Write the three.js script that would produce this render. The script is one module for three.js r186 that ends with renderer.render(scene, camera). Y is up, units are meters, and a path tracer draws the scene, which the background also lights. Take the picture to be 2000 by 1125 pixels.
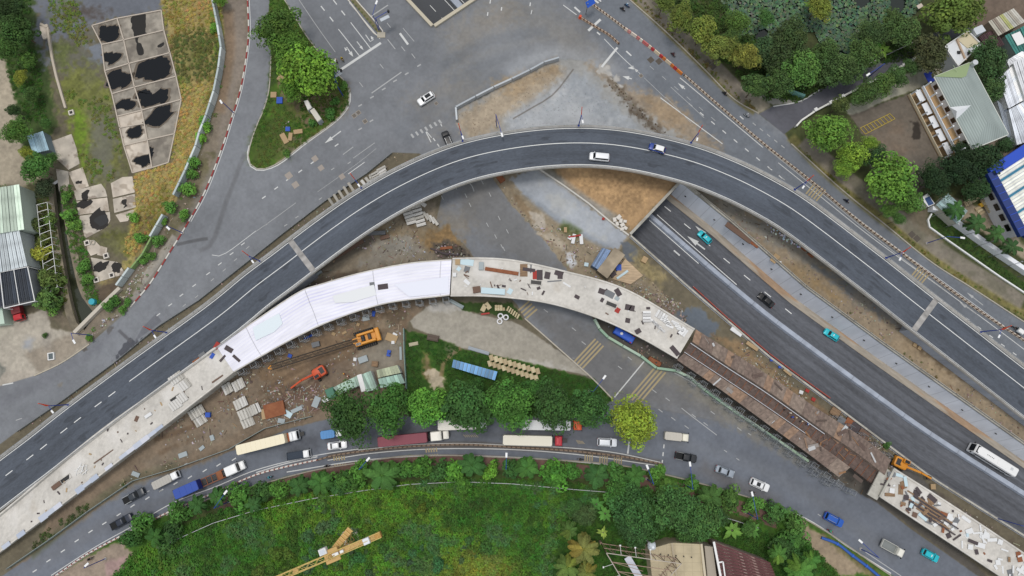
import*as THREE from 'three';
import{mergeGeometries,toCreasedNormals}from 'three/addons/utils/BufferGeometryUtils.js';
import{MarchingCubes}from 'three/addons/objects/MarchingCubes.js';

// camera, sky, sun, exposure
const CAM_H=172,TILT=7.82*Math.PI/180,FPX=1296;// a drone 172 m up, looking almost straight down
const scene=new THREE.Scene();
const camera=new THREE.PerspectiveCamera(2*Math.atan(562.5/FPX)*180/Math.PI,16/9,1,6000);
camera.position.set(0,CAM_H,CAM_H*Math.tan(TILT));
camera.up.set(0,0,-1);
camera.lookAt(0,0,0);
const renderer=new THREE.WebGLRenderer({antialias:true});
renderer.toneMapping=THREE.LinearToneMapping;
renderer.toneMappingExposure=1.08;
renderer.shadowMap.enabled=true;
{// overcast sky: brighter overhead, greyer to the horizon
const w=64,h=32,d=new Float32Array(w*h*4);
for (let j=0;j<h;j++) for (let i=0;i<w;i++){
const el=((j + 0.5)/h - 0.5)*Math.PI,s=Math.max(0,Math.sin(el));
const L=el>0?0.85*(1 + 1.7*s)/2.7:0.18,k=(j*w + i)*4;
d[k]=L*0.97;d[k + 1]=L*1.0;d[k + 2]=L*1.045;d[k + 3]=1;
}
const t=new THREE.DataTexture(d,w,h,THREE.RGBAFormat,THREE.FloatType);
t.mapping=THREE.EquirectangularReflectionMapping;t.magFilter=THREE.LinearFilter;t.minFilter=THREE.LinearFilter;t.needsUpdate=true;
scene.background=t;scene.environment=t;
}
const sun=new THREE.DirectionalLight(0xfff6ec,1.25);
sun.position.set(-22,200,-28);sun.target.position.set(0,0,0);
sun.castShadow=true;sun.shadow.radius=28;sun.shadow.mapSize.set(4096,4096);
Object.assign(sun.shadow.camera,{left:-190,right:190,top:150,bottom:-150,near:1,far:600});
scene.add(sun,sun.target);

// helpers
let seed=12345;
const rnd=()=>{seed=(seed + 0x6D2B79F5) | 0;let t=Math.imul(seed ^ (seed >>> 15),1 | seed);t=(t + Math.imul(t ^ (t >>> 7),61 | t)) ^ t;return ((t ^ (t >>> 14)) >>> 0)/4294967296;};
const rr=(a,b)=>a + (b - a)*rnd();
const pick=a=>a[Math.floor(rnd()*a.length)];
const ct=Math.cos(TILT),st=Math.sin(TILT);
// survey: where on the level y the survey point (px, py) lies, metres
const P=(px,py,y=0)=>{
const dx=px - 1000,v=562.5 - py,dy=-FPX*ct + v*st,dz=-FPX*st - v*ct,k=(y - CAM_H)/dy;
return [dx*k,CAM_H*Math.tan(TILT) + dz*k];
};
const P3=(px,py,y=0)=>{const [x,z]=P(px,py,y);return [x,y,z];};
const pts=s=>s.trim().split(/\s+/).map(q=>q.split(',').map(Number));
const ground=(s,y=0)=>pts(s).map(([a,b])=>P(a,b,y));
const lerp=(a,b,t)=>a + (b - a)*t;
const ss=(a,b,x)=>{const t=Math.min(1,Math.max(0,(x - a)/(b - a)));return t*t*(3 - 2*t);};
const hash=(i,j)=>{let h=Math.imul(i,374761393) ^ Math.imul(j,668265263);h=Math.imul(h ^ (h >>> 13),1274126177);return ((h ^ (h >>> 16)) >>> 0)/4294967296;};
const vn=(x,y)=>{const i=Math.floor(x),j=Math.floor(y);let u=x - i,v=y - j;u=u*u*(3 - 2*u);v=v*v*(3 - 2*v);
const a=hash(i,j),b=hash(i + 1,j),c=hash(i,j + 1),d=hash(i + 1,j + 1);return a + (b - a)*u + (c - a)*v + (a - b - c + d)*u*v;};
const fbm=(x,y,o=4)=>{let s=0,a=0.5,n=0;for (let k=0;k<o;k++){s+=a*vn(x,y);n+=a;x=x*2.03 + 17.1;y=y*2.03 - 9.7;a *= 0.5;}return s/n;};

const used=new Map();
const numbered=n=>{const k=used.get(n)||0;used.set(n,k + 1);return k?`${n}_${String(k).padStart(3, '0')}`:n;};
function shade(o){o.castShadow=o.receiveShadow=true;return o;}
function tag(o,label,category,group){o.userData.kind='thing';o.userData.label=label;o.userData.category=category;if (group) o.userData.group=group;return o;}
function thing(name,label,category,[x,y,z]=[0,0,0],turn=0,group){
const o=new THREE.Group();o.name=numbered(name);scene.add(o);o.position.set(x,y,z);o.rotation.y=turn;return tag(o,label,category,group);
}
function part(name,geo,m,parent){const o=shade(new THREE.Mesh(Array.isArray(geo)?join(geo):geo,m));o.name=name;parent.add(o);return o;}
function single(name,label,category,geo,m,pos=[0,0,0],turn=0,group){const o=part(numbered(name),geo,m,scene);o.position.set(...pos);o.rotation.y=turn;return tag(o,label,category,group);}
function struct(name,geo,m){const o=part(numbered(name),geo,m,scene);o.userData.kind='structure';return o;}
function copy(o,pos,turn,label,group){const c=o.clone();c.name=numbered(o.name.replace(/_\d{3}$/,''));c.userData ={...o.userData};scene.add(c);if (pos) c.position.set(...pos);if (turn!==undefined) c.rotation.y=turn;if (label) c.userData.label=label;if (group) c.userData.group=group;return c;}

// geometry: everything non-indexed with position, normal, uv (metres)
function muv(g){
const p=g.attributes.position,n=g.attributes.normal,u=new Float32Array(p.count*2);
for (let i=0;i<p.count;i++){const ax=Math.abs(n.getX(i)),ay=Math.abs(n.getY(i)),az=Math.abs(n.getZ(i));
if (ay>=ax&&ay>=az){u[2*i]=p.getX(i);u[2*i + 1]=p.getZ(i);}else if (ax>az){u[2*i]=p.getZ(i);u[2*i + 1]=p.getY(i);}else{u[2*i]=p.getX(i);u[2*i + 1]=p.getY(i);}}
g.setAttribute('uv',new THREE.BufferAttribute(u,2));return g;
}
function flat(g,uv=true){if (g.index) g=g.toNonIndexed();if (!g.attributes.normal) g.computeVertexNormals();for (const k of Object.keys(g.attributes)) if (!['position','normal','uv','color'].includes(k)) g.deleteAttribute(k);if (uv) muv(g);return g;}
const join=a=>a.length===1?a[0]:mergeGeometries(a);
const E=new THREE.Euler(),Q=new THREE.Quaternion(),MM=new THREE.Matrix4(),ONE=new THREE.Vector3(1,1,1);
const put=(g,x,y,z,ry=0,rx=0,rz=0)=>{E.set(rx,ry,rz,'YXZ');Q.setFromEuler(E);MM.compose(new THREE.Vector3(x,y,z),Q,ONE);return g.applyMatrix4(MM);};
const box=(w,h,d,x=0,y=0,z=0,ry=0,rx=0,rz=0)=>put(flat(new THREE.BoxGeometry(w,h,d)),x,y,z,ry,rx,rz);// centred
const slab=(w,h,d,x=0,y=0,z=0,ry=0)=>box(w,h,d,x,y + h/2,z,ry);// on its base
const cyl=(r,h,x=0,y=0,z=0,n=12,r2=r,ry=0,rx=0,rz=0)=>put(flat(new THREE.CylinderGeometry(r2,r,h,n)),x,y,z,ry,rx,rz);
function bar(a,b,r,n=5,r2=r){const A=new THREE.Vector3(...a),B=new THREE.Vector3(...b),D=B.clone().sub(A),L=D.length();const g=flat(new THREE.CylinderGeometry(r2,r,L,n,1));Q.setFromUnitVectors(new THREE.Vector3(0,1,0),D.divideScalar(L));MM.compose(A.add(B).multiplyScalar(0.5),Q,ONE);return g.applyMatrix4(MM);}
function beam(a,b,w,h){const dx=b[0] - a[0],dy=b[1] - a[1],dz=b[2] - a[2],L=Math.hypot(dx,dy,dz);return box(L,h,w,(a[0] + b[0])/2,(a[1] + b[1])/2,(a[2] + b[2])/2,-Math.atan2(dz,dx),0,Math.asin(dy/L));}
// chamfered box on its base: top edges cut by c
function chbox(w,h,d,c,x=0,y=0,z=0,ry=0){
const s=new THREE.Shape(),a=w/2 - c,b=d/2 - c;s.moveTo(-a,-b);s.lineTo(a,-b);s.lineTo(a,b);s.lineTo(-a,b);
const g=new THREE.ExtrudeGeometry(s,{depth:h - 2*c,bevelThickness:c,bevelSize:c,bevelSegments:1,curveSegments:1});g.rotateX(-Math.PI/2);g.translate(0,c,0);return put(flat(g),x,y,z,ry);
}
// prism from an xz outline
function prism(poly,y0,y1,bev=0){
const s=new THREE.Shape(poly.map(([x,z])=>new THREE.Vector2(x,-z)));
const g=new THREE.ExtrudeGeometry(s,bev?{depth:y1 - y0 - 2*bev,bevelThickness:bev,bevelSize:bev,bevelOffset:-bev,bevelSegments:1,curveSegments:1}:{depth:y1 - y0,bevelEnabled:false});
g.rotateX(-Math.PI/2);g.translate(0,y0 + bev,0);return flat(g);
}
function sheet(poly,y,holes=[]){const s=new THREE.Shape(poly.map(([x,z])=>new THREE.Vector2(x,-z)));for (const h of holes) s.holes.push(new THREE.Path(h.map(([x,z])=>new THREE.Vector2(x,-z))));const g=new THREE.ShapeGeometry(s);g.rotateX(-Math.PI/2);g.translate(0,y,0);return flat(g);}
// sweep a closed profile [[u, v]...] (u to the right of travel, v up) along a path of [x, y, z]; uv = (length along, length round)
function sweep(path,prof,caps=true,u0=0){
const n=path.length,m=prof.length,R=[],S=[0];
for (let i=0;i<n;i++){const a=path[Math.max(0,i - 1)],b=path[Math.min(n - 1,i + 1)];let dx=b[0] - a[0],dz=b[2] - a[2];const L=Math.hypot(dx,dz)||1;dx /= L;dz /= L;
if (i) S.push(S[i - 1] + Math.hypot(path[i][0] - path[i - 1][0],path[i][2] - path[i - 1][2]));
R.push(prof.map(([u,v])=>[path[i][0] - dz*u,path[i][1] + v,path[i][2] + dx*u]));}
const pos=[],uv=[],tri=(a,b,c,ua,ub,uc)=>{pos.push(...a,...b,...c);uv.push(...ua,...ub,...uc);};
const V=[u0];for (let j=0;j<m;j++){const a=prof[j],b=prof[(j + 1) % m];V.push(V[j] + Math.hypot(b[0] - a[0],b[1] - a[1]));}
for (let i=0;i + 1<n;i++) for (let j=0;j<m;j++){const k=(j + 1) % m,a=R[i][j],b=R[i + 1][j],c=R[i + 1][k],d=R[i][k];
const ua=[S[i],V[j]],ub=[S[i + 1],V[j]],uc=[S[i + 1],V[j + 1]],ud=[S[i],V[j + 1]];tri(a,c,b,ua,uc,ub);tri(a,d,c,ua,ud,uc);}
if (caps&&m>2){const T=THREE.ShapeUtils.triangulateShape(prof.map(p=>new THREE.Vector2(...p)),[]);for (const [a,b,c] of T){tri(R[0][a],R[0][b],R[0][c],prof[a],prof[b],prof[c]);tri(R[n - 1][a],R[n - 1][c],R[n - 1][b],prof[a],prof[c],prof[b]);}}
const g=new THREE.BufferGeometry();g.setAttribute('position',new THREE.Float32BufferAttribute(pos,3));g.setAttribute('uv',new THREE.Float32BufferAttribute(uv,2));g.computeVertexNormals();return g;
}
// profile points run so that the outside faces out
const rect=(u0,u1,v0,v1)=>[[u0,v0],[u0,v1],[u1,v1],[u1,v0]];
function ribbonUp(path,u0,u1,v,uv0=0){// open strip facing up
const n=path.length,pos=[],uv=[];let s=0,prev=null;
for (let i=0;i<n;i++){const a=path[Math.max(0,i - 1)],b=path[Math.min(n - 1,i + 1)];let dx=b[0] - a[0],dz=b[2] - a[2];const L=Math.hypot(dx,dz)||1;dx /= L;dz /= L;
const s1=i?s + Math.hypot(path[i][0] - path[i - 1][0],path[i][2] - path[i - 1][2]):0;
const l=[path[i][0] - dz*u0,path[i][1] + v,path[i][2] + dx*u0],r=[path[i][0] - dz*u1,path[i][1] + v,path[i][2] + dx*u1];
if (prev){pos.push(...prev.l,...l,...prev.r,...l,...r,...prev.r);uv.push(s,u0 + uv0,s1,u0 + uv0,s,u1 + uv0,s1,u0 + uv0,s1,u1 + uv0,s,u1 + uv0);}
prev ={l,r};s=s1;}
const g=new THREE.BufferGeometry();g.setAttribute('position',new THREE.Float32BufferAttribute(pos,3));g.setAttribute('uv',new THREE.Float32BufferAttribute(uv,2));g.computeVertexNormals();
if (g.attributes.normal.getY(0)<0){const p=g.attributes.position.array,w=g.attributes.uv.array;for (let i=0;i<p.length;i+=9) for (let k=0;k<3;k++){const t=p[i + 3 + k];p[i + 3 + k]=p[i + 6 + k];p[i + 6 + k]=t;}for (let i=0;i<w.length;i+=6) for (let k=0;k<2;k++){const t=w[i + 2 + k];w[i + 2 + k]=w[i + 4 + k];w[i + 4 + k]=t;}g.computeVertexNormals();}
return g;
}
function resample(p,step){// even points along a polyline of any dimension, smoothed
const c=new THREE.CatmullRomCurve3(p.map(q=>new THREE.Vector3(q[0],q.length>2?q[1]:0,q.length>2?q[2]:q[1])),false,'centripetal'),n=Math.max(2,Math.round(c.getLength()/step));
return c.getSpacedPoints(n).map(v=>[v.x,v.y,v.z]);
}
const straight=(a,b,n)=>Array.from({length:n + 1},(_,i)=>a.map((v,k)=>lerp(v,b[k],i/n)));
function polyline(p,step){// even points along straight legs
const o=[];for (let i=0;i + 1<p.length;i++){const L=Math.hypot(p[i + 1][0] - p[i][0],p[i + 1][2] - p[i][2]),n=Math.max(1,Math.round(L/step));for (let k=0;k<n;k++) o.push(p[i].map((v,q)=>lerp(v,p[i + 1][q],k/n)));}o.push(p[p.length - 1]);return o;
}
const road3=(s,y=0,step=2)=>resample(pts(s).map(([a,b])=>P3(a,b,y)),step);
const heading=(ax,ay,bx,by)=>{const a=P(ax,ay),b=P(bx,by);return -Math.atan2(b[1] - a[1],b[0] - a[0]);};// turn that points local +x along the survey line

// materials
const mats=new Map();
function mat(color,rough=0.85,metal=0,extra){const k=color + '|' + rough + '|' + metal;if (!extra&&mats.has(k)) return mats.get(k);const m=new THREE.MeshStandardMaterial({color,roughness:rough,metalness:metal,...extra});if (!extra) mats.set(k,m);return m;}
function tex(w,h,fn,sx,sy,srgb=true){// fn(u, v) -> [r, g, b] 0..255, one tile covers sx by sy metres
const d=new Uint8Array(w*h*4);for (let j=0;j<h;j++) for (let i=0;i<w;i++){const c=fn(i/w,j/h),k=(j*w + i)*4;d[k]=Math.max(0,Math.min(255,c[0]));d[k + 1]=Math.max(0,Math.min(255,c[1]));d[k + 2]=Math.max(0,Math.min(255,c[2]));d[k + 3]=255;}
const t=new THREE.DataTexture(d,w,h,THREE.RGBAFormat);t.wrapS=t.wrapT=THREE.RepeatWrapping;t.magFilter=THREE.LinearFilter;t.minFilter=THREE.LinearMipmapLinearFilter;t.generateMipmaps=true;if (srgb) t.colorSpace=THREE.SRGBColorSpace;t.repeat.set(1/sx,1/sy);t.needsUpdate=true;return t;
}
// tileable fbm
const tn=(u,v,f,g=f)=>{const x=u*f,y=v*g,i=Math.floor(x),j=Math.floor(y);let a=x - i,b=y - j;a=a*a*(3 - 2*a);b=b*b*(3 - 2*b);const H=(p,q)=>hash(((p % f) + f) % f + f*31,((q % g) + g) % g + g*57);return lerp(lerp(H(i,j),H(i + 1,j),a),lerp(H(i,j + 1),H(i + 1,j + 1),a),b);};
const tf=(u,v,f,g=f,o=4)=>{let s=0,a=0.5,n=0;for (let k=0;k<o;k++){s+=a*tn(u,v,f,g);n+=a;f *= 2;g *= 2;a *= 0.5;}return s/n;};
const tint=(c,k)=>[c[0]*k,c[1]*k,c[2]*k];
const mix3=(a,b,t)=>[lerp(a[0],b[0],t),lerp(a[1],b[1],t),lerp(a[2],b[2],t)];
const mapped=(t,rough=0.9,extra ={})=>new THREE.MeshStandardMaterial({map:t,roughness:rough,...extra});
const T_newAsphalt=mapped(tex(1024,256,(u,v)=>{const k=0.86 + 0.2*tf(u,v,3,16,3) + 0.16*(tf(u,v,192,48,2) - 0.5) + 0.22*(tf(u,v,10,3,4) - 0.5),oil=ss(0.66,0.78,tf(u + 0.4,v,24,10,3));return tint([82,89,100],k*(1 - 0.16*oil));},112,11.2),0.88);
const T_trenchAsphalt=mapped(tex(1024,256,(u,v)=>{const k=0.82 + 0.36*(tf(u,v,3,20,3) - 0.2) + 0.18*(tf(u,v,180,48,2) - 0.5) + 0.16*(tf(u,v,12,4,3) - 0.5);return tint([92,95,102],k);},140,14),0.88);
const T_concrete=mapped(tex(512,512,(u,v)=>{const a=tf(u,v,4,4,5),b=tf(u,v,40,40,3),s=ss(0.56,0.7,tf(u + 0.3,v,9,9,4));return mix3(tint([176,174,166],0.86 + 0.22*a + 0.16*(b - 0.5)),[120,114,104],0.35*s);},24,24),0.9);
const T_deck=mapped(tex(512,512,(u,v)=>{const a=tf(u,v,5,5,5),b=tf(u,v,50,50,3),s=ss(0.5,0.75,tf(u + 0.3,v,6,6,6)),w=ss(0.5,0.75,tf(u,v + 0.4,4,4,5));return mix3(mix3(tint([198,195,189],0.9 + 0.16*a + 0.14*(b - 0.5)),[166,158,146],0.45*s),[216,214,211],0.6*w);},31,31),0.9);
const T_wall=mapped(tex(512,128,(u,v)=>{const a=tf(u,v,32,4,4),b=tf(u,v,64,3,3),j=Math.min(1,Math.abs(((u*8) % 1) - 0.5)<0.012?0.8:1);return tint([166,175,190],(0.85 + 0.2*a + 0.1*(b - 0.5))*j);},64,8),0.85);
const T_rust=mapped(tex(128,128,(u,v)=>mix3([120,70,45],[150,98,66],tf(u,v,6,6,4)),4,4),0.85);
const T_wood=mapped(tex(128,128,(u,v)=>tint([132,108,84],0.8 + 0.4*tf(u,v,3,40,3)),3,3),0.85);
const paintW=mat(0xdcdedd,0.7),paintMid=mat(0xc6c8c8,0.8),paintWorn=mat(0xa6a8a9,0.8),paintY=mat(0xa29474,0.85);
const steelGrey=mat(0x8d9297,0.55,0.35),blueSteel=mat(0x2a4fb0,0.5),darkSteel=mat(0x3a3a3a,0.6,0.3),white=mat(0xe2e3e3,0.6),black=mat(0x161719,0.5),rubber=mat(0x1b1b1c,0.9),glassDark=mat(0x10151a,0.12),chrome=mat(0xa8acb0,0.3,0.7);
// the ground: one computed colour map of soils, asphalt wear, stains and grass, in metres
const GX0=-160,GZ0=-125,GW=320,GH=215,TW=2048,TH=1376;
const gcol=new Float32Array(TW*TH*3);
{
const base=[104,97,80];
for (let i=0;i<TW*TH;i++){gcol[3*i]=base[0];gcol[3*i + 1]=base[1];gcol[3*i + 2]=base[2];}
// lay(outline, colour, blur of the edge, wander of the edge, share, patchiness, patch size)
const lay=(s,c,soft=0.3,amp=0,alpha=1,patch=0,psize=4)=>{
const q=typeof s==='string'?ground(s):s,pad=soft + amp + 0.5;let x0=1e9,x1=-1e9,z0=1e9,z1=-1e9;
for (const [x,z] of q){x0=Math.min(x0,x);x1=Math.max(x1,x);z0=Math.min(z0,z);z1=Math.max(z1,z);}
const i0=Math.max(0,Math.floor((x0 - pad - GX0)/GW*TW)),i1=Math.min(TW - 1,Math.ceil((x1 + pad - GX0)/GW*TW)),j0=Math.max(0,Math.floor((z0 - pad - GZ0)/GH*TH)),j1=Math.min(TH - 1,Math.ceil((z1 + pad - GZ0)/GH*TH));
const n=q.length;
for (let j=j0;j<=j1;j++) for (let i=i0;i<=i1;i++){
const x=GX0 + (i + 0.5)/TW*GW,z=GZ0 + (j + 0.5)/TH*GH;let inside=false,d2=1e9;
for (let k=0,m=n - 1;k<n;m=k++){const a=q[k],b=q[m];if ((a[1]>z)!==(b[1]>z)&&x<(b[0] - a[0])*(z - a[1])/(b[1] - a[1]) + a[0]) inside=!inside;
const ex=b[0] - a[0],ez=b[1] - a[1];let t=((x - a[0])*ex + (z - a[1])*ez)/(ex*ex + ez*ez);t=t<0?0:t>1?1:t;const dx=x - a[0] - ex*t,dz=z - a[1] - ez*t,d=dx*dx + dz*dz;if (d<d2) d2=d;}
let sd=Math.sqrt(d2)*(inside?1:-1);if (sd<-pad) continue;if (amp&&sd<amp + soft) sd+=(fbm(x*0.9 + 7,z*0.9,3) - 0.5)*2*amp;
let a=ss(-soft,soft,sd)*alpha;if (a<=0) continue;if (patch) a *= lerp(1,ss(0.38,0.62,fbm(x/psize + c[0],z/psize + c[2],4)),patch);
const k=3*(j*TW + i);gcol[k]+=(c[0] - gcol[k])*a;gcol[k + 1]+=(c[1] - gcol[k + 1])*a;gcol[k + 2]+=(c[2] - gcol[k + 2])*a;
}
};
const trail=(s,w,c,soft=0.4,alpha=1,patch=0,ps=3,amp=0)=>{const p=road3(s,0,3),L=[],R=[];for (let i=0;i<p.length;i++){const a=p[Math.max(0,i - 1)],b=p[Math.min(p.length - 1,i + 1)],dx=b[0] - a[0],dz=b[2] - a[2],l=Math.hypot(dx,dz);L.push([p[i][0] - dz/l*w/2,p[i][2] + dx/l*w/2]);R.unshift([p[i][0] + dz/l*w/2,p[i][2] - dx/l*w/2]);}lay([...L,...R],c,soft,amp,alpha,patch,ps);};
// west side: lawns, yards, waste ground
lay('-80,-80 490,-80 484,60 437,281 330,495 175,672 0,754 -80,780',[98,92,74],1,2);
lay('-80,-80 80,-80 75,60 95,130 110,240 90,300 40,330 0,330 -80,330',[58,74,38],1,1.5);
lay('-80,130 -5,110 12,118 30,200 45,300 75,345 60,365 0,360 -80,360',[158,148,130],0.6,0.8,1);
lay('60,-80 320,-80 330,20 180,50 130,110 90,130 70,60',[104,108,116],1.5,3,1);
lay('100,80 180,60 240,290 160,300 120,200',[96,95,84],2,4,1);
lay('112,150 150,120 205,150 245,280 255,345 180,360 150,320',[104,108,58],2,4,0.9,0.4,6);lay('175,225 225,225 225,350 180,350',[104,104,96],2,3,0.8);
lay('95,0 150,0 150,40 110,45',[94,100,60],2,3,0.8,0.6,5);lay('120,10 215,20 200,35 130,30',[70,60,54],1.5,2,0.7,0.6,4);
lay('140,215 170,225 165,340 150,300',[98,122,42],1.5,2,0.9);lay('98,85 140,90 130,140 108,120',[88,98,52],2,2.5,0.7);lay('165,90 205,80 205,120 180,115',[112,118,128],1,2,0.9);
lay('318,-80 425,-80 440,60 436,150 415,230 388,300 345,390 300,460 250,530 200,585 185,545 250,540 240,490 262,420 262,338 330,320 342,262 356,195 336,107 318,20',[154,138,84],1,2);
lay('330,20 420,0 430,150 400,240 350,260',[150,134,82],1,3,0.7,0.7,5);lay('345,70 415,75 410,140 350,150',[86,92,46],2,3,0.85,0.5,5);lay('345,140 372,180 360,200 345,160',[90,108,44],1.5,1.5,0.9);
lay('262,430 330,420 300,460 262,500',[96,84,52],2,3,0.9,0.4,4);lay('200,455 265,440 255,510 235,500 180,470',[92,96,50],1.5,2,0.9,0.4,4);lay('190,555 250,535 235,562 175,640 160,600',[84,72,60],1,1.5,0.95,0.3);
lay('405,20 430,20 440,100 432,160 408,240 395,290 385,290 425,150',[92,112,46],0.6,1.2,0.9);
lay('436,0 484,0 486,62 470,175 437,281 400,376 330,495 290,560 240,610 176,668 150,650 237,562 330,430 395,290 430,170 442,100',[122,112,98],0.4,0.6);
lay('448,0 478,0 482,107 450,230 430,280 425,250 452,150',[130,120,110],1,1,0.9);trail('445,20 448,100 436,170 428,220',3,[128,106,84],1,0.7);
lay('380,300 420,300 390,380 340,470 300,500 330,440',[96,92,66],1,2,0.9,0.5,3);lay('340,470 290,545 240,600 210,625 240,570',[104,104,74],1,1.5,0.9,0.5,3);
trail('343,462 300,520 276,552',2.2,[152,146,136],0.25,0.95);trail('275,555 262,585 240,606',2,[150,144,134],0.25,0.9,0.4);
// yard at the lower left
lay('-80,640 0,632 30,625 90,600 100,640 150,650 175,672 120,709 67,734 0,754 -80,780',[172,165,152],0.4,0.4);
lay('50,690 140,650 172,655 172,673 120,709 75,728',[146,136,122],0.8,0.5,0.95);lay('75,655 100,650 100,680 85,685',[140,134,126],1,1,0.6);lay('45,662 65,660 62,680 48,680',[152,156,164],1,1,0.8);
lay('0,730 60,720 66,736 0,756',[168,160,148],0.3,0.4);lay('-80,700 -5,700 8,720 0,740 -80,760',[96,100,96],0.5,0.8,0.9,0.5);
lay('60,360 100,355 130,560 150,640 95,605 80,590 40,380',[74,74,46],1,1.5,1);lay('88,590 120,600 150,648 130,645 100,620',[110,100,84],1,1);
// asphalt
const AM='484,-190 486,62 482,107 470,175 450,240 437,281 400,376 370,431 332,493 292,556 250,607 175,672 120,709 67,734 0,754 -80,785 -80,925 0,868 37,840 125,780 225,707 312,635 390,585 430,556 500,500 550,458 637,391 717,338 767,298 820,300 870,352 850,440 905,475 925,503 960,545 1010,595 1025,622 1120,706 1160,742 1197,780 1490,840 1405,780 1345,735 1280,717 1250,694 1185,657 1160,625 1110,540 1107,521 1050,451 1000,401 960,345 925,290 893,240 891,212 1000,160 1090,115 1130,118 1180,135 1225,185 1290,225 1345,262 1420,320 1550,400 1787,600 2060,800 2060,660 2000,629 1897,562 1820,513 1725,436 1650,376 1545,281 1532,262 1482,222 1435,195 1375,135 1300,62 1230,0 1160,-70 1040,-190';
const AS='-60,1165 10,1121 100,1058 175,1003 263,943 351,918 451,881 501,866 560,838 640,818 800,812 1000,812 1150,812 1197,780 1490,840 1575,898 1640,943 1713,981 1776,1031 1911,1125 2010,1190 1850,1190 1740,1124 1580,1018 1498,983 1400,953 1325,933 1213,909 1000,894 800,890 700,904 615,918 500,948 420,970 325,1006 240,1045 180,1080 100,1130 40,1170';
const AA='1482,222 1510,207 1565,197 1600,175 1687,135 1782,87 1860,45 1960,-10 2030,-45 2050,-20 1985,12 1925,45 1800,105 1725,147 1590,217 1552,247 1532,262';
globalThis.__roads=[AM,AS,AA];
lay(AM,[120,123,128],0.15);lay(AS,[106,111,120],0.15);lay(AA,[92,95,104],0.15);
lay('1110,-100 1230,0 1300,62 1435,195 1545,281 1725,436 1897,562 2060,660 2060,800 1787,600 1550,400 1420,320 1260,170 1150,60 1050,-80',[106,111,118],2,2,0.9);
lay('560,-100 690,-100 740,80 650,140 600,60',[104,107,112],2,1,0.75);lay('700,-100 800,-100 870,80 800,150 745,60',[110,113,118],2,2,0.6);
lay('850,70 1000,-60 1130,60 1180,130 1000,160 890,210',[124,126,128],4,3,0.7);lay('880,60 990,0 1010,30 900,110',[134,126,114],5,4,0.55,0.3,10);lay('800,190 900,150 960,170 890,230 840,260',[130,124,114],5,4,0.5,0.4,8);lay('1000,20 1130,40 1180,120 1120,130 1050,80',[128,122,112],4,3,0.45,0.4,8);
for (const t of ['770,262 880,190 1000,130 1080,100','790,280 900,210 1010,150 1090,108','860,130 960,80 1070,60','880,160 990,110 1090,85']) trail(t,3.2,[106,110,116],1.2,0.5,0.3,6);
trail('1000,150 1060,110 1130,112 1190,150',5,[158,161,165],3,0.75,0.2,5);
for (const t of ['500,0 505,80 490,170 440,300 360,460 270,590 150,710 0,800','515,0 518,100 500,210 460,320']) trail(t,3.4,[124,127,132],1.5,0.5,0.2,8);
trail('478,300 440,400 410,480 390,490',1.2,[96,97,100],0.4,0.55);trail('345,478 380,470 406,466',0.9,[92,93,96],0.2,0.9);
lay('278,640 305,612 316,628 262,668',[98,100,106],0.15,0,0.8);lay('225,705 235,680 245,668 262,660 275,662 270,670',[70,72,78],0.2,1.4,0.9);trail('232,645 248,660 256,668',0.8,[84,84,88],0.2,0.8);
lay('205,645 222,636 226,642 212,652',[82,78,74],0.2,0.6,0.9);lay('160,684 168,679 173,684 164,690',[84,78,72],0.2,0.5,0.95);lay('114,750 122,747 122,755 115,757',[122,118,112],0.3,0.5,0.8);
lay('0,776 60,745 120,715 175,678 240,620 225,660 150,720 60,770 0,800',[110,112,118],1.5,1,0.6);
lay('900,350 960,345 1000,401 1050,451 1107,521 1040,520 960,480 900,430',[110,110,110],2,2,0.7);lay('845,400 920,430 900,475 850,440',[130,120,104],3,3,0.6,0.3,5);trail('880,430 920,400 950,350',3,[124,122,118],2,0.4);
lay('1030,600 1150,640 1250,700 1400,790 1490,845 1300,800 1190,775 1100,690',[110,110,111],2,2,0.8);lay('1190,665 1260,705 1345,740 1405,785 1490,845 1560,895 1640,945 1580,915 1460,850 1330,760 1250,720',[130,126,116],2,2,0.7);
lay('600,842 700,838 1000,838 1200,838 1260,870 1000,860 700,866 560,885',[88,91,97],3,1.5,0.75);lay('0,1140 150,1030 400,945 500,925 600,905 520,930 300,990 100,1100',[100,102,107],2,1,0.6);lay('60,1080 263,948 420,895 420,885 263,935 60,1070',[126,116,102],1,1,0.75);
lay('555,860 625,850 620,880 590,870 570,885 550,880',[72,74,80],1,1.5,0.5,0.5,3);trail('1370,910 1440,950 1520,980',3,[98,94,92],2,0.5,0.3);
lay('1400,840 1560,930 1750,1070 1850,1140 1700,1040 1500,925 1380,870',[96,100,108],3,2,0.6);trail('1300,860 1450,900 1600,980 1750,1090',3,[110,113,118],2,0.5,0.3,8);
trail('640,893 720,880 900,869 1000,873 1150,883 1290,905',1.6,[88,80,72],0.5,0.7,0.3,4);lay('1140,878 1170,882 1165,890 1130,886',[62,60,58],0.4,0.8,0.8);
// island with trees, west of the junction
const IS='531,-60 550,-10 600,72 647,132 682,172 680,205 662,230 595,280 540,322 510,331 490,324 484,303 490,281 500,250 515,215 525,180 530,110 524,40';
globalThis.__island=IS;
lay(IS,[66,90,32],0.2);lay('560,150 680,170 670,220 600,250 560,220',[110,92,74],1.5,2,0.9,0.5,3);lay('545,160 560,155 560,195 548,190',[122,98,82],0.6,1,0.9);lay('500,250 560,230 560,310 490,320',[66,78,36],2,2,0.9,0.5);lay('540,270 600,262 590,280 545,315',[104,96,74],1,2,0.8,0.5,3);lay('525,180 545,150 560,120 530,110',[56,76,32],1,1);
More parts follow.
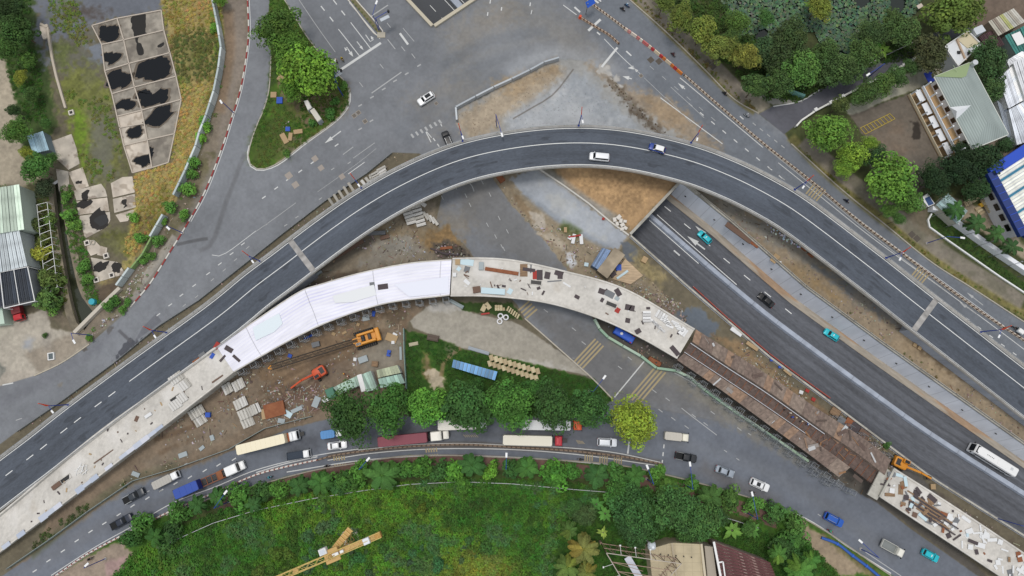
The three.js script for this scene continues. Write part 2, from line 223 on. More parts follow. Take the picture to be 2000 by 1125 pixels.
trail('681,172 680,205 662,230 595,280 540,322',1,[140,128,112],0.3,0.7);
// unpaved triangle north of the flyover
lay('891,214 1000,162 1075,122 1105,116 1140,118 1185,140 1215,180 1260,205 1345,262 1400,300 1340,300 1100,270 920,300 893,245',[148,148,146],0.4,0.6);
lay('895,225 1085,118 1100,135 1110,160 1030,210 985,230 960,262 920,280 898,250',[160,146,126],2,2,0.95);lay('960,160 1080,125 1090,140 1000,190',[158,136,106],2,2,0.7,0.3,4);
lay('985,232 1010,215 1120,140 1150,150 1180,190 1240,240 1260,262 1000,262',[152,157,163],2,1.5,0.95);lay('1000,240 1100,170 1150,200 1220,255 1050,262',[178,181,184],3,4,0.8,0.4,6);lay('1010,225 1060,195 1100,165 1115,160 1060,205 1000,240',[168,168,168],1.5,1.5,0.6,0.5,3);
trail('1002,232 1040,210 1080,185 1120,135',0.35,[92,86,80],0.15,0.7);
lay('1150,125 1180,135 1210,165 1300,190 1400,275 1420,310 1340,275 1250,215 1190,165',[144,130,112],1.5,2,0.9);lay('1190,145 1240,200 1290,250 1320,275 1290,268 1230,215 1185,160',[92,82,70],1,2.2,0.9,0.4,4);lay('1250,185 1330,215 1350,240 1330,255 1280,225',[150,130,104],2,2,0.8);
lay('1165,128 1185,132 1205,150 1214,168 1204,168 1195,150 1172,142',[172,170,166],0.4,1.2,0.95);lay('1000,160 1090,113 1105,116 1060,128',[140,146,152],1,1,0.6);
// between the two viaducts
lay('560,575 600,531 775,416 800,395 850,395 850,440 905,475 925,503 882,507 800,513 700,533 592,575',[126,116,100],0.4,0.5);lay('720,430 800,450 870,440 905,475 860,490 800,470 740,480',[128,112,86],2,2,0.8);lay('820,470 870,440 905,470 900,490 840,490',[132,106,70],1.2,2,0.9);trail('600,535 730,465',2.4,[96,88,78],0.4,0.8);lay('740,470 800,455 830,490 740,520 700,520',[138,136,130],1.5,2,0.8,0.4,4);lay('560,575 650,535 700,530 610,570',[96,82,68],1,2,0.9,0.4,3);lay('770,400 800,415 812,445 800,442 785,430',[98,84,66],0.8,1,0.9);
lay('846,475 870,470 905,480 920,503 850,503',[78,72,66],0.6,1.2,0.85,0.5,2.5);trail('560,578 592,562 700,533',2,[62,54,46],0.8,0.7,0.3,3);trail('440,668 500,622 592,568',4,[58,50,42],0.8,0.9);
lay('960,342 1000,332 1052,326 1235,458 1210,490 1270,540 1340,640 1200,560 1110,530 1050,455 1000,402',[136,124,104],0.3,0.5);
lay('995,352 1020,335 1052,328 1227,461 1205,490 1150,466 1095,436 1030,385',[152,157,164],0.5,0.8);lay('1040,345 1110,390 1190,450 1180,470 1080,410',[170,170,166],2,2,0.55,0.8,4);trail('1020,375 1100,436 1190,485',1.6,[128,134,142],0.6,0.7,0.4,2);
lay('1080,322 1200,324 1330,353 1300,385 1232,455 1205,425 1150,395 1100,355',[164,134,98],0.8,1);lay('1110,330 1250,345 1290,370 1230,430 1150,380',[172,140,100],3,3,0.8,0.3,9);trail('1052,328 1100,358 1150,395 1205,428',2.2,[140,140,138],0.8,0.8,0.3,3);
lay('1000,375 1010,380 1070,445 1060,450 1015,410',[126,108,84],0.6,0.8,0.9);lay('1035,415 1065,420 1068,450 1045,448',[166,158,146],0.6,1.2,0.95);lay('1050,455 1075,455 1110,485 1100,490',[162,152,136],0.6,1,0.9);lay('1105,490 1125,495 1127,515 1115,525 1104,510',[176,176,178],0.4,0.8,0.95);lay('1108,503 1120,508 1122,516 1108,514',[190,194,200],0.3,0.4,0.95);trail('1095,440 1110,448 1130,460',3,[72,84,44],1,0.9,0.4,2);
lay('1213,475 1225,470 1245,485 1247,500 1238,512 1225,512 1218,500',[92,97,104],0.3,0.5,0.95);lay('1150,535 1330,600 1340,640 1240,600 1150,560',[124,112,96],1.5,1.5,0.9,0.5,3);lay('1240,490 1300,540 1290,560 1240,530',[150,136,96],1.5,2,0.9,0.3);
lay('1325,610 1370,600 1400,630 1405,645 1390,662 1360,645 1320,625',[98,106,116],0.6,1.5,0.95);lay('1390,655 1440,665 1560,760 1700,870 1720,900 1680,880 1540,775',[132,110,82],0.8,1,0.95);lay('1460,700 1500,725 1560,780 1530,775',[130,122,104],1,1.5,0.9,0.5,3);lay('1600,800 1690,855 1720,880 1650,860',[112,92,78],1,1.5,0.9,0.5,2);
lay('1690,870 1760,900 1830,960 1990,1080 1990,1125 1900,1050 1760,930',[86,84,82],0.8,1,0.95);lay('1830,960 2000,1075 2000,1110 1900,1030',[96,86,74],1,1.5,0.9,0.4,3);
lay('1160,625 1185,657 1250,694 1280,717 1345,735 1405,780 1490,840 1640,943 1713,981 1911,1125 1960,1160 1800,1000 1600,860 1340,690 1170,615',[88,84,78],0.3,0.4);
// strip between the flyover and the underpass
lay('1330,357 1425,391 1605,501 1782,633 2060,850 2060,915 2000,870 1725,675 1500,500',[144,130,110],0.3,0.3);lay('1335,360 1430,395 1560,475 1620,520 1600,530 1440,440',[128,126,120],1,2,0.9,0.3,4);lay('1510,510 1560,520 1620,560 1650,590 1600,570',[146,124,90],2,2,0.9,0.3,4);lay('1590,520 1660,545 1740,610 1760,640 1680,600',[118,120,122],1,2,0.9,0.4,4);lay('1690,650 1780,660 1830,700 1900,760 2000,840 1940,810 1800,720',[152,134,108],2,2,0.9,0.4,5);lay('1790,660 1850,700 1890,745 1870,740 1800,690',[116,100,78],0.6,1.4,0.9);lay('1760,770 2000,870 2000,900 1900,840',[110,104,92],1,1.5,0.6,0.5,3);
// building site south of the new viaduct
lay('60,1090 100,1003 308,843 457,727 582,657 650,626 750,594 880,577 832,600 800,627 790,645 792,790 640,817 560,838 451,881 351,918 263,943 175,1003 100,1058 20,1112',[122,107,90],0.3,0.4);
lay('500,730 650,640 780,600 800,625 720,690 620,720 540,780',[122,100,76],2,3,0.9,0.3,8);lay('600,700 700,690 680,730 620,740',[102,88,76],2,2,0.8,0.4,4);lay('690,690 760,640 790,660 790,730 700,730',[132,126,114],2,2,0.9,0.4,4);lay('540,760 620,745 640,790 580,820 540,800',[96,76,64],1.5,2.5,0.9,0.5,3);for (const t of ['500,790 600,735 700,685','505,770 590,720 680,675','300,860 360,840 420,815','310,885 400,850']) trail(t,1.3,[98,80,62],0.4,0.7,0.3,4);
lay('740,620 790,605 800,622 760,640',[92,80,66],0.5,1.6,0.8);lay('720,640 750,620 765,640 735,652',[142,128,108],0.6,1,0.8);trail('60,1085 175,990 263,935 351,905',2.2,[86,88,66],0.8,0.7,0.4,3);lay('280,900 420,830 470,800 480,830 380,880 300,920',[124,114,100],1.5,2,0.7,0.3,5);
lay('800,627 832,600 870,588 900,598 925,612 1000,628 1025,640 1120,706 1155,735 1120,728 1000,702 900,680 845,656 808,640',[156,151,140],0.25,0.25);lay('832,600 870,588 905,602 880,612 840,606',[178,176,172],0.8,1.2,0.8);lay('1050,705 1120,725 1100,726 1000,703',[184,182,178],0.8,1.2,0.6,0.4,3);
lay('792,645 845,656 900,680 1000,702 1120,730 1160,742 1197,780 1150,814 800,814 792,790',[50,78,28],0.3,0.6);lay('828,690 838,690 848,740 835,745 826,730',[136,114,82],0.6,1,0.8);lay('832,722 862,722 870,760 840,758',[184,170,148],0.5,1.2,0.95);trail('862,735 866,710 885,690 900,680',1.1,[124,108,76],0.3,0.85);lay('870,675 890,680 885,695 868,690',[120,116,104],1,1,0.6);lay('895,590 1000,592 1020,625 960,615 905,605',[50,70,32],0.3,0.6);
// south side
lay('-60,1175 108,1125 180,1080 240,1045 325,1006 420,970 500,948 615,918 700,904 800,890 1000,894 1213,909 1325,933 1400,953 1498,983 1580,1018 1740,1124 1850,1190 1850,1260 -60,1260',[60,92,32],0.4,0.4);
lay('108,1124 180,1082 250,1050 245,1070 262,1080 230,1115 200,1135 100,1135',[140,126,112],0.5,0.6);lay('205,1100 245,1085 250,1110 210,1130',[150,124,122],0.6,0.8,0.8);
trail('420,985 520,960 620,930 720,912 850,902 1000,906 1200,930 1330,958 1440,990 1520,1020',3.4,[112,84,78],0.25,0.95);trail('330,1020 500,978 700,938 900,926 1130,936 1330,985 1480,1030',2.6,[60,52,40],0.8,0.6,0.4,5);
lay('1555,1010 1600,1040 1700,1120 1640,1125 1560,1050',[148,132,110],0.6,0.8);lay('1590,1030 1740,1130 1760,1150 1700,1130',[112,104,66],0.8,1,0.8,0.4,2);lay('860,1090 1000,1085 1010,1130 850,1130',[98,96,44],3,4,0.8,0.4,6);lay('1070,985 1090,1010 1092,1035 1080,1030',[62,48,36],1,1,0.8);
// north-east side
lay('1230,-60 2060,-60 2060,640 2000,629 1897,562 1820,513 1725,436 1650,376 1545,281 1535,262 1482,222 1435,195 1375,135 1300,62',[66,72,44],0.2,0.2);lay(AA,[90,91,98],0.15);
trail('1236,-5 1300,58 1375,131 1435,190 1475,218',2.2,[112,104,64],0.5,0.9,0.2,2);trail('1250,-10 1310,48 1380,115 1440,175 1460,195',4.2,[124,116,108],0.4,0.9,0.2,3);
trail('1545,268 1600,325 1700,410 1780,470 1850,520 1960,590 2050,640',2.6,[122,114,66],0.6,0.9,0.2,2);trail('1568,275 1650,345 1740,412 1800,462 1870,512 2000,590',4.4,[130,122,112],0.5,0.9,0.2,3);
lay('1482,222 1510,207 1490,195 1440,165 1460,195',[144,136,122],0.4,0.5,0.9);lay('1480,185 1500,160 1530,190 1565,197 1510,207',[150,148,144],0.5,0.8,0.9);
lay('1640,215 1730,160 1780,140 1850,110 1860,125 1800,170 1720,200 1670,230',[160,158,142],0.3,0.4);lay('1660,225 1800,175 1830,260 1870,310 1790,380 1740,370 1700,330 1690,270',[106,98,88],0.4,0.6);lay('1690,270 1760,230 1800,290 1740,320',[112,98,84],2,2,0.9,0.5,4);lay('1730,310 1850,310 1830,370 1760,390',[84,80,74],2,3,0.9,0.4,5);lay('1780,240 1796,233 1800,250 1797,270 1784,273',[50,44,38],0.4,1,0.95);lay('1770,420 1812,400 1815,440 1840,470 1800,450',[112,102,86],1,1,0.9);
lay('1850,380 1960,420 2000,480 2060,520 2060,540 1990,500 1870,420',[150,138,118],0.6,0.6);lay('1815,420 1830,415 1990,545 2060,590 2060,620 1985,565 1812,440',[54,74,30],0.3);lay('1700,160 1720,150 1760,140 1640,205 1620,215',[64,80,36],0.5,0.8);lay('1830,-20 2060,-60 2060,120 1900,60',[110,96,84],0.5,0.8);lay('1900,280 2000,250 2060,260 2060,300 1950,310',[120,108,96],0.6,0.8);
// grain of the surface: fine, middle and broad
const d=new Uint8Array(TW*TH*4);
for (let j=0;j<TH;j++) for (let i=0;i<TW;i++){
const k=j*TW + i,x=GX0 + (i + 0.5)/TW*GW,z=GZ0 + (j + 0.5)/TH*GH,l0=0.3*gcol[3*k] + 0.59*gcol[3*k + 1] + 0.11*gcol[3*k + 2],sat=gcol[3*k + 1]>gcol[3*k]?1.12:0.94,r=lerp(l0,gcol[3*k],sat),g=lerp(l0,gcol[3*k + 1],sat),b=lerp(l0,gcol[3*k + 2],sat);
const green=g>b*1.35?1:0,soil=Math.min(1,Math.max(0,(r - b)/26)),rough=0.32 + 0.8*Math.max(green,soil*0.45);
const f=1 + rough*(0.10*(hash(i,j) - 0.5) + 0.20*(vn(x*1.7,z*1.7) - 0.5) + 0.24*(fbm(x*0.5,z*0.5,3) - 0.5)) + 0.16*(fbm(x*0.06,z*0.06,3) - 0.5) + 0.08*(fbm(x*0.25 + 40,z*0.25,2) - 0.5);
d[4*k]=Math.max(0,Math.min(255,r*f));d[4*k + 1]=Math.max(0,Math.min(255,g*f));d[4*k + 2]=Math.max(0,Math.min(255,b*f));d[4*k + 3]=255;
}
const t=new THREE.DataTexture(d,TW,TH,THREE.RGBAFormat);t.magFilter=THREE.LinearFilter;t.minFilter=THREE.LinearFilter;t.colorSpace=THREE.SRGBColorSpace;t.needsUpdate=true;
globalThis.__groundMap=t;
}
const M_ground=new THREE.MeshStandardMaterial({map:globalThis.__groundMap,roughness:0.95});
const guv=g=>{const p=g.attributes.position,u=g.attributes.uv;for (let i=0;i<p.count;i++) u.setXY(i,(p.getX(i) - GX0)/GW,(p.getZ(i) - GZ0)/GH);return g;};
const gsheet=(s,y,holes)=>guv(sheet(typeof s==='string'?ground(s):s,y,holes));
const gprism=(s,y0,y1)=>guv(prism(typeof s==='string'?ground(s):s,y0,y1));

// underpass outlines (surveyed at street level)
const UL=pts('1232,460 1347,562 1500,694 1600,768 1700,843 1818,931 2000,1045 2160,1148').map(([a,b])=>P(a,b));
const UR=pts('1330,357 1430,438 1500,500 1571,562 1725,675 1850,764 2000,870 2160,984').map(([a,b])=>P(a,b));
const underHole=[...UL,...[...UR].reverse()];
const northHole=ground('847,50 975,-36 865,-155 728,-77');
const CL=ground('102,358 112,440 125,520 137,585 150,630 165,645'),CR=ground('114,350 126,430 141,510 158,575 175,600 187,615');
const canalHole=[...CL,...[...CR].reverse()];
const clipX=GX0 + GW - 0.5;
const uh=underHole.map(([x,z])=>[Math.min(x,clipX),z]);
struct('ground',gsheet([[GX0,GZ0],[GX0,GZ0 + GH],[GX0 + GW,GZ0 + GH],[GX0 + GW,GZ0]],0,[uh,northHole,canalHole]),M_ground);
struct('terrain',sheet([[-2500,-2500],[-2500,2500],[2500,2500],[2500,-2500]],-0.02,[[[GX0,GZ0],[GX0,GZ0 + GH],[GX0 + GW,GZ0 + GH],[GX0 + GW,GZ0]]]),mat(0x5d6446,0.95));
struct('road_junction',gsheet(globalThis.__roads[0],0.03,[northHole]),M_ground);
struct('road',gsheet(globalThis.__roads[1],0.03),M_ground);
struct('alley',gsheet(globalThis.__roads[2],0.034),M_ground);
struct('traffic_island',gprism(globalThis.__island,0.0,0.14),M_ground);
// underpass, south mouth
const yFloor=px=>lerp(-7,-5,Math.min(1.3,Math.max(-0.2,(px - 1260)/740)));
const U3=(px,py)=>P3(px,py,yFloor(px));
function loft(L,R,thick,capY){// solid slab whose top runs between two polylines; uv = (along, across) metres
const n=L.length,pos=[],uv=[];let s=0;const q=(a,b,c,d,ua,ub,uc,ud)=>{pos.push(...a,...b,...c,...a,...c,...d);uv.push(...ua,...ub,...uc,...ua,...uc,...ud);};
const dn=(p,i)=>[p[0],capY?capY(i,p):p[1] - thick,p[2]];
for (let i=0;i + 1<n;i++){const a=L[i],b=L[i + 1],c=R[i + 1],d=R[i],l=Math.hypot((b[0] + c[0] - a[0] - d[0])/2,(b[2] + c[2] - a[2] - d[2])/2),w0=Math.hypot(d[0] - a[0],d[2] - a[2]),w1=Math.hypot(c[0] - b[0],c[2] - b[2]),s1=s + l;
q(a,d,c,b,[s,0],[s,w0],[s1,w1],[s1,0]);
if (thick||capY){const A=dn(a,i),B=dn(b,i + 1),C=dn(c,i + 1),D=dn(d,i);q(b,B,A,a,[s1,0],[s1,1],[s,1],[s,0]);q(d,D,C,c,[s,0],[s,1],[s1,1],[s1,0]);q(A,B,C,D,[s,0],[s1,0],[s1,w1],[s,w0]);if (!i) q(a,A,D,d,[0,0],[0,1],[w0,1],[w0,0]);if (i===n - 2) q(c,C,B,b,[0,0],[0,1],[w1,1],[w1,0]);}
s=s1;}
const g=new THREE.BufferGeometry();g.setAttribute('position',new THREE.Float32BufferAttribute(pos,3));g.setAttribute('uv',new THREE.Float32BufferAttribute(uv,2));g.computeVertexNormals();
return g;
}
const polyEven=(p,n)=>{const c=[0];for (let i=1;i<p.length;i++) c.push(c[i - 1] + Math.hypot(p[i][0] - p[i - 1][0],p[i][1] - p[i - 1][1]));return Array.from({length:n + 1},(_,k)=>{const s=c[c.length - 1]*k/n;let i=1;while (i<p.length - 1&&c[i]<s) i++;const t=(s - c[i - 1])/(c[i] - c[i - 1]);return [lerp(p[i - 1][0],p[i][0],t),lerp(p[i - 1][1],p[i][1],t)];});};
{
const n=40,L=polyEven(UL,n),R=polyEven(UR,n),fl=k=>lerp(-7,-4.6,k/n);
const L3=L.map(([x,z],k)=>[x,fl(k),z]),R3=R.map(([x,z],k)=>[x,fl(k),z]);
// the covered part behind the portal
const dx=L3[1][0] - L3[0][0],dz=L3[1][2] - L3[0][2],l=Math.hypot(dx,dz),back=p=>[p[0] - dx/l*26,-7,p[2] - dz/l*26];
struct('underpass_road',loft([back(L3[0]),...L3],[back(R3[0]),...R3],0.4),T_trenchAsphalt);
const T_lining=mapped(tex(512,64,(u,v)=>{const j=Math.abs(((u*16) % 1) - 0.5)<0.01?0.86:1;return tint([212,217,226],(0.9 + 0.14*tf(u,v,32,4,4))*j);},64,8),0.85);
const mkWall=(p3,sg,name)=>{// vertical wall from below the road to street level, 0.5 m thick, with a coping and a rail upstand
const p=[back(p3[0]),...p3],A=[],B=[];for (let i=0;i<p.length;i++){const a=p[Math.max(0,i - 1)],b=p[Math.min(p.length - 1,i + 1)],ddx=b[0] - a[0],ddz=b[2] - a[2],q=Math.hypot(ddx,ddz),under=i===0;const top=under?-1.4:0.02;A.push([p[i][0],top,p[i][2]]);B.push([p[i][0] - ddz/q*0.6*sg,top,p[i][2] + ddx/q*0.6*sg]);}
const fixA=A.slice(1),fixB=B.slice(1);
struct(name,sg>0?loft(fixA,fixB,7.6):loft(fixB,fixA,7.6),T_wall);
if (sg<0) struct('tilted_lining',loft(p3.map((q,i)=>[fixA[i][0] - (fixB[i][0] - fixA[i][0])*2.8,q[1] + 0.3,fixA[i][2] - (fixB[i][2] - fixA[i][2])*2.8]),fixA.map(q=>[q[0] + 0.02,-0.05,q[2] - 0.02]),0.12),T_lining);  // added sloping face, tilted so the wall band catches more light
const tun=[A[0],[A[1][0],-1.4,A[1][2]]],tunB=[B[0],[B[1][0],-1.4,B[1][2]]];struct('tunnel_wall',sg>0?loft(tun,tunB,6):loft(tunB,tun,6),T_concrete);
const up=fixA.map(q=>[q[0],0.02,q[2]]),upB=fixB.map((q,i)=>[lerp(fixA[i][0],q[0],0.75),0.02,lerp(fixA[i][2],q[2],0.75)]);const raise=h=>r=>[r[0],h,r[2]];
struct('underpass_coping',(sg>0?loft(up.map(raise(0.75)),upB.map(raise(0.75)),0.73):loft(upB.map(raise(0.75)),up.map(raise(0.75)),0.73)),T_concrete);
};
mkWall(L3,1,'underpass_wall');mkWall(R3,-1,'underpass_wall');
// right-hand kerb walk and drain channel
const inner=(a,b,d)=>{const q=Math.hypot(b[0] - a[0],b[2] - a[2]);return [a[0] + (b[0] - a[0])*d/q,a[1],a[2] + (b[2] - a[2])*d/q];};
const T_walk=mapped(tex(256,64,(u,v)=>{const k=tf(u,v,24,6,4);return mix3([156,148,136],[158,130,104],ss(0.42,0.6,tf(u,v + 0.3,5,2,3))*0.8).map(c=>c*(0.86 + 0.28*k));},60,3),0.9);
struct('underpass_kerb',loft(R3.map((p,i)=>{const q=inner(p,L3[i],3.5);return [q[0],q[1] + 0.22,q[2]];}),R3.map(p=>[p[0],p[1] + 0.22,p[2]]),0.22),T_walk);
struct('underpass_kerb',loft(L3.map(p=>[p[0],p[1] + 0.2,p[2]]),L3.map((p,i)=>{const q=inner(p,R3[i],0.9);return [q[0],q[1] + 0.2,q[2]];}),0.2),T_concrete);
// portal: headwall beam, cross beam set back in the mouth, roof slab
const a=[L3[0][0],0,L3[0][2]],b=[R3[0][0],0,R3[0][2]],ux=dx/l,uz=dz/l,off=(p,d,y)=>[p[0] + ux*d,y,p[2] + uz*d];
struct('tunnel_headwall',loft([off(a,-0.7,0.8),off(a,0,0.8)].map((p,i)=>p),[off(b,-0.7,0.8),off(b,0,0.8)],2.6),T_concrete);
struct('tunnel_roof',loft([back(L3[0]),off(a,-0.75,0)].map(p=>[p[0],-0.25,p[2]]),[back(R3[0]),off(b,-0.75,0)].map(p=>[p[0],-0.25,p[2]]),1.1),T_concrete);
// median barrier with a planted channel look: two low walls and a top
const med=pts('1272,422 1435,562 1500,615 1600,690 1700,763 1812,843 1999,963 2140,1056').map(([x,y])=>P3(x,y,yFloor(x) + 0.9));
const path=resample(med,4).map(p=>[p[0],p[1] - 0.9,p[2]]);
const path2=[[path[0][0] - ux*24,-7,path[0][2] - uz*24],...path];
struct('median_barrier',[sweep(path2,[[-0.85,0],[-0.55,0.9],[0.55,0.9],[0.85,0]])],T_wall);
const lampBits=new THREE.Group();lampBits.name='wall_drains';lampBits.userData.kind='structure';scene.add(lampBits);
for (let i=1;i<n;i+=3){const p=R3[i],q=inner(p,L3[i],0.9);part('drain_hole',box(0.5,0.2,0.3,q[0],fl(i)/2 + 0.2,q[2],-Math.atan2(dz,dx)),darkSteel,lampBits);}
}
// underpass, north mouth
{
const [A,B,B2,A2]=northHole,y=-6.6,f=[A,B,B2,A2];
struct('underpass_road',sheet(f,y),mat(0x4a4d52,0.9));
const seg=(p,q,h=0.7)=>{const dx=q[0] - p[0],dz=q[1] - p[1],L=Math.hypot(dx,dz),ox=dz/L,oz=-dx/L;return prism([p,q,[q[0] + ox*0.9,q[1] + oz*0.9],[p[0] + ox*0.9,p[1] + oz*0.9]],y - 0.2,h);};
const out=(p,q)=>{const c=[(A[0] + B2[0])/2,(A[1] + B2[1])/2],dx=q[0] - p[0],dz=q[1] - p[1],s=(dz*((p[0] + q[0])/2 - c[0]) - dx*((p[1] + q[1])/2 - c[1]));return s>0?seg(p,q):seg(q,p);};
for (const [p,q] of [[A,B],[A2,A],[B,B2],[B2,A2]]) struct('underpass_wall',out(p,q),mat(0xb9b2a0,0.9));
const mid=(p,q,t)=>[lerp(p[0],q[0],t),lerp(p[1],q[1],t)];
struct('median_barrier',prism([mid(A,B,0.46),mid(A2,B2,0.46),mid(A2,B2,0.54),mid(A,B,0.54)],y + 0.004,y + 1),T_wall);
const g=new THREE.Group();g.name='underpass_lane_marking';g.userData.kind='structure';scene.add(g);
for (const t of [0.06,0.23,0.42,0.58]) for (let k=0;k<(t===0.23?5:1);k++){const k0=t===0.23?k/5 + 0.06:0.02,k1=t===0.23?k0 + 0.1:0.98,a=mid(A,B,t),b=mid(A2,B2,t),p=mid(a,b,k0),q=mid(a,b,k1);part('line',beam([p[0],y + 0.03,p[1]],[q[0],y + 0.03,q[1]],0.16,0.012),paintW,g);}
}
// canal
{
struct('canal_water',sheet(canalHole,-1.1),new THREE.MeshStandardMaterial({color:0x2c3022,roughness:0.15}));
const T_bank=mapped(tex(256,64,(u,v)=>tint([122,114,98],0.75 + 0.5*tf(u,v,16,4,4)),30,4),0.95);
for (const [pl,sg] of [[CL,-1],[CR,1]]){const p=resample(pl,3);struct('canal_bank',sweep(p,sg<0?rect(0,1.9,-1.6,0.14):rect(-1.9,0,-1.6,0.14)),T_bank);}
}
// the finished flyover
const FH=pts('-100,1.8 0,2.4 300,4.2 580,5.8 900,6.8 1300,6.8 1550,6.3 1800,5.2 2000,4 2100,3.4').map(p=>p);
const hAt=(T,x)=>{let i=1;while (i<T.length - 1&&T[i][0]<x) i++;const t=(x - T[i - 1][0])/(T[i][0] - T[i - 1][0]);return lerp(T[i - 1][1],T[i][1],t);};
const edge3=(s,T,n,dy=0)=>{const c=new THREE.CatmullRomCurve3(pts(s).map(([x,y])=>{const h=hAt(T,x) + dy;const [X,Z]=P(x,y,h);return new THREE.Vector3(X,h - dy,Z);}),false,'centripetal');return c.getSpacedPoints(n).map(v=>[v.x,v.y,v.z]);};
const FO='-110,983 0,898 75,843 137,793 327,649 445,562 500,517 562,474 650,407 707,367 800,316 895,279 1000,256 1125,246 1225,252 1350,279 1420,305 1500,342 1550,370 1650,448 1727,509 1787,558 1911,654 2000,723 2110,810';
const FI='-110,1078 0,992 190,845 425,677 500,615 600,535 680,478 775,418 900,359 1000,335 1100,324 1200,328 1330,356 1425,391 1500,431 1605,501 1690,564 1782,635 2000,806 2110,890';
const fo=edge3(FO,FH,160,0.9),fi=edge3(FI,FH,160,0);
const fpath=fo.map((a,i)=>{const b=fi[i];return [(a[0] + b[0])/2,(a[1] + b[1])/2,(a[2] + b[2])/2];});
const FW=fo.reduce((s,a,i)=>s + Math.hypot(a[0] - fi[i][0],a[2] - fi[i][2]),0)/fo.length;
const nearest=(path,x,z)=>{let b=0,d=1e9;path.forEach((p,i)=>{const q=(p[0] - x) ** 2 + (p[2] - z) ** 2;if (q<d){d=q;b=i;}});return b;};
{
const g=thing('flyover','curved two lane flyover with fresh dark asphalt, concrete parapets and white lines','flyover'),W=FW/2;
const j0=nearest(fpath,...P(580,505,5.8)),j1=nearest(fpath,...P(1800,610,5.2));
part('deck',sweep(fpath,[[-W,-0.45],[-W,0],[W,0],[W,-0.45]]),T_concrete,g);
part('girder',sweep(fpath.slice(j0,j1 + 1).map(p=>[p[0],p[1] - 0.45,p[2]]),[[-2,-1.5],[-2.8,0],[2.8,0],[2,-1.5]]),T_concrete,g);
for (const [s,flip] of [[fpath.slice(0,j0 + 1),0],[fpath.slice(j1),1]]){const side=u=>s.map((p,i)=>{const a=s[Math.max(0,i - 1)],b=s[Math.min(s.length - 1,i + 1)],dx=b[0] - a[0],dz=b[2] - a[2],l=Math.hypot(dx,dz);return [p[0] - dz/l*u,p[1] - 0.46,p[2] + dx/l*u];});part('retaining_wall',loft(side(-W + 0.3),side(W - 0.3),0,(i,p)=>-0.1),T_wall,g);}
const road=part('road_surface',ribbonUp(fpath,-W + 0.5,W - 0.5,0.02,6),T_newAsphalt,g);
const par=[[-W,0],[-W,0.85],[-W + 0.28,0.85],[-W + 0.5,0.25],[-W + 0.5,0]];
part('parapet',sweep(fpath,par.map(q=>q)),T_deck,g);part('parapet',sweep(fpath,par.map(([u,v])=>[-u,v]).reverse()),T_deck,g);
for (const s of [-1,1]){part('handrail',sweep(fpath,rect(s*(W - 0.16) - 0.06,s*(W - 0.16) + 0.06,1.15,1.27)),steelGrey,g);for (let i=0;i<fpath.length;i+=2){const p=fpath[i],a=fpath[Math.max(0,i - 1)],b=fpath[Math.min(160,i + 1)],dx=b[0] - a[0],dz=b[2] - a[2],l=Math.hypot(dx,dz),u=s*(W - 0.16);part('rail_post',slab(0.1,0.34,0.1,p[0] - dz/l*u,p[1] + 0.85,p[2] + dx/l*u),steelGrey,g);}}
for (const u of [-W + 0.75,W - 0.75]) part('edge_line',ribbonUp(fpath,u - 0.09,u + 0.09,0.03),paintW,road);
const k0=nearest(fpath,...P(255,752,4));part('centre_line',ribbonUp(fpath.slice(k0),-1.02,-0.84,0.032),paintW,road);
{let s=0;for (let i=k0 - 1;i>0;i--){s+=Math.hypot(fpath[i][0] - fpath[i + 1][0],fpath[i][2] - fpath[i + 1][2]);const ph=s % 5.2;if (s>2&&ph<1.7) part('dash',ribbonUp([fpath[i],fpath[i + 1]],-1.04,-0.84,0.033),paintW,road);}}
for (const j of [j0,j1]) part('expansion_joint',ribbonUp([fpath[j],fpath[j + 1]].map((p,i)=>p).map((p,i,q)=>i?[lerp(q[0][0],p[0],0.7),lerp(q[0][1],p[1],0.7),lerp(q[0][2],p[2],0.7)]:p),-W + 0.55,W - 0.55,0.04),mapped(tex(64,256,(u,v)=>tint([168,166,164],0.72 + 0.4*tf(u,v,2,12,4)),3,12),0.9),g);
for (let k=0;k<=6;k++){const i=Math.round(lerp(j0 + 1,j1 - 1,k/6)),p=fpath[i],a=fpath[i - 1],b=fpath[i + 1],t=-Math.atan2(b[2] - a[2],b[0] - a[0]);if (k===3) continue;part('pier',[slab(1.6,p[1] - 2.0,3.4,p[0],0,p[2],t),box(1.9,0.8,4.4,p[0],p[1] - 2.35,p[2],t)],T_concrete,g);}
}
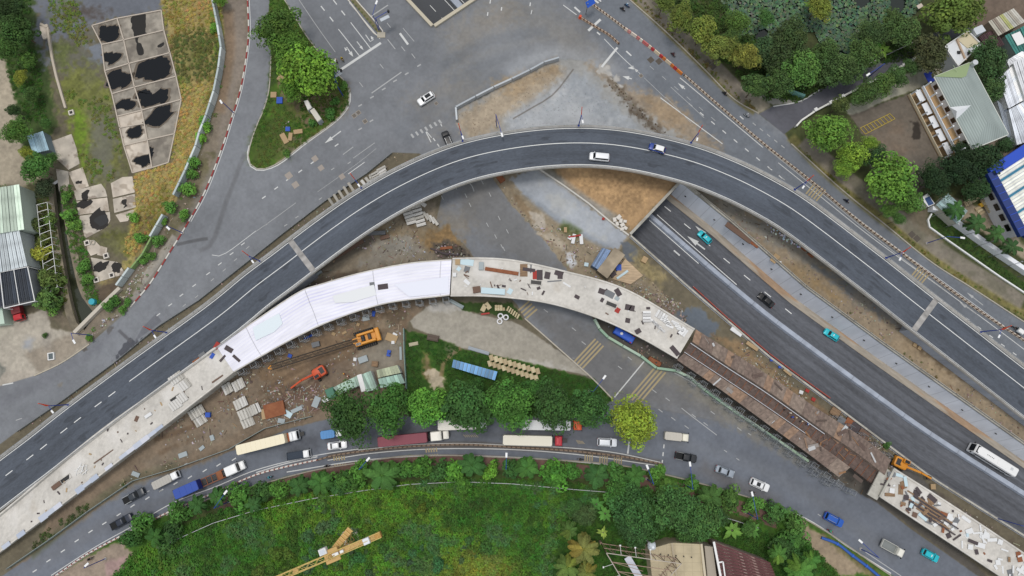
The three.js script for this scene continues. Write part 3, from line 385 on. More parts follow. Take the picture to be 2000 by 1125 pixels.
// the viaduct under construction
const NH=pts('-100,1.8 0,2.4 300,4.2 450,5.4 880,6.4 1340,6.4 1740,5.6 2000,4.4 2100,3.6');
const sub=(s,T,n,dy=0)=>edge3(s,T,n,dy);
const T_tarp=mapped(tex(1024,512,(u,v)=>{const st=ss(-0.2,0.5,Math.sin(v*Math.PI*2*15 + 1.6*tn(u,v,4))),zone=0.25 + 0.75*ss(0.4,0.56,tf(u,v,3,2,2)),w=tf(u,v,10,10,4),sm=Math.abs(u*3 % 1 - 0.5 + 0.02*tn(u,v,4))<0.006?0.8:1;return tint(mix3(tint([230,231,242],0.93 + 0.1*w),[184,184,228],0.5*st*zone),sm);},50,12.2),0.5,{bumpMap:tex(256,256,(u,v)=>{const h=255*tf(u,v,4,30,3);return [h,h,h];},20,11.6,false),bumpScale:0.12});
const siteParts ={};
{
const g=thing('viaduct_deck','unfinished pale concrete viaduct deck curving beside the flyover, ending over the crossing road','viaduct');siteParts.deck=g;
const seg=[['-110,1090 0,1005 195,843 307,762 423,678','-110,1162 0,1079 100,1003 308,843 457,727',40],['423,677 500,624 592,565 620,556 700,533 800,513 882,506','457,727 500,702 582,657 650,626 750,594 878,577',50],['884,504 940,503 1000,507 1100,528 1217,562 1357,642','880,579 940,579 1000,583 1075,594 1170,623 1250,660 1322,701',50],['1746,914 1860,986 1983,1068 2060,1120','1717,970 1835,1048 1951,1125 2030,1178',24]];
siteParts.L=[];siteParts.R=[];
seg.forEach(([u,d,n],k)=>{const L=sub(u,NH,n),R=sub(d,NH,n);siteParts.L.push(L);siteParts.R.push(R);
part('deck_slab',loft(L,R,0.5),T_deck,g);
const inset=(A,B,t)=>A.map((p,i)=>{const q=B[i],w=Math.hypot(q[0] - p[0],q[2] - p[2]);return [lerp(p[0],q[0],t/w),p[1],lerp(p[2],q[2],t/w)];});
const gl=inset(L,R,2.4),gr=inset(R,L,2.4);part('girder',loft(gl.map(p=>[p[0],p[1] - 0.5,p[2]]),gr.map(p=>[p[0],p[1] - 0.5,p[2]]),1.6),T_concrete,g);
if (k===0) part('retaining_wall',loft(inset(L,R,0.4).map(p=>[p[0],p[1] - 0.5,p[2]]),inset(R,L,0.4).map(p=>[p[0],p[1] - 0.5,p[2]]),0,()=>-0.1),T_concrete,g);
// edge upstands
const kerb=(A,B,h,w)=>part('edge_kerb',loft(A.map(p=>[p[0],p[1] + h,p[2]]),inset(A,B,w).map(p=>[p[0],p[1] + h,p[2]]),h - 0.002),T_deck,g);
if (k!==1){kerb(L,R,k===0?0.9:0.28,0.4);const I=inset(R,L,0.35);part('edge_kerb',loft(I.map(p=>[p[0],p[1] + 0.28,p[2]]),R.map(p=>[p[0],p[1] + 0.28,p[2]]),0.278),T_deck,g);}
if (k===1){const lo=s=>inset(L,R,s).map((p,i)=>[p[0],p[1] + 0.05 + 0.03*Math.sin(i*1.7),p[2]]),ro=inset(R,L,0.25).map((p,i)=>[p[0],p[1] + 0.05 + 0.03*Math.sin(i*1.3),p[2]]);
const t=single('tarpaulin','large white tarpaulin with lavender stripes covering the middle of the unfinished deck','tarpaulin',loft(lo(0.35),ro,0.04),T_tarp);siteParts.tarp=t;}
for (const f of k===0?[]:[0.04,0.5,0.96]){const i=Math.round(f*n),a=L[i],b=R[i],t=-Math.atan2(b[2] - a[2],b[0] - a[0]),y=a[1] - 2.1;part('pier',[slab(4,y,1.5,(a[0] + b[0])/2,0,(a[2] + b[2])/2,t)],T_concrete,g);}
});
// end wall of the far deck
const L=siteParts.L[3][0],R=siteParts.R[3][0];part('end_wall',[beam([L[0],L[1] + 0.25,L[2]],[R[0],R[1] + 0.25,R[2]],0.5,0.5),beam([L[0] - 1.6,L[1] - 0.35,L[2] + 0.2],[R[0] - 1.6,R[1] - 0.35,R[2] + 0.2],2.6,0.4)],T_concrete,g);
}
// plywood formwork between the two finished decks: wings and trough, panel by panel
{
const g=thing('deck_formwork','long brown plywood formwork trough with raised wings joining two viaduct decks','formwork');
const n=30,uo=sub('1359,643 1430,688 1500,732 1600,800 1690,858 1740,898',NH,n),ui=sub('1352,667 1425,716 1500,764 1600,835 1680,890 1728,928',NH,n),li=sub('1336,690 1420,745 1500,799 1600,868 1660,912 1710,950',NH,n),lo=sub('1322,703 1410,763 1500,829 1590,895 1640,933 1690,965',NH,n);
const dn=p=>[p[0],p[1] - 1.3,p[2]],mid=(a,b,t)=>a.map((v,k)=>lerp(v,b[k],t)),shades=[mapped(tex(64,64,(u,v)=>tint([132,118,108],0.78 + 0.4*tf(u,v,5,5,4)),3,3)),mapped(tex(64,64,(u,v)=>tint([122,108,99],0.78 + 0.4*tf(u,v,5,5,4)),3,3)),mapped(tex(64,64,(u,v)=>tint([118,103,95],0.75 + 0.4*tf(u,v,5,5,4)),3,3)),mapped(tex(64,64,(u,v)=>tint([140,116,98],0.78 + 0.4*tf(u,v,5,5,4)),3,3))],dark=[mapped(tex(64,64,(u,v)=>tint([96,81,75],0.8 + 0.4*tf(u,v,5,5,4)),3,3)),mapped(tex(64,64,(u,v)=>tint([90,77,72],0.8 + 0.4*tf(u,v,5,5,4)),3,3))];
const panel=(a,b,c,d,m,lift=0)=>{const ym=(a[1] + b[1] + c[1] + d[1])/4,sh=0.012,Z=[a,b,c,d].map(p=>[p[0],ym,p[2]]),cx=[0,1,2].map(k=>k===1?ym:(a[k] + b[k] + c[k] + d[k])/4),q=Z.map(p=>p.map((v,k)=>lerp(v,cx[k],sh))).map(p=>[p[0],p[1] + lift,p[2]]);const pg=loft([q[0],q[1]],[q[3],q[2]],0.09),uu=pg.attributes.uv,du=rr(0,9),dv=rr(0,9);for (let i=0;i<uu.count;i++) uu.setXY(i,uu.getX(i) + du,uu.getY(i) + dv);part('panel',pg,m,g);};
for (let i=0;i<n;i++){const far=i>22;
panel(uo[i],uo[i + 1],ui[i + 1],ui[i],shades[far?2:Math.floor(rnd()*4)],rr(0,0.05));
if (i<26) panel(li[i],li[i + 1],lo[i + 1],lo[i],shades[Math.floor(rnd()*4)],rr(0,0.05));
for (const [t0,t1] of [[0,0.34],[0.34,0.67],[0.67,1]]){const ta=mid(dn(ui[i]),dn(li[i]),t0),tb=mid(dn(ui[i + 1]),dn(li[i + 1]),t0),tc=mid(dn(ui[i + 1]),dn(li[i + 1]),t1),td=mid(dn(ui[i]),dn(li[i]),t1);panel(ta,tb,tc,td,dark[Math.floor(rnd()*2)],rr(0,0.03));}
}
for (let i=1;i<n;i++){const a=dn(ui[i]),b=dn(li[i]);part('cross_batten',beam([a[0],a[1] + 0.09,a[2]],[b[0],b[1] + 0.09,b[2]],0.1,0.06),T_rust,g);}
part('trough_side',loft(ui.map(p=>[p[0],p[1] - 0.1,p[2]]),ui.map((p,i)=>{const q=mid(dn(p),dn(li[i]),0.05);return q;}),0.05),shades[0],g);
part('trough_side',loft(li.map((p,i)=>mid(dn(p),dn(ui[i]),0.05)),li.map(p=>[p[0],p[1] - 0.1,p[2]]),0.05),shades[1],g);
const gp=mat(0xb9bcc2,0.6);part('cable_duct',sweep(ui.slice(0,22).map((p,i)=>{const q=mid(p,li[i],0.12);return [q[0],q[1] - 0.75,q[2]];}),rect(-0.1,0.1,-0.1,0.1)),gp,g);part('cable_duct',sweep(li.slice(0,20).map((p,i)=>{const q=mid(p,ui[i],0.12);return [q[0],q[1] - 0.75,q[2]];}),rect(-0.08,0.08,-0.08,0.08)),gp,g);
for (let i=0;i<44;i++){const f=i<14?rr(0.05,0.95):rr(0.62,0.98),j=Math.floor(f*(n - 1)),k=i<14?pick([0.1,0.16,0.88]):rr(0.05,0.95),p=mid(uo[j],lo[j],k),low=k>0.28&&k<0.74,y=p[1] + (low?-1.2:0.08) + i*0.003;single('formwork_offcut','loose board or rod lying on the plywood formwork','board',chbox(pick([0.5,1,1.8,2.6]),0.06,pick([0.15,0.4,0.9]),0.01),pick([dark[0],shades[3],mat(0x8a8480,0.8),mat(0xb4b6b8,0.7),mat(0x554a44,0.9),mat(0x8c6a4c,0.9)]),[p[0],y,p[2]],rr(0,3.1),'loose boards on the formwork');}
siteParts.uo=uo;siteParts.ui=ui;siteParts.li=li;siteParts.lo=lo;
}
// scaffold towers holding the formwork and the covered deck
{
const mk=h=>{const t=new THREE.Group();t.name='scaffold';for (const [x,z] of [[-0.75,-0.6],[0.75,-0.6],[0.75,0.6],[-0.75,0.6]]){part('post',slab(0.09,h,0.09,x,0,z),steelGrey,t);}const r=[],b=[];for (let y=1;y<h;y+=1.7) for (const z of [-0.6,0.6]){part('ledger',box(1.5,0.07,0.07,0,y,z),steelGrey,t);part('brace',beam([-0.75,y,z],[0.75,Math.min(h,y + 1.5),z],0.05,0.05),mat(0x767b80,0.6,0.3),t);}for (let y=1;y<h;y+=1.7) for (const x of [-0.75,0.75]) part('ledger',box(0.07,0.07,1.2,x,y,0),steelGrey,t);for (const z of [-0.6,0.6]) part('head_beam',box(1.7,0.08,0.12,0,h,z),mat(0x6e7276,0.6,0.3),t);return t;};
const run=(A,B,t,step,h,label,group,i0=0,i1=1e9)=>{const proto=mk(h);let acc=9;for (let i=Math.max(1,i0);i<Math.min(A.length,i1);i++){acc+=Math.hypot(A[i][0] - A[i - 1][0],A[i][2] - A[i - 1][2]);if (acc<step) continue;acc=0;const p=A[i].map((v,k)=>lerp(v,B[i][k],t)),a=A[i - 1];const c=proto.clone();c.name=numbered('scaffold_tower');c.position.set(p[0],0,p[2]);c.rotation.y=-Math.atan2(A[i][2] - a[2],A[i][0] - a[0]);scene.add(c);tag(c,label,'scaffold',group);}};
run(siteParts.lo,siteParts.uo,-0.10,2.3,4.7,'grey steel scaffold tower along the lower edge of the plywood formwork','scaffold towers below the formwork wing');run(siteParts.lo,siteParts.uo,-0.2,2.6,3.4,'shorter grey scaffold tower on the road side of the formwork','outer row of scaffold towers by the formwork',4,27);
run(siteParts.uo,siteParts.lo,-0.07,2.4,4.2,'grey scaffold tower at the upper far end of the plywood formwork','scaffold towers by the yellow excavator',22);
run(siteParts.R[1],siteParts.L[1],-0.07,2.6,4.7,'grey scaffold tower along the lower edge of the white tarpaulin','scaffold towers below the tarpaulin');
}
// painted markings
function marks(name){const g=new THREE.Group();g.name=numbered(name);g.userData.kind='structure';scene.add(g);return g;}
const line=(g,s,w=0.15,y=0.046,m=paintMid,n='line')=>part(n,ribbonUp(pts(s).length>2?road3(s,0,2):pts(s).map(([a,b])=>P3(a,b)),-w/2,w/2,y),m,g);
const dashes=(g,s,len,gap,w=0.15,y=0.046,m=paintMid)=>{const p=pts(s).length>2?road3(s,0,0.5):polyline(pts(s).map(([a,b])=>P3(a,b)),0.5);let i=0;const a=Math.round(len/0.5),b=Math.round(gap/0.5);while (i + a<p.length){part('dash',ribbonUp([p[i],p[i + a]],-w/2,w/2,y),m,g);i+=a + b;}};
const arrow=(g,ax,ay,bx,by,w=0.28,head=1.6,yf=()=>0.046,m=paintMid)=>{const a=P3(ax,ay,yf(ax) - 0.0),b=P3(bx,by,yf(bx)),dx=b[0] - a[0],dz=b[2] - a[2],L=Math.hypot(dx,dz),ux=dx/L,uz=dz/L,y=(a[1] + b[1])/2;const q=(s,t)=>[a[0] + ux*s - uz*t,a[2] + uz*s + ux*t];const g2=sheet([q(0,-w/2),q(L - head,-w/2),q(L - head,-w*1.9),q(L,0),q(L - head,w*1.9),q(L - head,w/2),q(0,w/2)],y);part('arrow',g2,m,g);};
{
const J=marks('junction_marking');
line(J,'581,-5 618,50 655,102',0.16,0.046,paintWorn);line(J,'661,57 702,109',0.22);line(J,'685,44 724,95',0.22);line(J,'660,140 744,84',0.7,0.048);
for (const [x,y] of [[631,17],[655,5],[671,26],[648,38]]) line(J,`${x - 4},${y - 5} ${x + 3},${y + 4}`,0.3);
arrow(J,677,92,690,111);arrow(J,676,95,675,100,0.3,1.0);arrow(J,697,81,710,98,0.2,1.4);line(J,'714,68 724,82 729,85 732,80 730,77',0.22);arrow(J,729,78,724,70,0.22,1);
line(J,'726,182 784,141',0.3,0.046,paintWorn);for (const [x,y] of [[772,158],[750,174],[727,190],[704,206],[726,236],[704,252],[795,144],[819,128]]) line(J,`${x - 4},${y + 2} ${x + 3},${y - 2}`,0.35,0.046,paintWorn);
line(J,'781,65 797,87',0.6);line(J,'757,77 772,96',0.22,0.046,paintWorn);line(J,'787,55 809,81',0.16,0.046,paintWorn);for (const [x,y] of [[790,98],[810,112],[748,132],[708,168],[762,52]]) line(J,`${x - 6},${y - 7} ${x + 1},${y + 2}`,0.2,0.046,paintWorn);
for (let k=0;k<7;k++) line(J,`${803 + k * 9},${262 - k * 4.6} ${808 + k * 9},${269 - k * 4.6}`,0.55,0.046,paintWorn);line(J,'832,258 842,278',0.25);line(J,'833,257 843,269',0.2);line(J,'860,240 863,247',0.25);dashes(J,'846,270 862,292',1,0.8,0.3);
line(J,'725,32 758,10',0.3,0.046,paintWorn);arrow(J,666,256,634,280,0.3,2.4);
for (const [x,y] of [[658,283],[611,317],[587,334],[563,350],[540,367],[516,385]]) line(J,`${x - 4},${y + 3} ${x + 3},${y - 2}`,0.3);
for (const [x,y] of [[475,476],[453,495],[430,515],[407,534],[380,557],[355,576],[333,595],[310,614]]) line(J,`${x - 4},${y + 3} ${x + 3},${y - 2}`,0.25);
for (const [x,y] of [[484,484],[460,508],[438,528],[415,547],[384,580],[360,597]]) line(J,`${x - 3},${y + 2} ${x + 3},${y - 3}`,0.2,0.046,paintWorn);
for (const [x,y] of [[521,438],[558,440],[580,424],[626,388],[682,318],[650,330]]) line(J,`${x - 3},${y + 2} ${x + 3},${y - 2}`,0.22,0.046,paintWorn);
line(J,'500,452 540,424 578,396',0.14,0.046,paintWorn);line(J,'670,302 690,287',0.2,0.046,paintWorn);line(J,'690,309 732,279',0.16,0.046,paintWorn);line(J,'680,340 712,317',0.2);line(J,'414,498 422,501 440,495 470,474 500,451',0.16);line(J,'620,375 700,318 735,290',0.1,0.046,paintWorn);
line(J,'680,172 684,180 682,205 664,230 597,281 540,324 510,333 492,328 483,305 487,284',0.3,0.047);line(J,'502,250 526,180 531,112',0.22,0.047);line(J,'487,0 489,62 484,110 472,178 452,243 439,285 403,378 373,433',0.18);line(J,'682,5 742,76',0.2,0.047);
line(J,'5,752 26,748',0.3);line(J,'31,821 43,817',0.2,0.046,paintWorn);
line(J,'1037,28 1039,20',0.2);for (const [x,y] of [[952,27],[979,17],[957,3],[1035,8]]) line(J,`${x},${y + 4} ${x + 1},${y - 3}`,0.3);
// crossing road between and below the viaducts
for (const [x,y] of [[942,356],[957,380],[890,366],[876,369],[864,386],[975,426],[952,439],[991,452],[968,462],[984,486],[980,481],[910,382],[918,400]]) line(J,`${x - 2},${y - 4} ${x + 2},${y + 4}`,0.18,0.046,paintWorn);line(J,'916,356 926,370 926,374',0.25,0.046,paintWorn);
for (const [x,y] of [[1066,607],[1121,643],[1140,670],[1211,718],[1278,764],[1304,780],[1290,802],[1315,818],[1341,834],[1355,812],[1392,806],[1378,828],[1444,838],[1230,700]]) line(J,`${x - 4},${y - 3} ${x + 4},${y + 3}`,0.2,0.046,paintWorn);line(J,'1331,797 1350,812 1400,850',0.18,0.046,paintWorn);line(J,'1200,776 1258,706',0.3,0.047);line(J,'1317,728 1340,740 1360,753',0.2,0.046,paintWorn);line(J,'1105,490 1108,520',0.1,0.046,paintWorn);
const rumble=(ax,ay,bx,by,n,sx,sy,m=paintY,w=0.45)=>{for (let k=0;k<n;k++) line(J,`${ax + sx * k},${ay + sy * k} ${bx + sx * k},${by + sy * k}`,w,0.05,m,'rumble_strip');};
rumble(1122,706,1163,662,4,5.2,4.4);rumble(1227,779,1279,718,4,7,3);rumble(1013,606,1034,588,4,5,5.2);
}
{
const N=marks('avenue_marking');const yb=0.05;
line(N,'1180,76 1215,112 1250,144',0.18);line(N,'1258,152 1300,192',0.12,0.046,paintWorn);line(N,'1175,131 1206,93',0.6,0.048);line(N,'1149,60 1173,38',0.7,0.048);line(N,'1100,10 1126,29',0.22);line(N,'1166,63 1172,68',0.4);line(N,'1223,100 1233,109',0.4);line(N,'1290,191 1345,232 1411,281',0.25);line(N,'1300,190 1350,240',0.1,0.046,paintWorn);
arrow(N,1249,143,1238,133,0.2,1.3);arrow(N,1237,132,1226,133,0.3,1.6);arrow(N,1234,154,1216,149,0.3,1.8);arrow(N,1338,174,1324,162,0.25,2);line(N,'1161,0 1169,6',0.5);line(N,'1168,-2 1174,3',0.4);line(N,'1122,14 1133,24',0.5);
line(N,'1310,170 1345,202 1375,230',0.14,0.046,paintWorn);line(N,'1328,152 1395,208 1490,288',0.22);for (let k=0;k<9;k++){const x=1348 + k*22,y=205 + k*17.6;line(N,`${x - 3},${y - 3} ${x + 4},${y + 3}`,0.28);}
for (let k=0;k<6;k++){const x=1272 + k*24,y=132 + k*20;line(N,`${x - 3},${y - 3} ${x + 5},${y + 4}`,0.14,0.046,paintWorn);}
line(N,'1520,318 1600,382 1700,462 1838,562 1960,652 2010,690',0.18);line(N,'1540,322 1603,370 1700,446 1850,556 1960,636 2010,672',0.14);line(N,'1500,292 1580,357 1672,434 1760,503 1850,570',0.2,0.046,paintWorn);
for (let k=0;k<22;k++){const x=1505 + k*24.5,y=330 + k*19.3;line(N,`${x - 3},${y - 2.4} ${x + 3},${y + 2.4}`,0.22,0.046,k % 3?paintWorn:paintW);}for (let k=0;k<10;k++){const x=1820 + k*23,y=572 + k*17;line(N,`${x - 3},${y - 2.4} ${x + 4},${y + 2.6}`,0.26);}
arrow(N,1920,596,1888,571,0.2,2,undefined,paintWorn);arrow(N,1909,614,1874,590,0.25,2,undefined,paintWorn);line(N,'1445,227 1452,233',0.3);for (let k=0;k<5;k++) line(N,`${1470 + k * 14},${240 + k * 11} ${1476 + k * 14},${245 + k * 11}`,0.25,0.046,paintWorn);
for (let k=0;k<5;k++){line(N,`${1574 + k * 5},${379 + k * 3.4} ${1592 + k * 5},${357 + k * 3.4}`,0.4,yb,paintY,'rumble_strip');line(N,`${1777 + k * 5},${543 + k * 3.4} ${1795 + k * 5},${521 + k * 3.4}`,0.4,yb,paintY,'rumble_strip');}
line(N,'1510,208 1565,197 1600,176',0.3,0.05);
}
{
const S=marks('ring_road_marking');
for (const [x,y] of [[68,1115],[95,1095],[123,1076],[150,1056],[177,1038],[204,1022],[232,1005],[259,988],[288,973],[315,958],[343,944],[371,932],[400,919],[427,908],[457,897]]) line(S,`${x - 4},${y + 2.6} ${x + 4},${y - 2.6}`,0.26);for (const [x,y] of [[289,960],[314,959],[363,906],[395,897]]) line(S,`${x - 3},${y + 1.6} ${x + 3},${y - 1.6}`,0.2,0.046,paintWorn);
line(S,'100,1124 180,1072 260,1027 340,981 420,951 500,918 620,889 700,877',0.2);line(S,'500,923 560,905 620,892',0.25);line(S,'700,879 800,869 900,866 1000,870 1100,874 1200,884 1290,903',0.2);line(S,'640,899 720,886 840,877 1000,878 1130,888 1290,910',0.22);line(S,'560,922 700,900 840,890 1000,893 1140,903 1215,911',0.25);
for (const [x,y,n] of [[652,892,5],[832,876,5]]) for (let k=0;k<n;k++) line(S,`${x + k * 5},${y - k * 0.4} ${x + k * 5 + 1},${y + 8 - k * 0.4}`,0.34,0.05,paintY,'rumble_strip');
for (const [x,y] of [[654,907],[834,888]]) for (let k=0;k<5;k++) line(S,`${x + k * 5},${y - k * 0.4} ${x + k * 5 + 1},${y + 4 - k * 0.4}`,0.3,0.05,paintY,'rumble_strip');
for (const x of [1143,1172,1200]) for (let k=0;k<4;k++) line(S,`${x + k * 4.6},${888 + (x - 1143) * 0.1} ${x + k * 4.6 - 0.5},${901 + (x - 1143) * 0.1}`,0.3,0.05,paintY,'rumble_strip');
line(S,'1226,886 1229,862',0.4,0.048);dashes(S,'1293,906 1297,868',1,0.9,0.3);for (const [x,y] of [[1417,881],[1441,897],[1464,848],[1600,1006],[1680,1084]]) line(S,`${x - 3},${y - 2} ${x + 3},${y + 2}`,0.18,0.046,paintWorn);line(S,'1690,1078 1760,1125',0.2,0.046,paintWorn);line(S,'1500,983 1580,1016 1660,1070 1740,1120',0.3,0.047);for (let k=0;k<6;k++) line(S,`${1125 + k * 2.4},${859 + k * 0.5} ${1130 + k * 2.4},${867}`,0.1,0.046,paintY);for (let k=0;k<7;k++) line(S,`${905 + k * 4},${849} ${910 + k * 4},${854}`,0.1,0.046,paintY);
}
{
const U=marks('underpass_lane_marking');const yu=px=>yFloor(px) + 0.035,u3=(x,y)=>P3(x,y,yu(x));
const ul=(s,w,m=paintW,n='line')=>part(n,ribbonUp(resample(pts(s).map(([x,y])=>u3(x,y)),4),-w/2,w/2,0),m,U);
const every=(list)=>{for (const [x,y] of list) part('dash',ribbonUp([u3(x - 6.2,y - 5),u3(x + 6.2,y + 5)],-0.11,0.11,0),paintW,U);};
const run=(keys,n)=>{const o=[];for (let k=0;k<n;k++){const t=k/(n - 1)*(keys.length - 1),i=Math.min(keys.length - 2,Math.floor(t));o.push([lerp(keys[i][0],keys[i + 1][0],t - i),lerp(keys[i][1],keys[i + 1][1],t - i)]);}every(o);};
run([[1265,460],[1390,571],[1530,683],[1670,787],[1816,887],[1967,983]],17);run([[1304,408],[1427,516],[1556,621],[1695,723],[1839,823],[1985,921]],17);
ul('1283,419 1440,557 1500,607 1600,682 1700,755 1812,836 1999,955',0.2);ul('1268,430 1425,567 1500,628 1600,702 1700,777 1812,858 1999,978',0.2);ul('1318,386 1430,482 1500,538 1571,597 1640,647 1725,708 1850,798 1990,894',0.2);ul('1243,467 1348,566 1400,612',0.15);
arrow(U,1377,487,1342,461,0.4,3.4,yu);arrow(U,1370,452,1358,441,0.4,3.4,yu);arrow(U,1316,489,1346,515,0.4,3,yu);arrow(U,1299,507,1329,534,0.4,3,yu);
}
// vehicles (local +x is forward)
function ring(x0,x1,w,y,r,n=3){const o=[],hw=w;const c=[[x1 - r,hw - r,0],[x0 + r,hw - r,1],[x0 + r,-hw + r,2],[x1 - r,-hw + r,3]];for (const [cx,cz,q] of c) for (let k=0;k<=n;k++){const a=(q + k/n)*Math.PI/2;o.push([cx + Math.cos(a)*r,y,cz + Math.sin(a)*r]);}return o;}
function rings(R,capTop=true,capBot=false,crease=0.6){const pos=[],q=(a,b,c,d)=>pos.push(...a,...c,...b,...a,...d,...c);for (let i=0;i + 1<R.length;i++){const n=R[i].length;for (let k=0;k<n;k++) q(R[i][k],R[i][(k + 1) % n],R[i + 1][(k + 1) % n],R[i + 1][k]);}
const cap=(r,up)=>{const c=[0,1,2].map(k=>r.reduce((s,p)=>s + p[k],0)/r.length);for (let k=0;k<r.length;k++){const a=r[k],b=r[(k + 1) % r.length];up?pos.push(...c,...b,...a):pos.push(...c,...a,...b);}};if (capTop) cap(R[R.length - 1],true);if (capBot) cap(R[0],false);
let g=new THREE.BufferGeometry();g.setAttribute('position',new THREE.Float32BufferAttribute(pos,3));g.computeVertexNormals();g=toCreasedNormals(g,crease);return flat(g);}
const quad=(a,b,c,d)=>{const g=new THREE.BufferGeometry();g.setAttribute('position',new THREE.Float32BufferAttribute([...a,...b,...c,...a,...c,...d],3));g.computeVertexNormals();return flat(g);};
const tyreG=cyl(0.33,0.22,0,0,0,14,0.33,0,Math.PI/2),rimG=cyl(0.19,0.235,0,0,0,10,0.19,0,Math.PI/2),bigTyreG=cyl(0.5,0.3,0,0,0,14,0.5,0,Math.PI/2),bigRimG=cyl(0.28,0.32,0,0,0,10,0.28,0,Math.PI/2);
function wheel(t,x,z,big){const w=part('wheel',big?bigTyreG:tyreG,rubber,t);w.position.set(x,big?0.5:0.33,z);part('rim',big?bigRimG:rimG,chrome,w);}
const lampM=mat(0xd8dadd,0.2),tailM=mat(0x8e1512,0.3);
const KIND ={// L, W, H, belt, hood front, windscreen base/top, roof end, rear glass base
sedan:{L:4.6,W:1.8,H:1.46,belt:0.93,wb:1.05,wt:0.35,re:-1.0,rb:-1.65,hood:0.86,tail:0.96},
suv:{L:4.7,W:1.9,H:1.75,belt:1.08,wb:1.1,wt:0.5,re:-1.85,rb:-2.15,hood:1.03,tail:1.08},
hatch:{L:4.1,W:1.75,H:1.52,belt:0.98,wb:1.0,wt:0.35,re:-1.45,rb:-1.85,hood:0.92,tail:0.98},
van:{L:4.9,W:1.9,H:1.9,belt:1.12,wb:1.55,wt:0.95,re:-2.1,rb:-2.3,hood:1.05,tail:1.12},
pickup:{L:5.2,W:1.88,H:1.78,belt:1.08,wb:1.2,wt:0.6,re:-0.75,rb:-0.95,hood:1.05,tail:1.08}};
function car(name,label,cat,kind,pos,turn,color,o ={}){
const k=KIND[kind],t=thing(name,label,cat,pos,turn,o.group),h=k.L/2,w=k.W/2,paint=mat(color,0.32,o.metal||0.1),roofM=o.roof?mat(o.roof,0.35):paint;
const body=part('body',rings([ring(-h + 0.1,h - 0.1,w - 0.1,0.25,0.3),ring(-h,h,w - 0.02,0.5,0.34),ring(-h + 0.02,h - 0.03,w,0.7,0.36),ring(-h + 0.08,h - 0.16,w - 0.05,k.hood - 0.04,0.38),ring(-h + 0.16,h - 0.34,w - 0.14,k.hood + 0.02,0.4),ring(-h + 0.4,h - 0.8,w - 0.4,k.hood + 0.05,0.25)]),paint,t);
if (kind==='pickup'){part('cargo_bed',[slab(1.75,0.06,1.5,-1.6,k.hood + 0.07,0)],mat(0x17191b,0.9),t);for (const z of [-0.82,0.82]) part('bed_rail',chbox(1.8,0.12,0.12,0.02,-1.6,k.hood + 0.06,z),o.rail?mat(o.rail,0.5):paint,t);part('tailgate',chbox(0.1,0.14,1.7,0.02,-2.46,k.hood + 0.04,0),paint,t);}
else{const tr=part('boot_lid',rings([ring(-h + 0.12,k.rb + 0.4,w - 0.16,k.hood,0.2),ring(-h + 0.2,k.rb + 0.4,w - 0.22,k.tail + 0.03,0.2)]),paint,t);}
const wb=w - 0.14,wr=w - 0.3;part('cabin',rings([ring(k.rb,k.wb,wb,k.hood,0.14),ring(k.re - 0.02,k.wt + 0.05,wr + 0.03,k.H - 0.08,0.16),ring(k.re + 0.06,k.wt - 0.04,wr - 0.06,k.H - 0.015,0.16),ring(k.re + 0.3,k.wt - 0.3,wr - 0.3,k.H,0.1)],true,false,0.5),roofM,t);
const b=k.belt,y1=k.H - 0.13,F=y=>(y - k.hood)/(k.H - 0.08 - k.hood);
const xf=y=>lerp(k.wb,k.wt + 0.05,F(y)) + 0.03,xr=y=>lerp(k.rb,k.re - 0.02,F(y)) - 0.03,zz=y=>lerp(wb,wr + 0.03,F(y)) + 0.012;
part('windscreen',quad([xf(b - 0.05),b - 0.05,-zz(b) + 0.1],[xf(y1),y1,-zz(y1) + 0.1],[xf(y1),y1,zz(y1) - 0.1],[xf(b - 0.05),b - 0.05,zz(b) - 0.1]),glassDark,t);
part('rear_window',quad([xr(b),b,zz(b) - 0.1],[xr(y1),y1,zz(y1) - 0.1],[xr(y1),y1,-zz(y1) + 0.1],[xr(b),b,-zz(b) + 0.1]),glassDark,t);
for (const s of [-1,1]){const q=[[xf(b) - 0.25,b,s*zz(b)],[xf(y1) - 0.18,y1,s*zz(y1)],[xr(y1) + 0.2,y1,s*zz(y1)],[xr(b) + 0.25,b,s*zz(b)]];part('side_window',s>0?quad(q[3],q[2],q[1],q[0]):quad(...q),glassDark,t);part('headlight',chbox(0.2,0.14,0.36,0.03,h - 0.2,0.66,s*(w - 0.3)),lampM,t);part('tail_light',chbox(0.12,0.16,0.3,0.03,-h + 0.1,0.72,s*(w - 0.26)),tailM,t);part('mirror',chbox(0.16,0.16,0.22,0.04,k.wb - 0.28,b - 0.08,s*(w + 0.04)),o.mirror?mat(o.mirror,0.4):paint,t);for (const x of [h - 0.85,-h + 0.9]) wheel(t,x,s*(w - 0.12));}
t.scale.setScalar(1.08);
if (o.sunroof) part('sunroof',slab(o.sunroof,0.025,0.9,(k.wt + k.re)/2 + 0.1,k.H - 0.006,0),glassDark,t);
if (o.rack) for (const s of [-1,1]) part('roof_rail',slab(1.9,0.06,0.06,(k.wt + k.re)/2,k.H - 0.02,s*(wr - 0.08)),chrome,t);
if (o.sign) part('roof_sign',chbox(0.2,0.14,0.5,0.03,-0.2,k.H - 0.01,0),white,t);
return t;
}
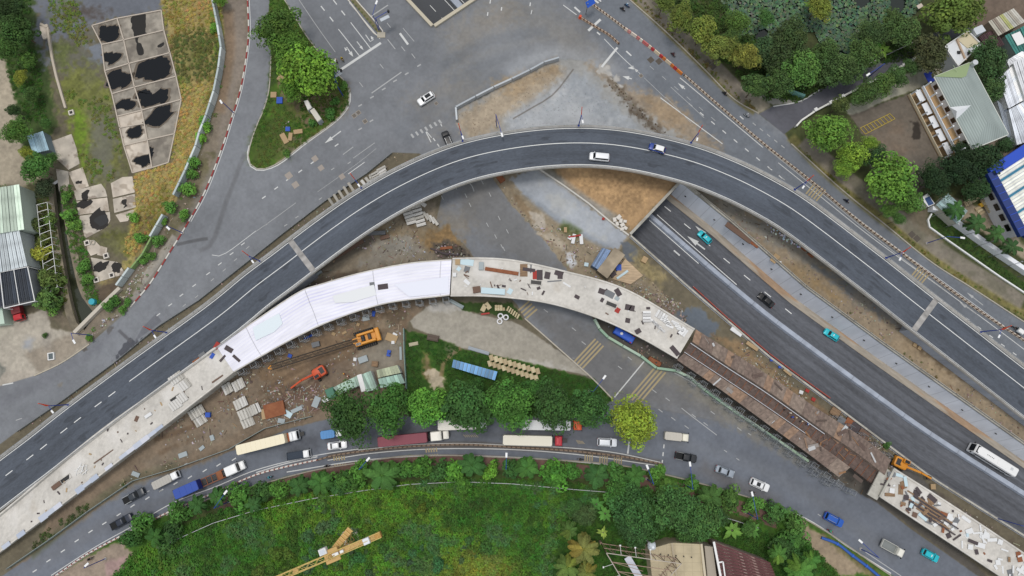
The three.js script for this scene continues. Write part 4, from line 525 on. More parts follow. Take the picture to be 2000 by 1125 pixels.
function cab(t,x,w,h,len,color,hood=0,o ={}){// lorry cab whose back stands at x
const m=mat(color,0.4,0.05),hw=w/2,c=part('cab',rings([ring(x,x + len,hw,0.6,0.14),ring(x,x + len,hw,h*0.55,0.16),ring(x,x + len - 0.18,hw - 0.05,h - 0.18,0.2),ring(x + 0.12,x + len - 0.42,hw - 0.2,h,0.2)]),m,t);
part('windscreen',quad([x + len + 0.012,h*0.55 + 0.05,-hw + 0.22],[x + len - 0.15,h - 0.22,-hw + 0.28],[x + len - 0.15,h - 0.22,hw - 0.28],[x + len + 0.012,h*0.55 + 0.05,hw - 0.22]),glassDark,c);
for (const s of [-1,1]){const q=[[x + len - 0.25,h*0.56,s*(hw + 0.012)],[x + len - 0.35,h - 0.3,s*(hw - 0.02)],[x + len - 1.1,h - 0.3,s*(hw - 0.02)],[x + len - 1.2,h*0.56,s*(hw + 0.012)]];part('side_window',s>0?quad(q[3],q[2],q[1],q[0]):quad(...q),glassDark,c);part('mirror',chbox(0.12,0.4,0.28,0.03,x + len + (hood?0.1:-0.05),h*0.58,s*(hw + 0.16)),black,c);part('headlight',chbox(0.1,0.2,0.36,0.03,x + len + hood - 0.04,0.75,s*(hw - 0.34)),lampM,c);}
if (hood){part('bonnet',rings([ring(x + len - 0.3,x + len + hood,hw - 0.1,0.6,0.3),ring(x + len - 0.3,x + len + hood,hw - 0.12,h*0.46,0.4),ring(x + len - 0.3,x + len + hood - 0.3,hw - 0.3,h*0.53,0.4)]),m,c);part('dashboard_shadow_strip',slab(0.34,0.05,w - 0.5,x + len - 0.02,h*0.54,0),black,c).name='painted_shadow_strip';}  // black strip painted as shade at the foot of the windscreen
if (o.deflector) part('roof_deflector',chbox(0.7,0.35,w - 0.6,0.1,x + 0.6,h - 0.02,0),m,c);return c;
}
function ribbedBox(t,name,x0,x1,w,y0,y1,color,rib=1.15){const m=mat(color,0.55,0.05),L=x1 - x0,b=part(name,chbox(L,y1 - y0,w,0.04,(x0 + x1)/2,y0,0),m,t);const n=Math.round(L/rib);for (let i=1;i<n;i++) part('roof_rib',slab(0.14,0.035,w - 0.16,x0 + L*i/n,y1 - 0.004,0),m,b);for (const x of [x0 + 0.1,x1 - 0.1]) for (const z of [-w/2 + 0.1,w/2 - 0.1]) part('corner_casting',slab(0.18,0.05,0.18,x,y1 - 0.004,z),darkSteel,b);part('door_panel',slab(0.03,y1 - y0 - 0.2,w - 0.2,x0 - 0.012,y0 + 0.1,0),m,b);return b;}
const axle=(t,x,w,twin)=>{for (const s of [-1,1]) wheel(t,x,s*(w/2 - 0.16),true);};
function semi(name,label,pos,turn,o){// container lorry, cab at +x; origin at the middle
const t=thing(name,label,'truck',pos,turn),c0=o.boxL/2,back=-c0 - 1.5;const cabX=back + o.boxL + 0.8,hood=o.hood||0;
part('chassis',[slab(o.boxL + 4 + hood,0.28,1.0,back + (o.boxL + 4 + hood)/2,0.75,0)],o.chassis?mat(o.chassis,0.7):darkSteel,t);
if (o.gooseneck){part('chassis_rail',slab(o.boxL,0.22,0.2,back + o.boxL/2,1.05,-0.95),T_rust,t);part('chassis_rail',slab(o.boxL,0.22,0.2,back + o.boxL/2,1.05,0.95),T_rust,t);for (let i=0;i<9;i++) part('cross_member',slab(0.14,0.16,2,back + o.boxL*(i + 0.5)/9,1.03,0),T_rust,t);part('fifth_wheel',slab(1.3,0.3,2.2,back + o.boxL - 1.2,1.05,0),T_rust,t);}
ribbedBox(t,'container',back,back + (o.load||o.boxL),2.44,1.3,o.top||3.9,o.box,o.rib||1.2);if (o.load){const cb=part('container_end',slab(0.08,2.3,2.36,back + o.load + 0.045,1.35,0),mat(0x1d2f7c,0.6),t);}
cab(t,cabX,2.4,o.cabH||3.0,o.cabL||2.2,o.cab,hood,{deflector:!hood});if (o.tank) part('cab_back_frame',[slab(0.5,0.8,2.1,cabX - 0.5,1.0,0)],mat(o.tank,0.6),t);
for (const x of [back + 1.2,back + 2.5,back + 3.8,cabX - 0.9]) axle(t,x,2.4);axle(t,cabX + (o.cabL||2.2) - 0.4 + hood*0.5,2.3);return t;
}
function lorry(name,label,pos,turn,o){// small lorry
const t=thing(name,label,'truck',pos,turn);t.scale.setScalar(1.06);const L=o.L,w=o.w||1.9,cl=o.cabL||1.6,x0=-L/2,xc=L/2 - cl;
part('chassis',slab(L - 0.3,0.2,0.9,-0.1,0.55,0),darkSteel,t);
if (o.open){part('cargo_floor',slab(xc - x0 - 0.1,0.1,w,(x0 + xc)/2,0.8,0),mat(o.box,0.8),t);for (const s of [-1,1]) part('side_board',slab(xc - x0 - 0.1,0.55,0.08,(x0 + xc)/2,0.9,s*(w/2 - 0.04)),mat(o.side||o.box,0.6),t);part('tail_board',slab(0.08,0.55,w - 0.18,x0 + 0.06,0.9,0),mat(o.side||o.box,0.6),t);part('head_board',slab(0.08,0.8,w - 0.18,xc - 0.1,0.9,0),mat(o.side||o.box,0.6),t);if (o.load) part('tarp_load',rings([ring(x0 + 0.15,xc - 0.15,w/2 - 0.1,0.91,0.1),ring(x0 + 0.2,xc - 0.2,w/2 - 0.12,1.5,0.2),ring(x0 + 0.5,xc - 0.5,w/2 - 0.4,1.62,0.2)]),mat(o.load,0.85),t);}
else ribbedBox(t,'cargo_box',x0,xc - 0.12,w,0.8,o.top||2.6,o.box,0.7);
cab(t,xc,w - 0.1,o.cabH||2.15,cl,o.cab);for (const s of [-1,1]) for (const x of [L/2 - 0.8,-L/2 + 1]) wheel(t,x,s*(w/2 - 0.15));return t;
}
const gp=(px,py,y=0.03,h=1)=>{const [x,z]=P(px,py,y + h);return [x,y,z];};
car('parked_car','white suv with black sunroof crossing the empty junction toward lower left','car','suv',gp(832,192),heading(848,183,818,202),0xe6e8ea,{sunroof:1.5,rack:1}).name='sport_utility_car';used.set('sport_utility_car',1);
car('hatchback_car','black car waiting beside the outer parapet of the flyover','car','suv',gp(874,272),heading(880,286,869,260),0x1b1d22,{rack:1});
{const y=x=>hAt(FH,x) + 0.02;car('van','white van driving left on the inner lane of the flyover','van','van',gp(1171,306,y(1171)),heading(1190,308,1150,304),0xdfe2e6);
car('hatchback_car','dark blue car with white roof on the flyover','car','hatch',gp(1284,289,y(1284)),heading(1300,294,1268,284),0x1d3c8a,{roof:0xe4e6e8});}
{const y=x=>yFloor(x) + 0.02;car('taxi','cyan taxi on the white arrows near the underpass mouth','taxi','hatch',gp(1377,463,y(1377)),heading(1392,477,1362,450),0x1fb5c4,{sign:1,metal:0});
car('saloon_car','black saloon car in the underpass between two cyan taxis','car','sedan',gp(1497,586,y(1497)),heading(1511,598,1484,575),0x17181b);
car('taxi','cyan taxi in the middle stretch of the underpass road','taxi','hatch',gp(1625,654,y(1625)),heading(1640,663,1610,644),0x1fb5c4,{sign:1,metal:0});
const [bx,by,bz]=gp(1945,899,y(1945),3),t=thing('coach','long white coach with roof vents on the right of the underpass','bus',[bx,by,bz],heading(1990,927,1898,870)),m=mat(0xe4e5e6,0.4);
part('body',rings([ring(-6,6,1.22,0.4,0.2),ring(-6.02,6.02,1.25,1.2,0.25),ring(-6,5.85,1.22,3.0,0.3),ring(-5.9,5.65,1.05,3.3,0.3),ring(-5.6,5.2,0.7,3.38,0.3)]),m,t);
part('windscreen',quad([6.04,1.2,-1.0],[5.87,2.98,-0.95],[5.87,2.98,0.95],[6.04,1.2,1.0]),glassDark,t);part('roof_front_panel',slab(0.7,0.05,1.9,5.2,3.32,0),glassDark,t);for (const s of [-1,1]){for (let i=0;i<6;i++) part('side_window',box(1.6,0.95,0.03,-4.6 + i*1.75,2.2,s*1.245),glassDark,t);part('mirror',chbox(0.2,0.4,0.3,0.04,6.1,2.2,s*1.35),black,t);part('headlight',chbox(0.1,0.25,0.4,0.03,5.98,0.7,s*0.8),lampM,t);for (const x of [4,-3.2,-4.5]) wheel(t,x,s*1.1,true);part('tail_light',chbox(0.08,0.5,0.2,0.02,-6.0,1.2,s*0.95),tailM,t);}
for (let i=0;i<5;i++) part('roof_vent',slab(0.16,0.05,0.22,2.6 - i*0.42,3.375,0.0),black,t);part('roof_hatch',chbox(0.7,0.08,0.7,0.03,-4.2,3.34,0.2),mat(0xbfc3c7,0.5),t);part('air_unit',chbox(2.6,0.1,1.3,0.04,-1.6,3.35,0),m,t);
}
semi('container_truck','cream container lorry with white cab passing the building site fence',gp(524,864,0.03,2.5),heading(460,880,590,847),{boxL:12.2,box:0xe4dcc2,cab:0xe2e4e6,tank:0xa85a2c,cabL:2.1});
lorry('pickup_truck','small lorry with white cab and dark slate load bed beside the kerb rail',gp(584,888),heading(560,892,610,884),{L:5.6,box:0x3a424e,side:0x3a424e,open:1,load:0x333c49,cab:0xe4e6e8,cabL:1.5});
car('saloon_car','white saloon car between the slate lorry and the burgundy container','car','sedan',gp(658,870),heading(642,872,676,868),0xe3e5e8);
semi('container_truck','burgundy container lorry with long nosed white cab',gp(799,857,0.03,2.5),heading(732,864,870,850),{boxL:12.2,box:0x7c3746,cab:0xe4e2da,hood:1.5,cabL:2.9,cabH:3.1,rib:2});
semi('container_truck','white container lorry with a red cab',gp(1042,860,0.03,2.5),heading(985,858,1100,861),{boxL:12.2,box:0xdad6c8,cab:0xb8303c,cabL:1.9});
car('sport_utility_car','white suv between the red cab lorry and the yellow green tree','car','suv',gp(1186,864),heading(1168,863,1205,865),0xdde2ea,{rack:1});
lorry('box_truck','small lorry with pale grey box and cream cab under the yellow green tree side',gp(1322,853,0.03,2),heading(1300,851,1346,856),{L:5.8,box:0xb9b5ac,cab:0xe2dfd0,top:2.3}).userData.label='small lorry with pale grey box, right of the yellow green tree';
car('pickup','black pickup right of the dashed give way line','pickup truck','pickup',gp(1340,893),heading(1321,889,1360,897),0x22252a,{rail:0x8a8d90,rack:0});
car('saloon_car','silver saloon car on the bend of the ring road','car','sedan',gp(1416,921),heading(1400,915,1434,928),0x9aa3ae,{metal:0.5});
car('sport_utility_car','white suv with dark sunroof on the bend of the ring road','car','suv',gp(1484,947),heading(1466,939,1502,955),0xe4e6e8,{sunroof:0.9,rack:1});
car('sport_utility_car','bright blue suv near the blue pipe at lower right','car','suv',gp(1629,1015),heading(1612,1006,1646,1024),0x1f56b0,{rack:1});
lorry('pickup_truck','white tipper lorry with empty grey bed ahead of the cyan car',gp(1741,1070),heading(1722,1060,1762,1082),{L:5.2,w:2.0,box:0x7b8080,side:0xc9c9c2,open:1,cab:0xe0dfd6,cabL:1.5});
car('taxi','cyan hatchback at the lower right end of the ring road','taxi','hatch',gp(1818,1085),heading(1800,1076,1836,1096),0x1fb5c4,{metal:0,sign:1});
lorry('box_truck','small lorry with flat grey cargo cover and white cab above the blue container',gp(326,937),heading(300,950,350,925),{L:6.4,box:0xa9a7a1,top:1.9,cab:0xe4e6e8});
semi('container_truck','half loaded lorry with short blue container, bare rusty chassis and white cab',gp(402,940,0.03,2),heading(330,972,474,908),{boxL:12.2,load:6.1,box:0x24479c,cab:0xe6e8ea,hood:1.3,cabL:3.2,gooseneck:1,rib:1.5,top:3.6});
car('pickup','dark grey pickup with silver bed rails behind the small grey lorry','pickup truck','pickup',gp(261,969),heading(243,979,281,958),0x2c333b,{rail:0x9fa4a8});
car('pickup','dark navy pickup at the lower left of the ring road','pickup truck','pickup',gp(237,1019),heading(218,1030,258,1008),0x232b3b);
semi('container_truck','white container lorry parked under the middle of the tree row',gp(905,829,0.03,2.5),heading(870,830,970,827),{boxL:9.5,box:0xdcdad2,cab:0xdfe2e4,cabL:1.9});
semi('container_truck','pale container lorry with orange cab parked under the tree row',gp(1078,830,0.03,2.5),heading(1010,829,1150,831),{boxL:12.2,box:0xcfd2d4,cab:0xd25a28,cabL:2.2});
lorry('box_truck','small light blue lorry parked under the leftmost tree of the row',gp(648,847,0.03,2),heading(635,849,668,844),{L:5,box:0x4d86bd,cab:0xd8dcde});
lorry('box_truck','red lorry parked below the dark roof of the left warehouse',gp(31,603,0.03,2),heading(26,578,36,626),{L:6,w:2.2,box:0x6e1d22,cab:0xb3202a,top:2.2});
// motorbikes and their riders
function capsuleField(bones,lo,hi,cell){// smooth union of tapered capsules -> mesh
const S=Math.max(hi[0] - lo[0],hi[1] - lo[1],hi[2] - lo[2])/2,n=Math.round(2*S/cell) + 6,mc=new MarchingCubes(n,new THREE.MeshBasicMaterial(),false,false,60000),c=lo.map((v,i)=>(v + hi[i])/2);mc.isolation=0;
for (let k=0;k<n;k++) for (let j=0;j<n;j++) for (let i=0;i<n;i++){const p=[c[0] + S*(i - n/2)/(n/2),c[1] + S*(j - n/2)/(n/2),c[2] + S*(k - n/2)/(n/2)];let d=1e9;for (const [a,b,ra,rb] of bones){const ab=[b[0] - a[0],b[1] - a[1],b[2] - a[2]],ap=[p[0] - a[0],p[1] - a[1],p[2] - a[2]],L=ab[0] ** 2 + ab[1] ** 2 + ab[2] ** 2||1e-9;let t=(ap[0]*ab[0] + ap[1]*ab[1] + ap[2]*ab[2])/L;t=Math.max(0,Math.min(1,t));const e=Math.hypot(ap[0] - ab[0]*t,ap[1] - ab[1]*t,ap[2] - ab[2]*t) - lerp(ra,rb,t);const h=Math.max(0,0.04 - Math.abs(d - e))/0.04;d=Math.min(d,e) - h*h*0.01;}mc.field[i + j*n + k*n*n]=-d;}
mc.update();const P0=mc.positionArray.slice(0,mc.count*3);for (let i=0;i<P0.length;i+=3) for (let q=0;q<3;q++) P0[i + q]=P0[i + q]*S + c[q];const g=new THREE.BufferGeometry();g.setAttribute('position',new THREE.BufferAttribute(P0,3));g.setAttribute('normal',new THREE.BufferAttribute(mc.normalArray.slice(0,mc.count*3),3));g.setAttribute('uv',new THREE.BufferAttribute(new Float32Array(mc.count*2),2));return g;
}
const hand=(x,y,z,s)=>[[[x,y,z],[x + 0.09,y - 0.02,z - s*0.015],0.03,0.012],[[x,y,z],[x + 0.1,y - 0.03,z + s*0.012],0.03,0.012],[[x,y,z],[x + 0.095,y - 0.03,z + s*0.035],0.028,0.012],[[x,y,z],[x + 0.03,y,z - s*0.05],0.02,0.012]];
const headB=(x,y,z)=>[[[x - 0.01,y - 0.02,z],[x,y + 0.05,z],0.092,0.1],[[x + 0.05,y - 0.07,z],[x + 0.02,y - 0.02,z],0.055,0.07],[[x + 0.1,y - 0.01,z],[x + 0.115,y - 0.03,z],0.012,0.016],[[x - 0.01,y - 0.02,z - 0.09],[x - 0.01,y + 0.02,z - 0.092],0.015,0.018],[[x - 0.01,y - 0.02,z + 0.09],[x - 0.01,y + 0.02,z + 0.092],0.015,0.018],[[x - 0.02,y - 0.2,z],[x - 0.01,y - 0.06,z],0.055,0.05]];
const riderG=capsuleField([[[-0.22,0.82,0],[-0.14,1.12,0],0.17,0.16],[[-0.14,1.12,0],[-0.04,1.32,0],0.17,0.13],[[-0.04,1.36,-0.15],[-0.04,1.36,0.15],0.08,0.08],...[-1,1].flatMap(s=>[[[-0.2,0.8,s*0.1],[0.2,0.78,s*0.2],0.1,0.075],[[0.2,0.78,s*0.2],[0.1,0.36,s*0.2],0.07,0.045],[[0.08,0.33,s*0.2],[0.26,0.32,s*0.21],0.045,0.035],[[-0.03,1.36,s*0.2],[0.12,1.12,s*0.27],0.06,0.048],[[0.12,1.12,s*0.27],[0.36,1.06,s*0.27],0.046,0.034],...hand(0.36,1.06,s*0.27,s)]),...headB(0.02,1.58,0)],[-0.5,0.25,-0.4],[0.5,1.75,0.4],0.028);
const standG=capsuleField([[[0,0.92,0],[0,1.15,0],0.15,0.15],[[0,1.15,0],[0.01,1.36,0],0.15,0.14],[[0,1.4,-0.14],[0,1.4,0.14],0.075,0.075],...[-1,1].flatMap(s=>[[[0,0.92,s*0.09],[0.02 + s*0.04,0.5,s*0.11],0.095,0.065],[[0.02 + s*0.04,0.5,s*0.11],[s*0.06,0.1,s*0.12],0.062,0.042],[[s*0.06 - 0.02,0.05,s*0.12],[s*0.06 + 0.15,0.04,s*0.13],0.045,0.038],[[0,1.4,s*0.19],[0.03,1.13,s*0.25],0.055,0.045],[[0.03,1.13,s*0.25],[0.2,0.98,s*0.2],0.043,0.033],...hand(0.2,0.98,s*0.2,s)]),...headB(0.02,1.62,0)],[-0.4,0,-0.45],[0.5,1.8,0.45],0.03);
function dress(g,shirt,legs,sit){const c=g.clone(),p=c.attributes.position,a=new Float32Array(p.count*3),A=new THREE.Color(shirt),B=new THREE.Color(legs),S=new THREE.Color(0x9c6b4c),K=new THREE.Color(0x2a2622);for (let i=0;i<p.count;i++){const x=p.getX(i),y=p.getY(i),z=Math.abs(p.getZ(i));let q=y>1.47?S:y>(sit?0.9:0.95)?A:B;if (sit?(y<0.38&&x>0.02):y<0.1) q=K;if (sit?(x>0.32&&y>0.95):(x>0.17&&y>0.8&&y<1.05&&z>0.1)) q=S;a[3*i]=q.r;a[3*i + 1]=q.g;a[3*i + 2]=q.b;}c.setAttribute('color',new THREE.BufferAttribute(a,3));return c;}
const skinM=new THREE.MeshStandardMaterial({vertexColors:true,roughness:0.85});
const helmetG=rings([0,0.5,1].map((f,i)=>ring(-0.13 + 0.05*f*f,0.13 - 0.05*f*f,0.125 - 0.05*f*f,0.0 + 0.13*Math.sin(f*1.4),0.08)),true);
function person(label,pos,turn,sit,shirt,legs,hat,group){const t=thing('person',label,'person',pos,turn,group);part('body',dress(sit?riderG:standG,shirt,legs,sit),skinM,t);const h=part('helmet',helmetG,mat(hat,0.4),t);h.position.set(0.02,sit?1.6:1.64,0);return t;}
function bike(label,px,py,ax,ay,color,who,shirt,legs,hat){
const [x,y,z]=gp(px,py,0.036,0.7),r=heading(px,py,ax,ay),t=thing('motorbike',label,'motorbike',[x,y,z],r),m=mat(color,0.35,0.1);
for (const wx of [-0.62,0.62]){const w=part('wheel',cyl(0.29,0.1,0,0,0,14,0.29,0,Math.PI/2),rubber,t);w.position.set(wx,0.29,0);part('rim',cyl(0.2,0.108,0,0,0,10,0.2,0,Math.PI/2),chrome,w);}
part('fairing',rings([ring(-0.75,0.5,0.13,0.35,0.1),ring(-0.7,0.45,0.16,0.6,0.12),ring(-0.62,0.1,0.14,0.7,0.1)]),m,t);part('front_shield',[bar([0.6,0.35,0],[0.36,1.0,0],0.09,8,0.07)],m,t);part('seat',chbox(0.75,0.1,0.28,0.03,-0.25,0.7,0),black,t);part('handlebar',[bar([0.36,1.03,-0.34],[0.36,1.03,0.34],0.02)],darkSteel,t);part('headlight',cyl(0.07,0.08,0.48,0.9,0,8,0.07,0,0,Math.PI/2),lampM,t);
if (who) person(who,[x,y,z],r,true,shirt,legs,hat);return t;
}
bike('dark motorbike leading the pair at the top of the avenue',1216,17,1240,32,0x26262a,'rider in black jacket at the top of the avenue',0x33343a,0x24262b,0x3a3a3e);
bike('blue motorbike at the top of the avenue beside a dark one',1225,10,1249,25,0x1c4f86,'rider in white and blue at the top of the avenue',0x6f9fc4,0x22324a,0xe2e4e6);
bike('dark red motorbike alone beside the red and white barriers',1315,106,1335,124,0x4a2228,'rider in maroon alone beside the red and white barriers',0x5a3038,0x2a2a30,0x2c2c30);
bike('black motorbike at the kerb below the roadside trees',1416,182,1436,198,0x202226,'rider in black at the kerb below the roadside trees',0x2a2b2e,0x26282c,0x34363a);
bike('white motorbike about to pass the alley mouth',1459,225,1482,238,0xc9cdd2,'rider in pale grey about to pass the alley mouth',0xaab2ba,0x3a4048,0xd8dade);
bike('navy motorbike on the avenue beyond the striped rumble lines',1654,392,1676,408,0x1b2338,'rider in navy on the avenue past the striped rumble lines',0x27304a,0x20242e,0x252b3c);
bike('cyan motorbike on the lower left service lane',526,932,552,925,0x2f8a9e,'rider in cyan shirt on the lower left service lane',0x3f9fb4,0x2c4450,0x4fb0c0);
bike('black motorbike beside palm leaves on the service lane',638,910,664,904,0x1c1d20,'rider in black beside palm leaves on the service lane',0x25272a,0x1e2022,0x303236);
bike('black motorbike just left of the yellow lane bars',1134,897,1108,895,0x202224,'rider in dark green just left of the yellow lane bars',0x2c3430,0x242628,0x3a3c40);
bike('dark motorbike on the lane at the bottom left',175,1092,198,1078,0x232326,'rider in dark clothes on the lane at the bottom left',0x35302f,0x26262a,0x53484a);
bike('yellow motorbike waiting behind the thick stop line',668,115,678,128,0x8f7a24,'rider in yellow waiting behind the thick stop line',0xb8a030,0x34342c,0xc8b040);
bike('red motorbike waiting nearest the island behind the stop line',656,118,666,131,0x6e3028,'rider in pink waiting nearest the island behind the stop line',0xb07a70,0x383438,0xd0c0b0);
bike('black motorbike behind the lamp head on the right bend',1471,962,1490,972,0x1e2024,'rider in black behind the lamp head on the right bend',0x2a2c30,0x222428,0x4a4c50);
bike('red motorbike by the kerb near the blue pipe',1622,1037,1642,1047,0x9c2530,'rider in green jacket by the kerb near the blue pipe',0x4fae86,0x3a3c40,0x9c2530);
bike('grey motorbike near the kerb above the coconut palms',1506,980,1528,990,0x44484c,'rider in grey near the kerb above the coconut palms',0x60666c,0x2e3034,0xb8bcc0);
{const [x,y,z]=gp(1988,644,0.036,0.7),t=thing('cargo_tricycle','dark tricycle with white load at the right edge of the avenue','tricycle',[x,y,z],heading(1996,650,1976,636));part('cargo_tray',chbox(1.7,0.55,1.2,0.06,-0.7,0.5,0),mat(0xc9d3dc,0.6),t);part('load_cover',rings([ring(-1.5,0.1,0.6,1.06,0.15),ring(-1.4,0,0.5,1.3,0.15)]),white,t);part('frame',[bar([0.1,0.5,0],[1.3,0.7,0],0.08)],black,t);part('seat',chbox(0.6,0.12,0.3,0.03,0.5,0.75,0),black,t);for (const [a,b] of [[-0.8,-0.62],[-0.8,0.62],[1.3,0]]) wheel(t,a,b);part('handlebar',[bar([1.15,1.05,-0.35],[1.15,1.05,0.35],0.025)],darkSteel,t);person('rider in dark clothes on the cargo tricycle',[x + Math.cos(t.rotation.y)*0.6,y + 0.1,z - Math.sin(t.rotation.y)*0.6],t.rotation.y,true,0x2c3138,0x24262a,0x2a2c30);}
// vegetation
const leafM=new Map();
const leaf=hex0=>{const q=new THREE.Color(hex0),l0=0.3*q.r + 0.6*q.g + 0.1*q.b,hex=new THREE.Color(Math.max(0,lerp(l0,q.r,0.92)),lerp(l0,q.g,0.92),Math.max(0,lerp(l0,q.b,0.92))).multiplyScalar(1.2).getHex();if (!leafM.has(hex)) leafM.set(hex,new THREE.MeshStandardMaterial({color:hex,vertexColors:true,roughness:0.9,side:THREE.DoubleSide}));return leafM.get(hex);};
const barkM=mat(0x5d4f40,0.95);
class Tris{constructor(){this.p=[];this.c=[];}tri(a,b,c,k){this.p.push(...a,...b,...c);for (let i=0;i<3;i++) this.c.push(...k);}geo(){const g=new THREE.BufferGeometry();g.setAttribute('position',new THREE.Float32BufferAttribute(this.p,3));g.computeVertexNormals();g.setAttribute('uv',new THREE.Float32BufferAttribute(new Float32Array(this.p.length/3*2),2));g.setAttribute('color',new THREE.Float32BufferAttribute(this.c,3));return g;}}
function leafCard(T,x,y,z,nx,ny,nz,s,k){// a pointed leaf cluster facing roughly (nx, ny, nz)
let ax=rr(-1,1),ay=rr(-1,1),az=rr(-1,1);const d=ax*nx + ay*ny + az*nz;ax-=d*nx;ay-=d*ny;az-=d*nz;const l=Math.hypot(ax,ay,az)||1;ax /= l;ay /= l;az /= l;const bx=ny*az - nz*ay,by=nz*ax - nx*az,bz=nx*ay - ny*ax,w=s*0.62;
const A=[x - ax*s,y - ay*s - 0.1*s,z - az*s],B=[x + bx*w + nx*0.12*s,y + by*w + ny*0.12*s,z + bz*w + nz*0.12*s],C=[x + ax*s,y + ay*s - 0.25*s,z + az*s],D=[x - bx*w + nx*0.12*s,y - by*w + ny*0.12*s,z - bz*w + nz*0.12*s];T.tri(A,B,C,k);T.tri(A,C,D,k);
}
function crownGeo(sd,o){// lobed crown, unit radius in plan; o: lobes, leaves, size, flat
seed=sd;const T=new Tris(),lob=[];const n=o.lobes,hgt=o.h,pa=rr(0,6),pb=rr(0,6),wob=a=>1 + 0.2*Math.sin(2*a + pa) + 0.13*Math.sin(3*a + pb) + 0.08*Math.sin(5*a + pa*2);
for (let i=0;i<n;i++){const f=(i + 0.5)/n,ph=i*2.39996 + rr(-0.3,0.3),e=1 - 1.25*f,rad=Math.sqrt(Math.max(0.02,1 - e*e))*rr(0.55,0.95)*wob(ph),lr=rr(0.15,0.38)*(o.lr||1);lob.push([Math.cos(ph)*rad*(1 - lr*0.5),Math.max(-0.25,e)*hgt*rr(0.8,1.02),Math.sin(ph)*rad*(1 - lr*0.5),lr,rr(0.62,1.3),rr(-0.1,0.14)]);}
for (const [x,y,z,r,tone,warm] of lob) for (let k=0;k<o.leaves;k++){const u=rr(-0.35,1),a=rr(0,6.283),q=Math.sqrt(1 - Math.min(1,u*u)),rad=r*(0.75 + 0.32*Math.pow(rnd(),0.6)),dx=q*Math.cos(a),dz=q*Math.sin(a);let nx=dx + rr(-0.45,0.45),ny=u + 0.35 + rr(-0.3,0.4),nz=dz + rr(-0.45,0.45);const l=Math.hypot(nx,ny,nz)||1;const t=tone*rr(0.72,1.28);leafCard(T,x + dx*rad,y + u*rad*0.85,z + dz*rad,nx/l,ny/l,nz/l,o.size*rr(0.7,1.3),[t*(1 + warm),t,t*(1 - warm*0.5)]);}
// solid core, darker than most leaves, closes the middle of the crown
const core=new THREE.IcosahedronGeometry(1,2),cp=core.attributes.position;for (let i=0;i<cp.count;i+=3){const v=[0,1,2].map(k=>{const X=cp.getX(i + k),Y=cp.getY(i + k),Z=cp.getZ(i + k),m=(0.58 + 0.16*Math.sin(X*5 + sd)*Math.cos(Z*6))*wob(Math.atan2(Z,X));return [X*m,(Y*0.62 - 0.02)*hgt*m,Z*m];});T.tri(v[0],v[1],v[2],[0.8,0.8,0.8]);}
return T.geo();
}
const CG=[0,1,2,3,4,5,6].map(i=>crownGeo(900 + i*77,{lobes:46 + 7*(i % 3),leaves:66 - 6*(i % 3),size:0.046 + 0.006*(i % 4),h:0.62 + 0.05*(i % 4)}));// broad trees
const CF=[0,1].map(i=>crownGeo(1500 + i*91,{lobes:90,leaves:40,size:0.05,h:0.62,lr:0.75}));// fine feathery crowns
const CS=[0,1,2].map(i=>crownGeo(2100 + i*53,{lobes:20,leaves:42,size:0.12,h:0.8,lr:1.25}));// shrubs
function palmGeo(sd,o){seed=sd;const T=new Tris();for (let f=0;f<o.n;f++){const az=f*2.39996 + rr(-0.2,0.2),up=lerp(1.15,-0.25,f/o.n) + rr(-0.1,0.1),L=o.L*rr(0.8,1.08),tone=rr(0.8,1.2),yel=rnd()<(o.dry||0)?0.5:rr(-0.05,0.12),seg=9;let x=0,y=0,a=up;const pts3=[[0,0]];for (let i=0;i<seg;i++){a-=o.bend*(0.12 + 0.05*i);x+=Math.cos(a)*L/seg;y+=Math.sin(a)*L/seg;pts3.push([x,y]);}
const ca=Math.cos(az),sa=Math.sin(az),W=(r,h,side)=>[ca*r - sa*side,h,sa*r + ca*side];
for (let i=0;i<seg;i++){const [r0,h0]=pts3[i],[r1,h1]=pts3[i + 1];T.tri(W(r0,h0,-0.03),W(r1,h1,0),W(r0,h0,0.03),[tone*1.2,tone*1.1,tone*0.8]);if (i<1) continue;
for (let q=0;q<o.sub;q++){const t=(q + rnd()*0.5)/o.sub,r=lerp(r0,r1,t),h=lerp(h0,h1,t),u=(i + t)/seg,len=o.leaf*Math.sin(Math.PI*Math.min(0.97,0.18 + 0.8*u))*rr(0.85,1.1);for (const s of [-1,1]){const k=tone*rr(0.75,1.25),c=[k*(1 + yel),k*(1 + yel*0.25),k*(1 - yel*0.3)],fw=len*0.45,dz=len*0.85,dr=o.droop*len*rr(0.6,1.4),w=o.w;T.tri(W(r - w,h,0),W(r + w,h + 0.02,0),W(r + fw,h - dr,s*dz),c);T.tri(W(r + w*0.2,h + 0.015,0),W(r + fw*0.6 + w,h - dr*0.35,s*dz*0.55),W(r + fw,h - dr,s*dz),c);}}}}
return T.geo();}
const PB=[0,1,2].map(i=>palmGeo(3000 + i*31,{n:15,L:1,bend:0.8,sub:7,leaf:0.22,w:0.026,droop:0.45}));// bushy feather palms
const PC=[0,1].map(i=>palmGeo(3300 + i*37,{n:19,L:1,bend:0.75,sub:6,leaf:0.2,w:0.02,droop:0.6,dry:0.2}));// coconut palms
